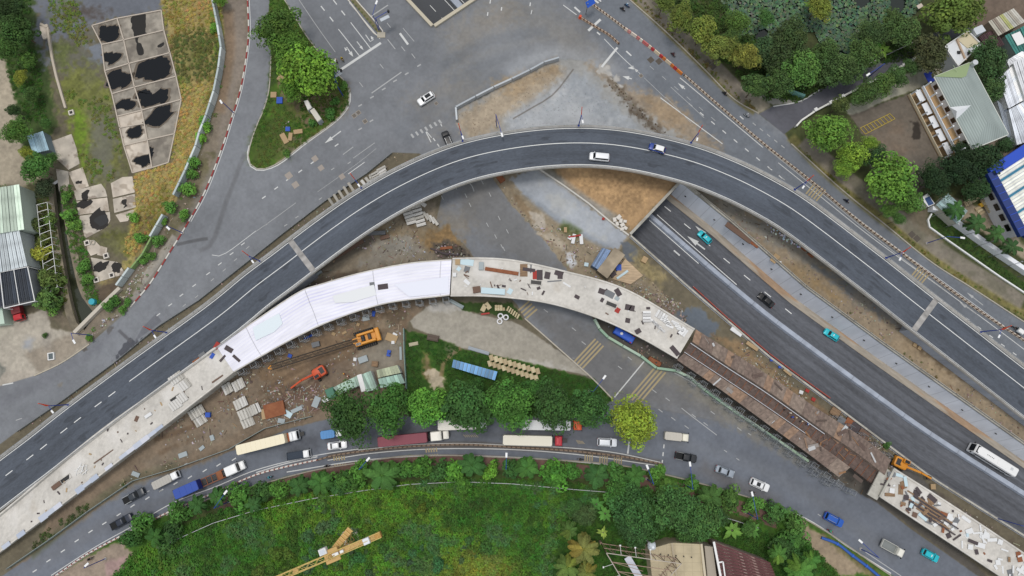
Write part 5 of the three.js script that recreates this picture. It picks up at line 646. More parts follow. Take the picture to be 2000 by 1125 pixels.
function bananaGeo(sd){seed=sd;const T=new Tris();for (let f=0;f<9;f++){const az=f*2.4 + rr(-0.2,0.2),L=rr(0.75,1.05),k=rr(0.8,1.3),c=[k,k,k*0.9],ca=Math.cos(az),sa=Math.sin(az),el=rr(0.25,0.8);const W=(t,s)=>{const r=t*L*Math.cos(el),h=t*L*Math.sin(el) - 0.75*t*t*L*0.7;return [ca*r - sa*s,h + Math.abs(s)*-0.35,sa*r + ca*s];};for (let i=1;i<8;i++){const w=t=>0.15*Math.sin(Math.PI*Math.min(1,t + 0.08)) ,t0=i/8,t1=(i + 0.86)/8,t2=(i + 1)/8;for (const s of [-1,1]){T.tri(W(t0,0),W(t1,s*w(t1)),W(t0,s*w(t0)),c);T.tri(W(t0,0),W(t2,0),W(t1,s*w(t1)),c);}}}return T.geo();}
const BG=[bananaGeo(3501),bananaGeo(3555)];
seed=4242;
const trunkG=new Map();const trunk=(h,r)=>{const k=h.toFixed(1) + r.toFixed(2);if (!trunkG.has(k)){const g=[bar([0,-0.1,0],[0.1,h*0.6,0.05],r,7,r*0.75)];for (let i=0;i<5;i++){const a=i*1.26;g.push(bar([0.1,h*0.55,0.05],[Math.cos(a)*h*0.28,h*1.02,Math.sin(a)*h*0.28],r*0.5,5,r*0.2));}trunkG.set(k,mergeGeometries(g));}return trunkG.get(k);};
const palmTrunkG=new Map();const palmTrunk=h=>{const k=h.toFixed(1);if (!palmTrunkG.has(k)) palmTrunkG.set(k,mergeGeometries([bar([0,-0.1,0],[0.05,h*0.5,0.05],0.2,8,0.16),bar([0.05,h*0.5,0.05],[0,h,0],0.16,8,0.13)]));return palmTrunkG.get(k);};
// plant(kind, crown centre in the survey, crown radius in survey pixels, height of the crown centre, leaf colour)
function plant(name,label,geo,px,py,rpx,hc,color,group,cat='tree',sy=1,palm=false){
const [x,z]=P(px,py,hc),R=rpx/7.45*(CAM_H - hc)/CAM_H,t=thing(name,label,cat,[x,0,z],rr(0,6.28),group);
part('trunk',palm?palmTrunk(Math.round(hc*2)/2):trunk(Math.max(0.6,Math.round((hc)*2)/2),Math.max(0.06,Math.round(R*2)/50)),palm?mat(0x7a7264,0.95):barkM,t);const c=part('crown',geo,leaf(color),t);c.position.y=palm?Math.round(hc*2)/2:hc;c.scale.set(R*rr(0.88,1.14),R*sy,R*rr(0.88,1.14));return t;
}
// the row of street trees above the ring road
[[680,812,50,0x2c4f1a,'leftmost dark green tree of the row above the ring road'],[756,800,47,0x35601e,'second tree from the left in the row above the ring road'],[838,795,42,0x467a1f,'lighter green third tree from the left in the row'],[914,798,46,0x2f5620,'fourth tree from the left in the row, above the white container'],[997,790,50,0x3a6a20,'fifth tree from the left in the row, right of the blue roof'],[1080,795,47,0x2c4f1d,'dark sixth tree from the left in the row'],[1150,798,46,0x2e5620,'dark green tree beside the yellow green one in the row'],[1238,822,54,0x74891a,'yellow green tree at the right end of the row']].forEach(([x,y,r,c,l],i)=>plant('street_tree',l,i===7?CG[5]:CG[i % 7],x,y,r,8.5,new THREE.Color(c).multiplyScalar(1.2).getHex(),undefined,'tree',i===7?0.95:0.9));
[[775,772,26,0x3a6a20,'small tree crown beside the green shed roofs'],[1040,765,22,0x3a6a24,'small tree crown right of the blue roofed shed'],[925,760,24,0x315c20,'small crown below the blue roofed shed']].forEach(([x,y,r,c,l],i)=>plant('young_tree',l,CG[(i + 2) % 7],x,y,r,5,c));
// island
plant('broadleaf_tree','upper dark green tree on the grassy traffic island',CG[1],543,58,48,8,0x486a20);plant('broadleaf_tree','largest bright green tree on the grassy traffic island',CG[2],606,140,56,8.5,0x5f8a1e);plant('broadleaf_tree','middle tree between the two big island trees',CG[0],572,100,42,8,0x507a1f);plant('broadleaf_tree','small tree at the lower left of the island crowns',CG[3],570,175,24,5,0x54801f);
// avenue side
[[1298,2,26,0x5b6e26,'roadside tree at the very top of the avenue'],[1330,35,30,0x627226,'second roadside tree down the avenue, beside the lotus pond'],[1372,62,34,0x6a7a28,'third roadside tree down the avenue'],[1408,95,32,0x66742a,'fourth roadside tree down the avenue'],[1458,110,32,0x747a2a,'yellowish roadside tree just left of the lotus ponds end'],[1440,45,26,0x4a6a24,'green tree at the left edge of the lotus pond'],[1475,168,30,0x3d5c26,'dark tree at the lower end of the roadside row'],[1425,78,24,0x425e24,'dark tree behind the third roadside tree']].forEach(([x,y,r,c,l],i)=>plant('roadside_tree',l,CG[i % 7],x,y,r,7,c,undefined,'tree',0.9));
[[1520,108,44,0x33471f,'dark wood tree left of the alley trees'],[1545,75,40,0x3a5024,'dark wood tree at the lower edge of the lotus pond'],[1557,135,46,0x49702a,'bright wood tree above the blue litter'],[1520,160,34,0x3c5a26,'wood tree at the alley mouth'],[1642,138,46,0x3f5c2a,'round olive tree above the alley'],[1610,105,34,0x3d5a26,'tree between the lotus pond and the alley'],[1685,105,38,0x45622a,'tree left of the banana plants by the alley'],[1700,65,34,0x3c5628,'tree on the pond bank behind the bananas'],[1757,60,38,0x3f5a28,'round tree behind the banana plants'],[1745,45,30,0x425c2a,'tree crown beside the small white pond sign'],[1860,32,56,0x576e24,'huge spreading tree right of the pond'],[1815,105,40,0x3f4626,'brownish dark tree over the alley bend'],[1930,122,46,0x37552a,'dark round tree between the white house and the grey roof'],[1940,175,24,0x3a582a,'small dark tree beside the white sheet roofs'],[1600,12,30,0x6c7a26,'yellow green tree standing in the lotus pond'],[1495,35,20,0x3f6a2c,'small tree on the left bank of the lotus pond'],[1495,100,30,0x35502a,'dark tree right of the yellowish roadside tree']].forEach(([x,y,r,c,l],i)=>plant('woodland_tree',l,[CF[0],CG[i % 7],CF[1]][i % 3],x,y,r,6.5,c,undefined,'tree',0.85));
[[1690,182,30,0x435f28,'left garden tree between alley and dry lot'],[1725,165,26,0x486628,'middle garden tree between alley and dry lot'],[1750,150,22,0x3f5e2a,'right garden tree between alley and dry lot'],[1778,132,20,0x3a5a28,'shrub tree below the alley railing'],[1616,262,50,0x5a8426,'bright tree with a blue lamp arm over it'],[1663,305,34,0x6f9422,'yellow green tree above the sidewalk'],[1648,330,22,0x6a9022,'small yellow green tree at the sidewalk edge'],[1710,308,28,0x35532a,'dark tree between the two bright avenue trees'],[1738,352,56,0x568224,'large bright tree beside the dry lot'],[1775,395,26,0x4c7428,'tree at the lower right of the large bright one'],[1736,412,20,0x4a7028,'shrub on the verge below the large bright tree'],[1755,428,14,0x42682a,'small shrub on the sidewalk below the large tree'],[1640,205,20,0x4a5a2a,'olive shrub at the corner of the dry lot'],[1700,280,18,0x6f9222,'small light crown between garden and avenue trees']].forEach(([x,y,r,c,l],i)=>plant('garden_tree',l,CG[(i + 1) % 7],x,y,r,r>40?7.5:5,c,undefined,'tree',0.9));
[[1822,352,34,0x24401f,'dark tree left of the blue fascia warehouse'],[1868,335,38,0x203a1c,'dark tree below the white house'],[1915,315,40,0x233e1e,'dark tree at the blue corner of the warehouse'],[1905,372,26,0x2a4822,'dark bushy tree beside the stacked blocks'],[1885,300,26,0x21381c,'dark shrub tree at the foot of the white house'],[1960,285,20,0x2c4a24,'dark tree between house and warehouse roofs']].forEach(([x,y,r,c,l],i)=>plant('shade_tree',l,CG[i % 7],x,y,r,5.5,c));
// west side
[[38,62,36,0x36561f,'round tree at the upper left beside the gravel yard'],[15,20,34,0x2f4a20,'dark tree in the upper left corner'],[18,95,26,0x416424,'tree at the left edge above the pale path'],[55,120,18,0x456a24,'small tree above the yellow shrub at left'],[40,152,15,0x808a26,'yellow shrub tree on the left lawn'],[34,256,27,0x4a7024,'round bright tree above the small blue roof shed'],[62,185,16,0x3a5a22,'shrub beside the left lawn path'],[72,328,28,0x44702a,'tree below the small blue roof shed'],[56,302,18,0x7c8a22,'yellow green tree left of the small blue roof shed'],[88,368,22,0x34442a,'dark grey green tree at the head of the canal'],[28,216,14,0x2e4a22,'dark clipped bush on the left lawn'],[100,310,14,0x3e6626,'small tree right of the small blue roof shed'],[5,380,16,0x4a6e28,'tree at the left edge above the warehouse'],[90,242,13,0x3f6628,'shrub above the concrete pads'],[430,0,16,0x5f8a26,'bright shrub at the top of the white fence']].forEach(([x,y,r,c,l],i)=>plant('yard_tree',l,CG[(i + 3) % 7],x,y,r,r>25?6:3.2,c));
[[80,495,18,0x8a9024],[100,545,22,0x4e6226],[70,440,16,0x4a5c2a],[85,470,14,0x5a6a2a],[95,585,24,0x48682a],[100,430,14,0x4f6a2a],[130,385,12,0x4c7c28],[135,420,13,0x4f8028],[148,440,12,0x548228],[165,520,14,0x4a7a28],[172,545,12,0x4c7828],[402,248,13,0x5f9428],[392,270,12,0x649a28],[398,235,10,0x5a8c26],[420,55,11,0x5a8a26],[378,318,14,0x4a7c26],[368,370,16,0x528228],[375,340,12,0x4a7826],[333,405,14,0x4a7a28],[360,420,12,0x508028],[275,465,12,0x4c8028],[262,425,12,0x5c8a2a],[222,590,14,0x3f7026],[212,600,11,0x44742a],[250,590,9,0x4a7a2a],[240,605,8,0x4c7a28],[175,660,8,0x4f7a24],[310,470,12,0x4a7a2a],[295,500,10,0x4a7828],[280,510,8,0x4f7e2a],[105,600,16,0x4c7a28],[320,430,9,0x528228],[88,655,5,0x3a5a22],[1732,870,8,0x3e6a28],[655,198,10,0x3f7028],[645,222,12,0x3c6a26],[560,300,9,0x4a7428],[610,240,9,0x42702a],[672,168,9,0x4a7428]].forEach(([x,y,r,c],i,all)=>{const zone=(X,Y)=>X>500?(X>1500?'at the underpass edge':'on the traffic island'):X<118?'between warehouse and canal':X<182&&Y>380&&Y<560?'between canal and concrete pads':Y<300?'at the upper white fence':Y<440?'outside the lower white fence':Y<530?'around the overgrown fence stretch':'beside the canal wall and verge',z=zone(x,y),same=all.filter(q=>zone(q[0],q[1])===z).sort((p,q)=>p[1] - q[1]),k=same.findIndex(q=>q[0]===x&&q[1]===y),nth=['topmost','second','third','fourth','fifth','sixth','seventh','eighth','ninth','tenth'][k];plant('shrub',`low leafy shrub ${z}, ${nth} from the top`.replace('topmost from the top','topmost one'),CS[Math.floor(rnd()*3)],x,y,r,r/12,c,'shrubs on waste ground and verges','shrub',0.9);});
// planted strip along the ring road: palms and shrubs
const strip=[['s',255,1052,20,0x2f5a1e],['s',280,1022,22,0x3a6820],['p',302,1048,24,0x32601f],['s',335,1040,20,0x2d5420],['s',350,1000,20,0x3c6a22],['p',386,985,26,0x2f5a24],['p',425,970,26,0x336024],['s',470,968,24,0x3f7020],['s',515,960,20,0x355f22],['s',548,955,20,0x44741f],['p',585,948,26,0x2f5a24],['p',626,942,32,0x376624],['s',676,938,24,0x3c6c22],['s',703,922,20,0x447520],['p',746,928,44,0x41702c],['s',792,916,20,0x3c6c22],['s',822,912,25,0x427620],['s',858,920,18,0x345e24],['s',888,918,20,0x4c8420],['p',922,908,34,0x336028],['s',958,920,17,0x5a8f1e],['s',1000,915,18,0x2f5a22],['p',1030,913,30,0x3a6a26],['s',1082,925,28,0x438020],['s',1118,920,16,0x3c7022],['p',1165,928,30,0x33602a],['s',1205,925,22,0x3c6a26],['p',1240,930,32,0x3a6a28],['s',1282,925,18,0x4a7a26],['p',1308,958,34,0x4a7226],['s',1350,945,16,0x447426],['p',1388,970,30,0x3d6428],['s',1424,975,24,0x436a26],['s',1472,985,17,0x4a7a28],['s',1512,1000,22,0x3a6226],['s',1552,1022,22,0x466e28],['s',1545,1058,24,0x3a6a24],['s',1260,965,18,0x3a6a26],['s',660,950,16,0x35622a],['p',495,985,22,0x35602a],['s',905,945,16,0x45781f]];
const side=(i,k)=>`${k} in the strip below the ring road, number ${['one', 'two', 'three', 'four', 'five', 'six', 'seven', 'eight', 'nine', 'ten', 'eleven', 'twelve', 'thirteen', 'fourteen', 'fifteen', 'sixteen', 'seventeen', 'eighteen', 'nineteen', 'twenty', 'twenty one', 'twenty two', 'twenty three', 'twenty four', 'twenty five', 'twenty six', 'twenty seven', 'twenty eight'][i]} from left`;
{const sp=strip.filter(a=>a[0]==='p').sort((a,b)=>a[1] - b[1]),sh=strip.filter(a=>a[0]==='s').sort((a,b)=>a[1] - b[1]);
sp.forEach(([,x,y,r,c],i)=>plant('feather_palm',side(i,'bushy feather palm'),PB[i % 3],x,y,r,4.5,c,'palms along the ring road','palm',1,true));sh.forEach(([,x,y,r,c],i)=>plant('roadside_shrub',side(i,'round leafy shrub'),CS[i % 3],x,y,r,2.2,c,'shrubs along the ring road','shrub',0.95));}
[[1238,1000,50,0x35602a,'large dark tree left above the beige roof'],[1322,995,54,0x38602a,'largest dark tree above the beige roof'],[1372,1016,38,0x3c642a,'dark tree above the maroon roof'],[1240,1035,34,0x33592a,'dark tree behind the white silo'],[1345,1040,28,0x3a6228,'dark tree hanging over the beige roof'],[1210,965,30,0x3c6e26,'medium tree left of the large dark trees'],[1395,1005,26,0x355a2a,'tree at the right end of the dark clump'],[1140,1005,22,0x3f5a2c,'olive tree beside the coconut palms'],[1120,990,18,0x3a6228,'small olive tree above the yellowing palm'],[1528,1072,24,0x3a5f2a,'tree right of the maroon roof'],[1462,1032,16,0x436c28,'low tree above the maroon roof edge'],[1550,1095,26,0x36602a,'tree below the dirt track']].forEach(([x,y,r,c,l],i)=>plant('grove_tree',l,[CF[0],CF[1],CG[2]][i % 3],x,y,r,r>30?6:3.5,c,undefined,'tree',0.8));
[[1140,1072,40,0x767c3a,'yellowing coconut palm left of the steel frame'],[1112,1035,24,0x4c6e2c,'small coconut palm above the yellowing one'],[1108,1108,32,0x5f7a32,'coconut palm at the bottom edge, left one'],[1146,1118,26,0x6d7a34,'coconut palm at the bottom edge, right one'],[1520,1082,24,0x4a7a2c,'coconut palm right of the maroon roof'],[1562,1112,34,0x4f8430,'big coconut palm in the lower right grove'],[1584,1094,24,0x447a2c,'coconut palm beside the dirt track']].forEach(([x,y,r,c,l],i)=>plant('coconut_palm',l,PC[i % 2],x,y,r,7,c,undefined,'palm',1,true));
[[1866,410,28,0x35602a,'palm at the white gate'],[1906,437,30,0x355c2c,'second palm along the white garden wall'],[1946,457,30,0x3a602c,'third palm along the white garden wall'],[1976,482,28,0x35582c,'fourth palm along the white garden wall']].forEach(([x,y,r,c,l],i)=>plant('garden_palm',l,PB[i % 3],x,y,r,6,c,undefined,'palm',1,true));
[[1724,98,26,0x6a9030,'pale banana plant beside the alley'],[1712,82,20,0x4f8430,'banana plant on the pond bank by the alley'],[1288,995,24,0x4f8432,'banana plant among the dark grove trees'],[1182,1003,24,0x4c8234,'banana plant left of the dark grove'],[1178,1040,14,0x86a040,'small pale banana plant below the grove'],[1430,1036,26,0x5a8430,'banana plant above the maroon roof'],[1470,1035,20,0x4a7c30,'banana plant at the end of the planted strip'],[1165,985,20,0x3f7430,'dark banana plant above the coconut palms'],[1585,10,20,0x5a7c2c,'banana clump in the lotus pond']].forEach(([x,y,r,c,l],i)=>plant('banana_plant',l,BG[i % 2],x,y,r,2.6,c,undefined,'plant',1,true));
// ground cover too dense to count
function inside(q,x,z){let s=false;for (let k=0,m=q.length - 1;k<q.length;m=k++){const a=q[k],b=q[m];if ((a[1]>z)!==(b[1]>z)&&x<(b[0] - a[0])*(z - a[1])/(b[1] - a[1]) + a[0]) s=!s;}return s;}
function cover(name,label,cat,poly,density,geo,m,scale,col,y=0.02,skip){const q=ground(poly);let x0=1e9,x1=-1e9,z0=1e9,z1=-1e9,A=0;q.forEach(([x,z],i)=>{const b=q[(i + 1) % q.length];A+=(x*b[1] - b[0]*z)/2;x0=Math.min(x0,x);x1=Math.max(x1,x);z0=Math.min(z0,z);z1=Math.max(z1,z);});const n=Math.round(Math.abs(A)*density),L=[];let guard=0;while (L.length<n&&guard++<n*12){const x=rr(x0,x1),z=rr(z0,z1);if (inside(q,x,z)&&!(skip&&skip(x,z))) L.push([x,z]);}
const im=new THREE.InstancedMesh(geo,m,L.length),C=new THREE.Color();L.forEach(([x,z],i)=>{const s=rr(scale[0],scale[1])*(scale[2]?scale[2](x,z):1);E.set(0,rr(0,6.28),0);Q.setFromEuler(E);MM.compose(new THREE.Vector3(x,y,z),Q,new THREE.Vector3(s,s*rr(0.7,1.2),s));im.setMatrixAt(i,MM);const c=col(x,z);C.setRGB(c[0],c[1],c[2]);im.setColorAt(i,C);});im.name=numbered(name);im.userData ={kind:'stuff',label,category:cat};shade(im);scene.add(im);return im;}
const lin=(r,g,b)=>{const c=new THREE.Color(r/255,g/255,b/255).convertSRGBToLinear();return [c.r,c.g,c.b];};
function clump(sd,n,s,spread,up){seed=sd;const T=new Tris();for (let i=0;i<n;i++){const a=rr(0,6.28),r=Math.sqrt(rnd())*spread,h=(1 - (r/spread) ** 2)*up*rr(0.6,1.1),k=rr(0.7,1.3);let nx=Math.cos(a)*r/spread*0.8 + rr(-0.5,0.5),ny=0.8,nz=Math.sin(a)*r/spread*0.8 + rr(-0.5,0.5);const l=Math.hypot(nx,ny,nz);leafCard(T,Math.cos(a)*r,0.06 + h,Math.sin(a)*r,nx/l,ny/l,nz/l,s*rr(0.7,1.3),[k,k,k]);}return T.geo();}
function tuft(sd,n,h){seed=sd;const T=new Tris();for (let i=0;i<n;i++){const a=rr(0,6.28),b=rr(0,6.28),r=rr(0,0.3),x=Math.cos(a)*r,z=Math.sin(a)*r,k=rr(0.75,1.25),l=h*rr(0.6,1.1),o=rr(0.8,1.6)*l,w=0.06;T.tri([x - Math.sin(b)*w,0,z + Math.cos(b)*w],[x + Math.sin(b)*w,0,z - Math.cos(b)*w],[x + Math.cos(b)*o,l,z + Math.sin(b)*o],[k,k,k]);}return T.geo();}
const clumpA=clump(5001,34,0.2,0.75,0.7),clumpB=clump(5002,26,0.13,0.5,0.35),tuftA=tuft(5003,30,0.34),tuftB=tuft(5004,24,0.16);
const whiteLeaf=new THREE.MeshStandardMaterial({color:0xffffff,vertexColors:true,roughness:0.95,side:THREE.DoubleSide});
seed=777;
{const g1=lin(88,130,38),g2=lin(64,108,34),g3=lin(74,112,62),g4=lin(128,138,52),g5=lin(46,78,28);
cover('undergrowth','dense green undergrowth filling the ground below the ring road','undergrowth','262,1085 330,1045 420,1002 560,975 700,948 900,938 1100,942 1200,965 1180,1000 1110,985 1095,1040 1075,1125 1070,1190 180,1190 230,1120',2.0,clumpA,whiteLeaf,[0.7,1.6,(x,z)=>0.75 + 0.6*fbm(x*0.12,z*0.12,2)],(x,z)=>{const a=fbm(x*0.09,z*0.09,3),b=fbm(x*0.2 + 50,z*0.2,3),c=fbm(x*0.05 + 90,z*0.07,2);let k=mix3(g2,g1,ss(0.4,0.62,a));k=mix3(k,g3,ss(0.56,0.68,b)*0.9);k=mix3(k,g5,ss(0.56,0.7,1 - b)*0.7);const yl=Math.hypot((x - P(930,1110)[0])/14,(z - P(930,1110)[1])/6);if (yl<1) k=mix3(k,g4,1 - yl);return k.map(v=>v*rr(0.8,1.2));});
cover('undergrowth','dark green undergrowth around the grove by the beige roof','undergrowth','1200,960 1330,990 1480,1030 1570,1050 1640,1130 1640,1190 1070,1190 1095,1040 1110,985 1180,1000',1.3,clumpA,whiteLeaf,[0.7,1.3],(x,z)=>mix3(g5,g2,fbm(x*0.2,z*0.2,3)).map(v=>v*rr(0.8,1.2)));
cover('undergrowth','low leafy cover under the roadside palms and shrubs','undergrowth','250,1050 420,975 615,925 800,897 1000,901 1213,916 1325,940 1400,960 1498,990 1560,1015 1550,1050 1480,1020 1330,965 1200,940 1000,918 800,914 620,945 420,992 270,1075',0.35,clumpB,whiteLeaf,[0.8,1.6],()=>g2.map(v=>v*rr(0.7,1.2)));
const bushC=(x,z)=>mix3(mix3(lin(62,100,40),lin(84,124,40),rnd()),lin(70,104,62),ss(0.5,0.6,fbm(x*0.1 + 31,z*0.1,2))).map(v=>v*rr(0.75,1.2));for (let k=0;k<2;k++) cover('bushes',`bushes standing up from the undergrowth below the ring road, ${k ? 'small' : 'large'} ones`,'bushes','300,1075 420,1012 560,982 700,955 900,946 1080,950 1090,1000 1075,1125 1070,1180 240,1180',k?0.06:0.018,CS[k],whiteLeaf,k?[0.5,1.1]:[1.1,2.2],bushC,0.3,(x,z)=>fbm(x*0.09 + 60,z*0.12,3)<0.5);
cover('woodland_cover','dark shrub layer filling the wood beside the lotus pond','undergrowth','1290,-60 1400,-60 1440,70 1560,90 1620,140 1780,60 1820,100 1680,135 1600,172 1560,195 1500,190 1460,160 1400,110 1330,50',1.0,clumpA,whiteLeaf,[0.8,1.7],(x,z)=>mix3(lin(50,72,30),lin(70,98,38),fbm(x*0.15,z*0.15,3)).map(v=>v*rr(0.8,1.2)));
cover('grass','dry golden grass on the slope inside the white fence','grass','322,-60 424,-60 438,60 432,150 412,230 385,300 345,385 300,450 262,500 240,490 262,420 262,338 330,320 342,262 356,195 336,107 318,20',2.6,tuftA,whiteLeaf,[0.6,1.2],(x,z)=>{const a=fbm(x*0.15,z*0.1,3),[gx,gz]=P(380,110),d=Math.hypot((x - gx)/9,(z - gz)/9);return mix3(mix3(lin(188,168,100),lin(150,142,72),ss(0.42,0.6,a)),lin(104,112,60),ss(1.1,0.7,d)).map(v=>v*rr(0.75,1.2));});
cover('grass','patchy green grass in the gravel yard at left','grass','95,0 150,0 205,150 250,340 180,362 150,320 140,215 105,130',0.9,tuftB,whiteLeaf,[0.8,1.8],(x,z)=>mix3(lin(122,128,70),lin(110,138,54),fbm(x*0.2,z*0.2,3)).map(v=>v*rr(0.75,1.2)),0.02,(x,z)=>fbm(x*0.12 + 9,z*0.12,3)<0.5);
cover('grass','green grass on the traffic island','grass',globalThis.__island,2.2,tuftB,whiteLeaf,[0.8,1.6],(x,z)=>mix3(lin(70,104,34),lin(96,112,50),ss(0.4,0.65,fbm(x*0.25,z*0.25,3))).map(v=>v*rr(0.75,1.2)),0.14,(x,z)=>fbm(x*0.22 + 3,z*0.22,3)<0.42);
cover('grass','dark green grass on the lot behind the tree row','grass','795,650 845,660 900,684 1000,706 1120,734 1160,746 1193,780 1150,812 800,812',2.2,tuftB,whiteLeaf,[0.8,1.8],(x,z)=>lin(54,90,30).map(v=>v*rr(0.75,1.25)),0.02,(x,z)=>{for (const [a,b,r] of [[848,740,3.4],[833,705,2],[866,715,1]]){const [gx,gz]=P(a,b);if (Math.hypot(x - gx,z - gz)<r) return true;}return false;});
cover('grass','lawn and low plants on the upper left plot','grass','0,-60 60,-60 60,60 78,140 92,230 60,240 30,190 0,100',2,clumpB,whiteLeaf,[0.6,1.2],(x,z)=>lin(60,96,34).map(v=>v*rr(0.7,1.25)));
cover('weeds','green weeds creeping between canal and concrete pads','weeds','118,365 140,360 165,470 185,560 200,600 180,600 160,560 135,470',2.2,clumpB,whiteLeaf,[0.7,1.4],(x,z)=>lin(72,108,40).map(v=>v*rr(0.7,1.25)));
cover('weeds','scrubby weeds between the warehouse and the canal','weeds','50,380 95,375 118,500 135,600 105,600 75,585 60,480',2,clumpB,whiteLeaf,[0.7,1.7],(x,z)=>mix3(lin(96,104,40),lin(62,82,36),fbm(x*0.2,z*0.2,3)).map(v=>v*rr(0.7,1.25)));
cover('weeds','bright green weeds along the foot of the white fence','weeds','426,20 440,30 446,100 440,160 418,240 392,310 350,400 300,480 240,570 180,640 172,650 176,660 240,605 300,540 300,490 330,440 385,320 425,215 432,100',0.9,clumpB,whiteLeaf,[0.6,1.4],(x,z)=>lin(84,120,44).map(v=>v*rr(0.7,1.25)),0.02,(x,z)=>fbm(x*0.16 + 3,z*0.16,3)<0.45);
cover('grass','olive verge grass along the avenue kerb','grass','1234,-5 1300,58 1375,131 1435,190 1478,218 1482,210 1440,180 1380,122 1306,48 1245,-8',2,tuftB,whiteLeaf,[0.8,1.6],()=>lin(120,116,62).map(v=>v*rr(0.7,1.2)));
cover('grass','verge grass along the lower avenue kerb','grass','1545,268 1600,322 1700,408 1780,468 1850,518 1960,588 2050,632 2050,648 1960,602 1840,523 1760,465 1660,385 1548,282',2,tuftB,whiteLeaf,[0.8,1.7],(x,z)=>mix3(lin(126,124,60),lin(84,104,44),fbm(x*0.2,z*0.2,2)).map(v=>v*rr(0.7,1.2)));
cover('grass','mown lawn strip inside the white garden wall','grass','1818,425 1830,420 1990,548 2050,588 2050,612 1985,562 1814,438',3,tuftB,whiteLeaf,[0.8,1.4],()=>lin(60,86,36).map(v=>v*rr(0.75,1.2)));
cover('grass','thin grass on the strip between flyover and underpass','grass','1600,560 1700,640 1850,740 1990,850 2000,866 1860,765 1700,655',0.5,tuftB,whiteLeaf,[0.7,1.4],()=>lin(112,108,66).map(v=>v*rr(0.7,1.2)),0.02,(x,z)=>fbm(x*0.2,z*0.2,2)<0.5);
cover('weeds','weeds along the site fence at lower left','weeds','30,1105 100,1050 180,996 263,938 300,925 290,918 220,945 150,990 80,1045',1,clumpB,whiteLeaf,[0.6,1.3],()=>lin(66,88,42).map(v=>v*rr(0.7,1.2)),0.02,(x,z)=>fbm(x*0.25,z*0.25,2)<0.42);
// lotus pond
const pond='1400,-60 1412,20 1445,75 1490,105 1530,70 1590,62 1615,120 1650,118 1720,75 1790,25 1815,-60';
struct('pond_water',sheet(ground(pond),0.03),new THREE.MeshStandardMaterial({color:0x16201a,roughness:0.2}));
seed=99;const T=new Tris();for (let i=0;i<9;i++){const a=i/9*6.283,b=(i + 1)/9*6.283;T.tri([0,0.0,0],[Math.cos(b)*0.42,0.07,Math.sin(b)*0.42],[Math.cos(a)*0.42,0.07,Math.sin(a)*0.42],[1,1,1]);}
cover('lotus_leaves','grey green lotus leaves covering the pond','lotus',pond,6.5,T.geo(),whiteLeaf,[0.4,0.95],(x,z)=>mix3(lin(66,92,72),lin(116,142,104),Math.pow(rnd(),2)).map(v=>v*rr(0.6,1.15)),0.35,(x,z)=>fbm(x*0.1 + 4,z*0.1,3)<0.36);
}
// buildings
seed=31337;
const L3=(a,b,t)=>a.map((v,k)=>lerp(v,b[k],t));
const qp=(s,y)=>pts(s).map(([a,b])=>P3(a,b,y));
const vary=(hex,n=3,amp=0.12)=>Array.from({length:n},(_,i)=>{const c=new THREE.Color(hex),k=1 - amp + 2*amp*(n>1?i/(n - 1):0.5),col=[c.r,c.g,c.b].map(v=>Math.pow(Math.max(0,v),1/2.2)*255);return mapped(tex(64,64,(u,v)=>tint(col,(0.86 + 0.28*tf(u,v,3,6,4))*k),5,5),0.65);});
// roof of long sheets: corners a b c d at heights; sheets run from side a-b to side d-c
function sheetRoof(t,q,n,ms,name='roof_sheet',gapped=0.012){const [a,b,c,d]=q;for (let i=0;i<n;i++){const t0=i/n + gapped/2,t1=(i + 1)/n - gapped/2,p0=L3(a,b,t0),p1=L3(a,b,t1),p2=L3(d,c,t1),p3=L3(d,c,t0),lift=(i % 2)*0.05;const g=loft([p0,p3].map(p=>[p[0],p[1] + lift,p[2]]),[p1,p2].map(p=>[p[0],p[1] + lift,p[2]]),0.08),m=typeof ms==='function'?ms(i):ms[Math.floor(rnd()*ms.length)];const s=part(name,g,m,t);if (gapped<0.1) part('seam',beam(L3(p0,p1,0.5).map((v,k)=>k===1?v + lift + 0.05:v),L3(p3,p2,0.5).map((v,k)=>k===1?v + lift + 0.05:v),0.1,0.09),m,s);}}
const wallBox=(t,q,y1,m,name='wall')=>part(name,prism(q.map(p=>[p[0],p[2]]),0,y1),m,t);
function shed(name,label,s,h,n,colors,wall=0xc9cbc8,cat='shed',lowSide=0){const q=qp(s,h),t=thing(name,label,cat);if (lowSide){q[2][1]-=lowSide;q[3][1]-=lowSide;}const c=[0,1,2].map(k=>(q[0][k] + q[1][k] + q[2][k] + q[3][k])/4);wallBox(t,q.map(p=>L3(p,c,0.04)),h - lowSide - 0.3,mat(wall,0.85));sheetRoof(t,q,n,vary(colors));return t;}
shed('warehouse','warehouse section with pale mint roof at the left edge','-60,375 38,360 48,448 -60,466',6,8,0xc3d3c4,0xb9c4ba,'warehouse');
shed('warehouse','warehouse section with ribbed pale grey roof at the left edge','-60,470 38,449 54,519 -60,545',5.6,14,0xb4bcc0,0xa9b0b2,'warehouse');
shed('warehouse','open shed with dark slate ribbed roof at the left edge','-60,548 54,521 66,585 -60,612',5,16,0x2c3542,0x8a8e92,'warehouse');
{const t=thing('steel_canopy_frame','white steel frame bars over the dark slate roof','frame');const A=qp('0,532 54,521 68,588 8,602',5.3);for (const [i,j] of [[0,1],[1,2],[2,3],[3,0]]) part('rail',beam(A[i],A[j],0.18,0.18),white,t);part('rail',beam(L3(A[0],A[1],0.5),L3(A[3],A[2],0.5),0.15,0.15),white,t);for (const p of A) part('post',slab(0.2,5.3,0.2,p[0],0,p[2]),white,t);
const m=thing('mint_wall_panel','mint green wall strip at the left edge below the dark roof','wall');part('panel',prism(ground('-60,590 2,590 9,632 -60,640',3),0,3),mat(0xb9cdbf,0.8),m);}
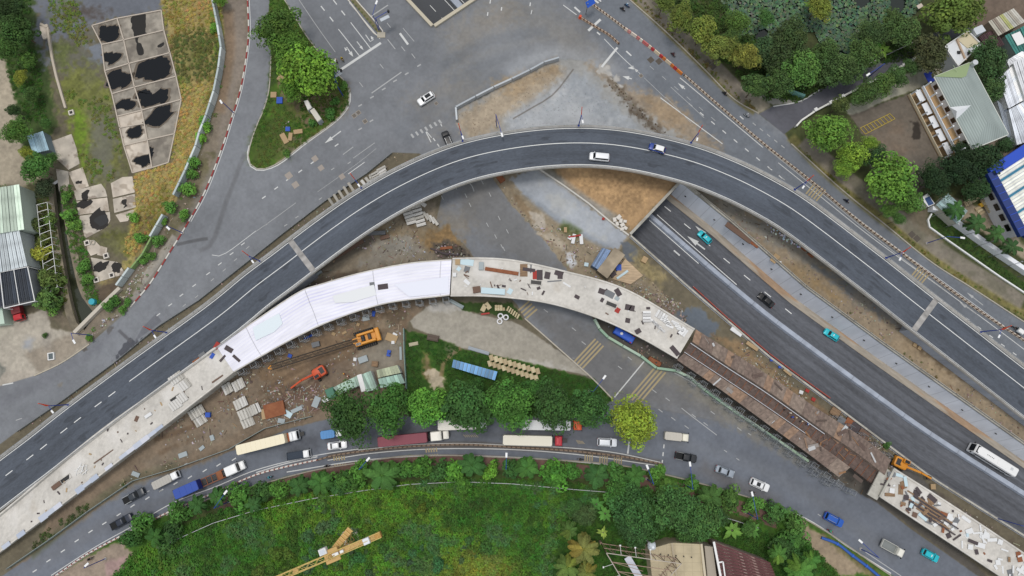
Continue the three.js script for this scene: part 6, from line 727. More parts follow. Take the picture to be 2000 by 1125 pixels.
shed('blue_roof_shed','small shed with pale blue roof at the upper left','52,266 84,256 96,293 64,300',3,6,0x9fbccb,0x6f7f88);
{const t=thing('plant_frame','row of thin white greenhouse bars beside the left warehouse','frame'),A=qp('72,400 92,395 112,560 90,575',2.4);for (let i=0;i<=12;i++){const a=L3(A[0],A[3],i/12),b=L3(A[1],A[2],i/12);part('crossbar',beam(a,b,0.1,0.1),white,t);part('post',slab(0.1,2.4,0.1,a[0],0,a[2]),white,t);part('post',slab(0.1,2.4,0.1,b[0],0,b[2]),white,t);}part('rail',beam(A[0],A[3],0.1,0.1),white,t);part('rail',beam(A[1],A[2],0.1,0.1),white,t);}
// white house with balconies
{
const h=7.6,A=P(1829,152,h),B=P(1894,124,h),C=P(1966,260,h),ux=[(C[0] - B[0]),(C[1] - B[1])],lu=Math.hypot(...ux),vx=[B[0] - A[0],B[1] - A[1]],lv=Math.hypot(...vx),W=lv,Lh=lu,cx=A[0] + ux[0]/2 + vx[0]/2,cz=A[1] + ux[1]/2 + vx[1]/2;
const t=thing('white_house','two storey white house with tan balconies and grey green hipped roof','house',[cx,0,cz],-Math.atan2(ux[1],ux[0]));// local x along the house, local +z towards the balconies
const wallW=mat(0xdfe3e8,0.8),tan=mat(0xb89a72,0.85),frameM=mat(0x6b4434,0.8),zb=W/2;const s=Math.sign(Math.cos(t.rotation.y)*1)||1;
part('wall',slab(Lh - 1,7.2,W - 1,0,0,0),wallW,t);
const roof=part('roof',(()=>{const e=0.3,y0=h,y1=h + 2.2,a=[-Lh/2 - e,y0,-W/2 - e],b=[Lh/2 + e,y0,-W/2 - e],c=[Lh/2 + e,y0,W/2 + e],d=[-Lh/2 - e,y0,W/2 + e],r0=[-Lh/2 + 3,y1,0],r1=[Lh/2 - 4.5,y1,0];return join([quad(d,c,r1,r0),quad(b,a,r0,r1),quad(a,d,r0,r0),quad(c,b,r1,r1)]);})(),mapped(tex(64,256,(u,v)=>tint([148,160,158],0.85 + 0.12*(Math.floor(v*32) % 2) + 0.15*tf(u,v,4,4,3)),20,8),0.8),t);
part('roof_border',[slab(Lh + 0.7,0.25,0.3,0,h - 0.28,W/2 + 0.32),slab(Lh + 0.7,0.25,0.3,0,h - 0.28,-W/2 - 0.32),slab(0.3,0.25,W + 0.3,Lh/2 + 0.36,h - 0.28,0),slab(0.3,0.25,W + 0.3,-Lh/2 - 0.36,h - 0.28,0)],mat(0xcfd2cc,0.8),t);
part('roof_patch',slab(4.6,0.04,0.1,0,0,0),mat(0x9fb08a,0.8),t).visible=true;t.children[t.children.length - 1].position.set(-Lh/2 + 1.2,h + 0.9,0);
part('gable',(()=>{const y0=h + 0.02,z=W/2 + 0.5;return join([quad([-1.6,y0,z],[1.9,y0,z],[0.15,y0 + 1.5,z],[0.15,y0 + 1.5,z]),quad([0.15,y0 + 1.5,z],[1.9,y0,z],[0.15,y0 + 1.6,0.6],[0.15,y0 + 1.6,0.6]),quad([-1.6,y0,z],[0.15,y0 + 1.5,z],[0.15,y0 + 1.6,0.6],[0.15,y0 + 1.6,0.6])]);})(),wallW,t);
for (const [y,d] of [[0.3,4.2],[3.9,2.6]]){const bl=part('balcony',slab(Lh - 0.6,0.25,d,0,y - 0.1,zb - 0.5 + d/2),tan,t);if (y<1) for (let i=0;i<5;i++) part('canopy',slab((Lh - 2)/5.6,0.12,1.7,-Lh/2 + 2.2 + i*(Lh - 4)/4.2,3.1,zb - 0.5 + d - 1.0),wallW,bl);part('balcony_wall',slab(Lh - 0.6,0.9,0.2,0,y + 0.15,zb - 0.5 + d - 0.1),y>1?wallW:mat(0xd9cdb2,0.85),bl);for (let i=0;i<=6;i++) part('pillar',slab(0.35,y>1?3.4:3.4,0.35,-Lh/2 + 0.6 + (Lh - 1.2)*i/6,y + 0.15,zb - 0.5 + d - 0.35),wallW,bl);}
for (const y of [0.9,4.6]) for (let i=0;i<6;i++){const w=part('window',slab(1.3,1.9,0.12,-Lh/2 + 2 + (Lh - 4)*i/5,y,zb - 0.46),frameM,t);part('pane',slab(1.0,1.6,0.06,-Lh/2 + 2 + (Lh - 4)*i/5,y + 0.15,zb - 0.41),glassDark,w);}
for (let i=0;i<4;i++){const w=part('window',slab(0.12,1.5,1.2,-Lh/2 + 0.44,1.2 + (i>1?3.4:0),(i % 2?-1:1)*W/4),frameM,t);part('pane',slab(0.05,1.2,0.9,-Lh/2 + 0.37,1.35 + (i>1?3.4:0),(i % 2?-1:1)*W/4),glassDark,w);}
part('water_tank',[cyl(0.7,1.4,0,0,0,14)],mat(0xc9cdd0,0.4,0.5),t).position.set(-Lh/2 + 0.4,h + 0.9,-W/2 - 0.2);part('green_tiled_roof',loft([[-Lh/2 - 0.4,h + 0.06,-W/2 - 0.35],[-Lh/2 + 3.0,h + 2.24,-0.6]],[[-Lh/2 - 0.4,h + 0.06,W/2 + 0.35],[-Lh/2 + 3.0,h + 2.24,0.6]],0.05),mat(0x93a67c,0.85),t);
part('lean_to',slab(3,0.12,2.2,-Lh/2 - 1.6,3.2,zb - 2),mat(0x1f3fb4,0.6),t);
}
{const t=thing('annex_house','small flat roofed white building with tan terrace above the big house','house');const q=qp('1843,92 1888,62 1914,88 1869,130',5);wallBox(t,q,5,mat(0xd8dce0,0.85));part('roof_terrace',prism(qp('1868,75 1890,62 1912,86 1890,94',5.2).map(p=>[p[0],p[2]]),5.01,5.2),mat(0xcfc5a8,0.9),t);for (const [a,b] of [[0,1],[1,2],[2,3],[3,0]]) part('parapet',beam([q[a][0],5.3,q[a][2]],[q[b][0],5.3,q[b][2]],0.25,0.6),white,t);part('divider',beam(P3(1868,76,5.2),P3(1886,118,5.2),0.4,0.5),mat(0xb8a088,0.9),t);for (const [x,y] of [[1872,103],[1892,105]]) part('skylight',chbox(0.8,0.3,0.8,0.04,...P3(x,y,5.02)),black,t);part('stair_house',prism(qp('1900,56 1918,48 1926,60 1908,68',6.4).map(p=>[p[0],p[2]]),0,6.4),mat(0xc6ccd2,0.85),t);}
{const q=qp('1930,42 1980,16 2003,42 1950,70',4.5),t=thing('striped_roof_shed','shed with weathered grey and yellow green roof sheets at the upper right','shed'),c=L3(q[0],q[2],0.5);wallBox(t,q.map(p=>L3(p,c,0.05)),4.2,mat(0x9a8a78,0.9));const ms=[0xb3b0a4,0x8d8378,0xb8b4a6,0xa9ac72,0xb4b4ac,0xa6a196,0xc0beb6].map(x=>vary(x,1)[0]);sheetRoof(t,q,7,i=>ms[i]);}
shed('maroon_roof_shed','low shed with dark maroon roof beside the striped shed','1911,72 1944,56 1962,88 1928,94',3.6,6,0x4b2f33,0x7a6a60);
shed('teal_roof_shed','shed with teal roof and white patch at the right edge','1962,70 2060,20 2080,95 1985,108',4,10,0x2f6f68,0x8a9a96);
{const q=P3(1990,75,4.2),t=part('roof_patch',slab(2.6,0.05,3.4,q[0],4.1,q[2],0.4),white,scene);t.name='white_roof_patch';tag(t,'crumpled white sheet lying on the teal roof','sheet');}
shed('white_roof_shed','white sheet roof right of the dark round tree','1966,118 1996,100 2050,115 1972,134',4.5,5,0xf2f5fa);
shed('white_roof_shed','long white sheet roof with a step behind the white house','1950,152 1978,128 2000,195 1970,212',5,7,0xe8edf5);
shed('white_roof_shed','large bright white roof at the right edge above the warehouse','1978,122 2070,80 2100,210 2002,194',6,12,0xf4f7fc);
shed('white_roof_shed','lower white roof beside the house yard wall','1970,214 2002,197 2060,260 1986,283',4.4,7,0xe4eaf2);
shed('grey_roof_strip','narrow grey roof strip between house and white roofs','1947,195 1968,214 1984,284 1972,282',3.2,3,0x9aa4b0);
{// blue and white warehouse
const h=7.5,A=P3(1933,337,h),B=P3(2090,236,h),C=P3(2160,356,h),D=P3(1998,460,h),t=thing('striped_warehouse','large warehouse with white and blue striped roof and deep blue fascia','warehouse'),c=L3(A,C,0.5);
wallBox(t,[A,B,C,D].map(p=>L3(p,c,0.02)),h - 0.7,mat(0xdfe3ea,0.8));const w1=vary(0xeef0e8,2,0.04),bl=vary(0x2f7d9c,1);const In=[L3(A,c,0.07),L3(B,c,0.07),L3(C,c,0.07),L3(D,c,0.07)].map(p=>[p[0],h + 0.05,p[2]]);sheetRoof(t,[In[0],In[3],In[2],In[1]],22,i=>i % 6===3?bl[0]:w1[i % 2]);
const fb=mat(0x1d49b8,0.5),f2=mat(0x17306e,0.5);part('fascia',beam([A[0],h,A[2]],[B[0],h,B[2]],2.6,1.2),fb,t);part('fascia',beam([A[0],h,A[2]],[D[0],h,D[2]],2.2,1.2),f2,t);part('fascia',beam([D[0],h,D[2]],[C[0],h,C[2]],1.4,1.2),f2,t);for (let i=1;i<9;i++){const p=L3(A,D,i/9);part('gutter_bracket',slab(0.14,0.08,2.0,p[0],h + 0.6,p[2],-Math.atan2(D[2] - A[2],D[0] - A[0])),fb,t);}
for (let i=1;i<6;i++){const p=L3(A,D,i/6),w=part('window',slab(1.8,1.4,0.1,p[0],3.4,p[2],-Math.atan2(D[2] - A[2],D[0] - A[0])),glassDark,t);w.position.set(0,0,0);}
}
{const t=thing('guardhouse','tiny white gatehouse with navy roof panel beside the garden wall','gatehouse'),q=qp('1799,387 1812,378 1826,398 1813,404',3.2);wallBox(t,q,3,white);part('roof',prism(q.map(p=>[p[0],p[2]]),3,3.2),white,t);part('roof_panel',prism(qp('1806,388 1815,383 1824,398 1814,402',3.25).map(p=>[p[0],p[2]]),3.2,3.26),mat(0x2c4a7a,0.5),t);part('door',box(0.9,2,0.08,...L3(q[0],q[3],0.5).map((v,k)=>k===1?1:v - (k===0?0.05:0))),mat(0x6a4a38,0.8),t);}
shed('gate_canopy','pale translucent canopy roof beside the gatehouse','1828,400 1852,378 1890,412 1870,438',3.4,6,0xa9c2c4,0xb8b8ac);
const wallRun=(name,label,s,h,w,m,cat='wall',cap=0)=>{const p=pts(s).map(([a,b])=>P3(a,b,0)),t=thing(name,label,cat);for (let i=0;i + 1<p.length;i++){part('wall_panel',beam([p[i][0],h/2,p[i][2]],[p[i + 1][0],h/2,p[i + 1][2]],w,h),m,t);if (cap) part('cap',beam([p[i][0],h + 0.06,p[i][2]],[p[i + 1][0],h + 0.06,p[i + 1][2]],w + 0.15,0.12),m,t);}return t;};
wallRun('garden_wall','tall white garden wall along the palms at the right','1812,410 1830,412 1865,440 1905,469 1945,497 1985,524 2060,575',2.2,1.1,mat(0xe6eaf0,0.8));wallRun('low_wall','thin white kerb wall along the lawn strip at the right','1818,418 1811,430 1814,444 1850,470 1900,505 1950,540 2060,612',0.5,0.35,mat(0xdfe2e2,0.8));
for (let i=0;i<7;i++){const a=P3(1818 + i*28,424 + i*19.5,0),b=P3(1836 + i*28,418 + i*19.5,0);single('wall_buttress','slim grey floodlight arm standing at the white garden wall','lamp',join([bar([a[0],0,a[2]],[a[0],3.2,a[2]],0.07,6),bar([a[0],3.2,a[2]],[b[0],3.6,b[2]],0.06,6),box(0.5,0.15,0.3,b[0],3.6,b[2])]),mat(0x80868a,0.5,0.3),[0,0,0],0,'arms at the white garden wall');}
wallRun('alley_rail_wall','white balustrade wall along the garden side of the alley','1552,249 1562,238 1590,219 1620,203 1660,182 1727,148 1762,130 1784,118',1.1,0.3,mat(0xdfe0dc,0.8),'wall',1);wallRun('pond_rail','thin pale railing between alley and pond trees','1687,131 1720,114 1750,100 1784,84',1,0.12,mat(0xb9bcb8,0.7),'railing');
for (const [x,y] of [[1589,218],[1618,204],[1641,192],[1739,142],[1760,131],[1781,119]]) single('gate_pillar','white square pillar of the alley balustrade','pillar',[slab(0.7,1.5,0.7),slab(0.9,0.15,0.9,0,1.5,0)],white,P3(x,y,0),0.5,'pillars of the alley balustrade');
{const t=thing('lot_grid','yellow painted frame grid lying on the dry lot','frame'),a=P3(1680,250,0.1),b=P3(1738,222,0.1),c=P3(1748,232,0.1),d=P3(1690,262,0.1),m=mat(0xa89440,0.8);for (const [p,q] of [[a,b],[d,c]]) part('rail',beam(p,q,0.18,0.12),m,t);for (let i=0;i<=9;i++) part('rung',beam(L3(a,b,i/9),L3(d,c,i/9),0.16,0.1),m,t);}
// bottom edge
{const t=thing('beige_building','beige flat roofed building at the bottom edge with raised beams','building'),h=6,q=qp('1268,1073 1312,1060 1368,1063 1378,1180 1280,1190',h);wallBox(t,q,h - 0.2,mat(0xb8ac92,0.9));const T=mapped(tex(128,128,(u,v)=>tint([184,172,144],(0.9 + 0.2*tf(u,v,6,6,4))*(Math.min(Math.abs(u*8 % 1 - 0.5),Math.abs(v*8 % 1 - 0.5))<0.03?0.93:1)),16,16),0.9);part('roof',prism(q.map(p=>[p[0],p[2]]),h - 0.2,h),T,t);part('roof_edge',beam(...qp('1312,1060 1330,1190',h + 0.2),0.5,0.4),mat(0xa99e88,0.9),t);for (let i=0;i<5;i++) part('roof_lamp',[slab(0.25,0.4,0.25,...P3(1290 + i*15,1082 + i*1.5,h))],darkSteel,t);const s2=qp('1368,1063 1372,1062 1386,1180 1381,1180',h + 0.4);part('beam',prism(s2.map(p=>[p[0],p[2]]),0,h + 0.4),mat(0xc2b8a2,0.9),t);part('side_roof',prism(qp('1376,1066 1392,1068 1408,1190 1388,1190',h - 0.8).map(p=>[p[0],p[2]]),0,h - 0.8),mat(0xa59d90,0.9),t);
const m=thing('white_silo','white conical tank cap at the corner of the beige roof','tank',P3(1273,1066,6));part('cone',rings([ring(-1.5,1.5,1.5,0,0.9),ring(-1.2,1.2,1.2,1,0.9),ring(-0.4,0.4,0.4,1.7,0.39)]),mat(0xdfe6f0,0.5),m);m.position.y=5.9;m.scale.set(0.65,1,0.65);part('leg',slab(0.5,5.9,0.5,0,-5.9,0),white,m);}
{const t=thing('maroon_roof_building','building with rusty maroon sheet roof and white gutter at the bottom','building'),h=6.5,A=P3(1394,1058,h),B=P3(1504,1098,h - 1.6),D=P3(1420,1190,h),C=P3(1540,1190,h - 1.6),c=L3(A,C,0.5);wallBox(t,[A,B,C,D].map(p=>L3(p,c,0.03)),h - 1.9,mat(0x8a7a70,0.9));const mr=mapped(tex(128,128,(u,v)=>mix3(tint([98,60,62],0.85 + 0.3*tf(u,v,6,6,4)),[176,160,150],0.7*(tf(u,v,6,48,3)>0.66?1:0)),10,10),0.8);sheetRoof(t,[A,D,C,B],18,[mr]);part('gutter',beam(A,D,0.5,0.3),white,t);part('skylight_frame',[beam(P3(1401,1099,h + 0.2),P3(1412,1097,h + 0.2),0.3,0.2),beam(P3(1412,1097,h + 0.2),P3(1418,1140,h + 0.2),0.3,0.2)],white,t);}
{// steel billboard frame
const t=thing('billboard_frame','rusty triangular steel lattice billboard frame at the bottom edge','billboard'),m=mat(0x9a8474,0.7,0.2),g=mat(0xb0a89e,0.7,0.2),A=P(1200,1068,0),top=12,bot=3;const a=P(1184,1080,top),b=P(1331,1101,top),c=P(1250,1190,top);
for (const [p,q] of [[a,b],[a,c],[b,c]]){const n=9;for (const y of [top,(top + bot)/2,bot]) part('chord',beam([p[0],y,p[1]],[q[0],y,q[1]],0.16,0.16),y===top?g:m,t);for (let i=0;i<=n;i++){const u=[lerp(p[0],q[0],i/n),lerp(p[1],q[1],i/n)];part('upright',slab(0.12,top - bot,0.12,u[0],bot,u[1]),m,t);if (i<n){const w=[lerp(p[0],q[0],(i + 1)/n),lerp(p[1],q[1],(i + 1)/n)];part('brace',beam([u[0],i % 2?top:bot,u[1]],[w[0],i % 2?bot:top,w[1]],0.1,0.1),m,t);}}}
for (let i=1;i<6;i++){const p=[lerp(a[0],c[0],i/6),lerp(a[1],c[1],i/6)],q=[lerp(b[0],c[0],i/6),lerp(b[1],c[1],i/6)];part('tie',beam([p[0],top - 0.3,p[1]],[q[0],top - 0.3,q[1]],0.14,0.14),m,t);part('tie_brace',beam([p[0],top - 0.3,p[1]],[lerp(p[0],q[0],0.5),top - 0.3,lerp(a[1],c[1],(i + 1)/6)],0.1,0.1),m,t);}
for (const p of [a,b,c]) part('column',slab(0.5,bot,0.5,p[0],0,p[1]),m,t);for (let i=1;i<4;i++){const u=[lerp(a[0],b[0],i/5),lerp(a[1],b[1],i/5)],f=part('floodlight_arm',bar([u[0],top,u[1]],[u[0] - 0.3,top + 0.6,u[1] - 2.2],0.05,5),white,t);part('floodlight',chbox(0.4,0.2,0.3,0.04,u[0] - 0.3,top + 0.6,u[1] - 2.3),white,f);}for (let i=1;i<4;i++){const u=[lerp(a[0],c[0],i/5),lerp(a[1],c[1],i/5)],f=part('floodlight_arm',bar([u[0],top,u[1]],[u[0] - 2.2,top + 0.6,u[1] + 0.5],0.05,5),white,t);part('floodlight',chbox(0.3,0.2,0.4,0.04,u[0] - 2.3,top + 0.6,u[1] + 0.5),white,f);}
part('walkway',beam(P3(1225,1088,9),P3(1250,1130,9),1.6,0.1),mat(0xc2c6d2,0.6),t);
}
// site sheds
const greenS=0x9db5a8;shed('site_shed','left pale green site shed roof beside the dark tree row','650,757 699,733 704,752 662,770',3,7,greenS);shed('site_shed','middle pale green site shed roof with a white strip','700,734 724,724 738,760 716,765',3.2,5,0xa2bcb0);shed('site_shed','right rust streaked pale green site shed roof','735,723 776,713 783,728 738,738',3.4,8,0xa8b096);shed('site_shed','lower front half of the right pale green shed','738,740 783,730 791,748 743,758',3,6,0x9cbcb0,0xc0c4c0);
{const p=P3(706,748,3.4);single('white_roof_strip','narrow white sheet laid across the green shed roofs','sheet',box(1.2,0.08,4.4,0,0,0),white,[p[0],3.45,p[2]],0.3);const q=P3(645,768,2);single('green_tank_cover','dark green cover at the left end of the green sheds','cover',chbox(2.2,2,2.6,0.15),mat(0x4a7a66,0.7),[q[0],0,q[2]],0.4);}
shed('blue_roof_cabin','long cabin with bright blue roof on the grass lot','885,702 972,726 967,743 882,717',3,12,0x6fa0cc,0x9fb0ba,'cabin');
{const t=thing('site_cabin','blue ribbed container cabin beside the tan roofed office','cabin');const q=qp('1176,484 1193,489 1171,528 1155,518',2.7);wallBox(t,q,2.55,mat(0x5f7699,0.7));sheetRoof(t,q,6,vary(0x7288a8));}
{const t=thing('site_office','site office with flat tan roof next to the blue cabin','cabin');const q=qp('1201,483 1221,498 1186,544 1166,528',3.2);wallBox(t,q,3,mat(0x8a8172,0.9));part('roof',prism(q.map(p=>[p[0],p[2]]),3,3.2),mapped(tex(64,64,(u,v)=>tint([150,138,120],0.8 + 0.4*tf(u,v,4,4,4)),8,8),0.9),t);part('door',beam(L3(q[1],q[2],0.4).map((v,k)=>k===1?1.1:v),L3(q[1],q[2],0.55).map((v,k)=>k===1?1.1:v),0.1,2.2),mat(0x5a4a3c,0.8),t);
single('timber_deck','pale timber platform in front of the tan roofed office','platform',prism(ground('1221,505 1256,538 1232,555 1196,545',0.4),0,0.4),mapped(tex(64,64,(u,v)=>tint([188,166,138],0.8 + 0.35*tf(u,v,3,30,3)),5,5),0.9));}
// kerbs, barriers, fences
seed=60606;
{// red and white kerb of the western ramp
const p=road3('484,-60 484,0 486,62 482,107 470,175 450,240 437,281 400,376 370,431 332,493 292,556 255,600',0,1.9),g=new THREE.Group();g.name='kerb';g.userData.kind='structure';scene.add(g);const red=mat(0x8e3a38,0.85),wh=mat(0xc9c6c0,0.85);for (let i=0;i + 1<p.length;i++) part('kerb_block',beam([p[i][0],0.12,p[i][2]],[p[i + 1][0],0.12,p[i + 1][2]].map((v,k)=>lerp(p[i][k===1?1:k],v,0.985)).map((v,k)=>k===1?0.12:v),0.34,0.24),i % 2?red:wh,g);}
const kerbRun=(s,m,w=0.3,h=0.2)=>{const g=new THREE.Group();g.name=numbered('kerb');g.userData.kind='structure';scene.add(g);const p=road3(s,0,2.4);for (let i=0;i + 1<p.length;i++) part('kerb_block',beam([p[i][0],h/2,p[i][2]],[lerp(p[i][0],p[i + 1][0],0.985),h/2,lerp(p[i][2],p[i + 1][2],0.985)],w,h),m,g);};
const kerbM=mat(0xa49f95,0.9);kerbRun('531,-40 550,-10 600,72 647,132 680,170 680,205 662,230 595,280 540,321 510,331 492,325 485,303 490,281 500,250 515,215 525,180 530,110',kerbM,0.3,0.2);kerbRun('1230,0 1300,62 1375,135 1435,195 1482,222',kerbM);kerbRun('1545,281 1650,376 1725,436 1820,513 1897,562 2000,629',kerbM);kerbRun('325,1006 420,970 500,948 615,918 700,904 800,890 1000,894 1213,909 1325,933 1400,953 1498,983 1580,1018 1740,1124',mat(0x9a948a,0.9));kerbRun('175,672 120,709 67,734',mat(0xb0a898,0.9));kerbRun('1025,622 1120,706 1160,742 1197,780',mat(0xb4aea2,0.9));kerbRun('680,0 742,74 751,70 694,-2',mat(0xc6c2ba,0.9));
{const t=thing('median_strip','narrow planted median with pale kerbs at the top of the junction','median');part('soil',prism(ground('682,-40 684,0 744,72 750,69 696,0 690,-40'),0,0.16),mat(0x6f6a50,0.95),t);for (let i=0;i<9;i++){const q=P3(690 + i*5.6,5 + i*6.6,0);part('plant_tuft',clumpB.clone().scale(0.7,0.7,0.7).translate(q[0],0.16,q[2]),leaf(0x5a6a34),t);}part('end_block',chbox(2.2,0.3,1.6,0.05,...P3(745,69,0.0)),mat(0xaca698,0.9),t);}
function rail(name,label,s,m1,m2,sp=1.05,h=0.75,y=0.04,cat='barrier'){const p=road3(s,0,sp),t=thing(name,label,cat);part('rail',sweep(p.map(q=>[q[0],y,q[2]]),rect(-0.1,0.1,h - 0.2,h)),m1,t);part('foot',sweep(p.map(q=>[q[0],y,q[2]]),rect(-0.22,0.22,0,0.16)),m1,t);p.forEach((q,i)=>{if (i % 2===0||p.length<280) part('post',slab(0.32,h + 0.06,0.32,q[0],y,q[2],0.6),m2,t);});return t;}
const cre=mat(0xc2b4a4,0.85),brn=mat(0x6a564a,0.85);
rail('road_barrier','long brown and cream median barrier running down the avenue','1336,148 1395,200 1492,283 1582,354 1675,432 1765,499 1850,563 1925,617 2000,666 2050,700',cre,brn,1.15);rail('road_barrier','brown and cream barrier above the red and white blocks','1135,-12 1160,12 1190,34 1219,56',cre,brn);rail('road_barrier','short barrier with orange end beside the stop lines','1134,36 1165,55 1190,70 1208,86',mat(0xb09a86,0.85),brn);rail('road_barrier','curved brown barrier between the ring road and its service lane','622,898 650,890 725,879 800,872 901,868 1001,873 1100,879 1150,884 1225,893 1293,906',mat(0x8a7868,0.85),mat(0x5a4c42,0.85),1.2);rail('road_barrier','white and red barrier along the lower left of the ring road','60,1155 110,1124 170,1083 250,1040 330,1000 420,962 501,927 560,911 620,898',mat(0xd8d2cc,0.8),mat(0x8a5048,0.85),1.2);
{const p=road3('1220,57 1255,82 1290,110 1332,146',0,1),n=15,cols=[0xd8c8b8,0xc98a84,0xd8ccc0,0xc27a76,0xd9d2c6,0xc46a68,0xd8c4b0,0xb83a3c,0xd2c2a8,0xbc3a3a,0xcf7a3a,0xd0bfa6,0xc8702f,0xb4302f,0xcc7a34];for (let i=0;i<n;i++){const a=p[Math.floor(i*(p.length - 1)/n)],b=p[Math.floor((i + 1)*(p.length - 1)/n)],t=thing('water_barrier',`${['cream', 'faded pink', 'pale cream', 'dusty pink', 'ivory', 'rose red', 'sand', 'red', 'beige', 'crimson', 'orange', 'buff', 'dark orange', 'deep red', 'amber'][i]} plastic road block, ${['first', 'second', 'third', 'fourth', 'fifth', 'sixth', 'seventh', 'eighth', 'ninth', 'tenth', 'eleventh', 'twelfth', 'thirteenth', 'fourteenth', 'last'][i]} from the top of the avenue row`,'barrier',[(a[0] + b[0])/2,0.04,(a[2] + b[2])/2],-Math.atan2(b[2] - a[2],b[0] - a[0]),'coloured road blocks on the avenue');const L=Math.hypot(b[0] - a[0],b[2] - a[2])*0.96;part('body',rings([ring(-L/2,L/2,0.36,0,0.08),ring(-L/2,L/2,0.3,0.35,0.08),ring(-L/2 + 0.04,L/2 - 0.04,0.16,0.6,0.06),ring(-L/2 + 0.06,L/2 - 0.06,0.13,0.95,0.06)]),mat(cols[i],0.6),t);part('filler_cap',cyl(0.07,0.06,0,0.97,0,8),mat(cols[i],0.6),t);}}
{const q=P3(1133,35,0);single('orange_drum','orange plastic drum at the end of the short barrier','drum',[cyl(0.45,1,0,0.5,0,14,0.36),cyl(0.5,0.1,0,0.05,0,14)],mat(0xd0502c,0.6),[q[0],0.04,q[2]]);}
function fence(name,label,s,h,m,step=3,th=0.08,y0=0,lean=0){const p=polyline(pts(s).map(([a,b])=>P3(a,b,0)),step),t=thing(name,label,'fence');const M=Array.isArray(m)?m:[m];for (let i=0;i + 1<p.length;i++){part('panel',beam([p[i][0],y0 + h/2,p[i][2]],[lerp(p[i][0],p[i + 1][0],0.97),y0 + h/2 + rr(-lean,lean),lerp(p[i][2],p[i + 1][2],0.97)],th,h),M[Math.floor(rnd()*M.length)],t);part('post',slab(0.12,h + y0 + 0.15,0.12,p[i][0] + 0.05,0,p[i][2] + 0.05),steelGrey,t);}return t;}
const fm=[mat(0xb9c4c6,0.6),mat(0xaab6b8,0.6),mat(0xc6d0d2,0.6)],gm=[mat(0x9fb8a2,0.7),mat(0x8fae98,0.7),mat(0xa9bfae,0.7)];
fence('sheet_fence','long pale sheet metal fence along the western ramp, upper part','420,-20 422,7 432,57 439,100 434,140 425,185 410,232 397,265 390,291 370,338 347,386',2.6,fm,3,0.5);fence('sheet_fence','pale sheet metal fence, lower part behind the rubble','327,423 302,466',2.6,fm,3,0.5);fence('sheet_fence','overgrown fence stretch covered by bright weeds','302,466 285,498 262,526',1.8,mat(0x7f9c62,0.9),3,0.4);fence('sheet_fence','grey fence stretch above the canal mouth','262,526 237,560',2.6,fm,3,0.5);wallRun('concrete_wall','pale concrete wall over the mouth of the canal','238,563 200,600 150,650',1.2,0.9,mat(0xbdb6aa,0.9));
fence('site_fence','pale grey site fence curving along the unpaved triangle','893,238 891,213 930,192 965,174 1000,158 1035,141 1062,126 1092,117',1.6,[mat(0xb4bac0,0.7),mat(0xc0c6cc,0.7),mat(0xa6adb4,0.7)],5.5,0.45);
fence('site_fence','pale green fence along the crossing road by the scaffold','1160,624 1170,643 1186,659 1215,676 1250,696 1280,719 1318,724 1345,737 1375,762 1405,784 1450,815 1490,842 1540,876 1575,900',1.7,gm,4.5,0.6,0,0.1);fence('site_fence','thin dark fence between ramp road and flyover rubble','37,842 125,782 225,709 312,637 390,587 500,500 550,460 637,393 717,340 767,299',0.8,mat(0x8a9092,0.7),4,0.06);fence('site_fence','low grey fence along the ring road beside the site','20,1108 100,1053 175,998 263,938 351,912 451,876 520,836 612,812',1.3,mat(0x7f8a88,0.7),4,0.14);fence('site_fence','red sheet fence on the left edge of the underpass','1352,560 1420,622 1500,690 1560,735 1620,778',0.7,mat(0x8e463c,0.8),4,0.28,0.1);fence('site_fence','green net fence dividing the site from the grass lot','790,642 791,690 795,760',1.7,mat(0x7f9a94,0.8),3,0.15);fence('pond_fence','green mesh fence beside the blue litter at the pond corner','1495,148 1515,165 1540,182 1568,192',1.8,mat(0x6fa098,0.8),3,0.6);fence('ring_fence','thin pale fence between palms and undergrowth','330,1060 420,1020 500,996 610,973 712,957 800,945 900,940 1000,944 1120,955 1220,963 1400,1005 1480,1030',0.9,mat(0xb4b8ba,0.6),4,0.12);
fence('deck_rail','grey underpass edge railing below the strip of earth','1335,356 1430,435 1571,559 1725,672 1965,842 2050,902',0.7,mat(0xa8a49a,0.8),5,0.12,0.76);wallRun('edge_beam','white concrete kerb line beside the gravel ramp under the flyover','1052,330 1100,362 1150,398 1190,432 1228,460',0.4,0.4,mat(0xc4c2bc,0.9));
{const t=thing('water_pipe','long blue pipe lying along the lower right verge','pipe');part('pipe',new THREE.TubeGeometry(new THREE.CatmullRomCurve3(pts('1604,1050 1635,1062 1665,1085 1692,1105 1722,1130').map(([a,b])=>new THREE.Vector3(...P3(a,b,0.3)))),40,0.36,8),mat(0x2a58a8,0.6),t);for (const [x,y] of [[1635,1062],[1665,1085],[1692,1105]]) part('collar',cyl(0.44,0.3,0,0,0,10,0.44,0,0,Math.PI/2).rotateY(heading(1635,1062,1692,1105)).translate(...P3(x,y,0.3)),mat(0x2b62c8,0.5),t);}
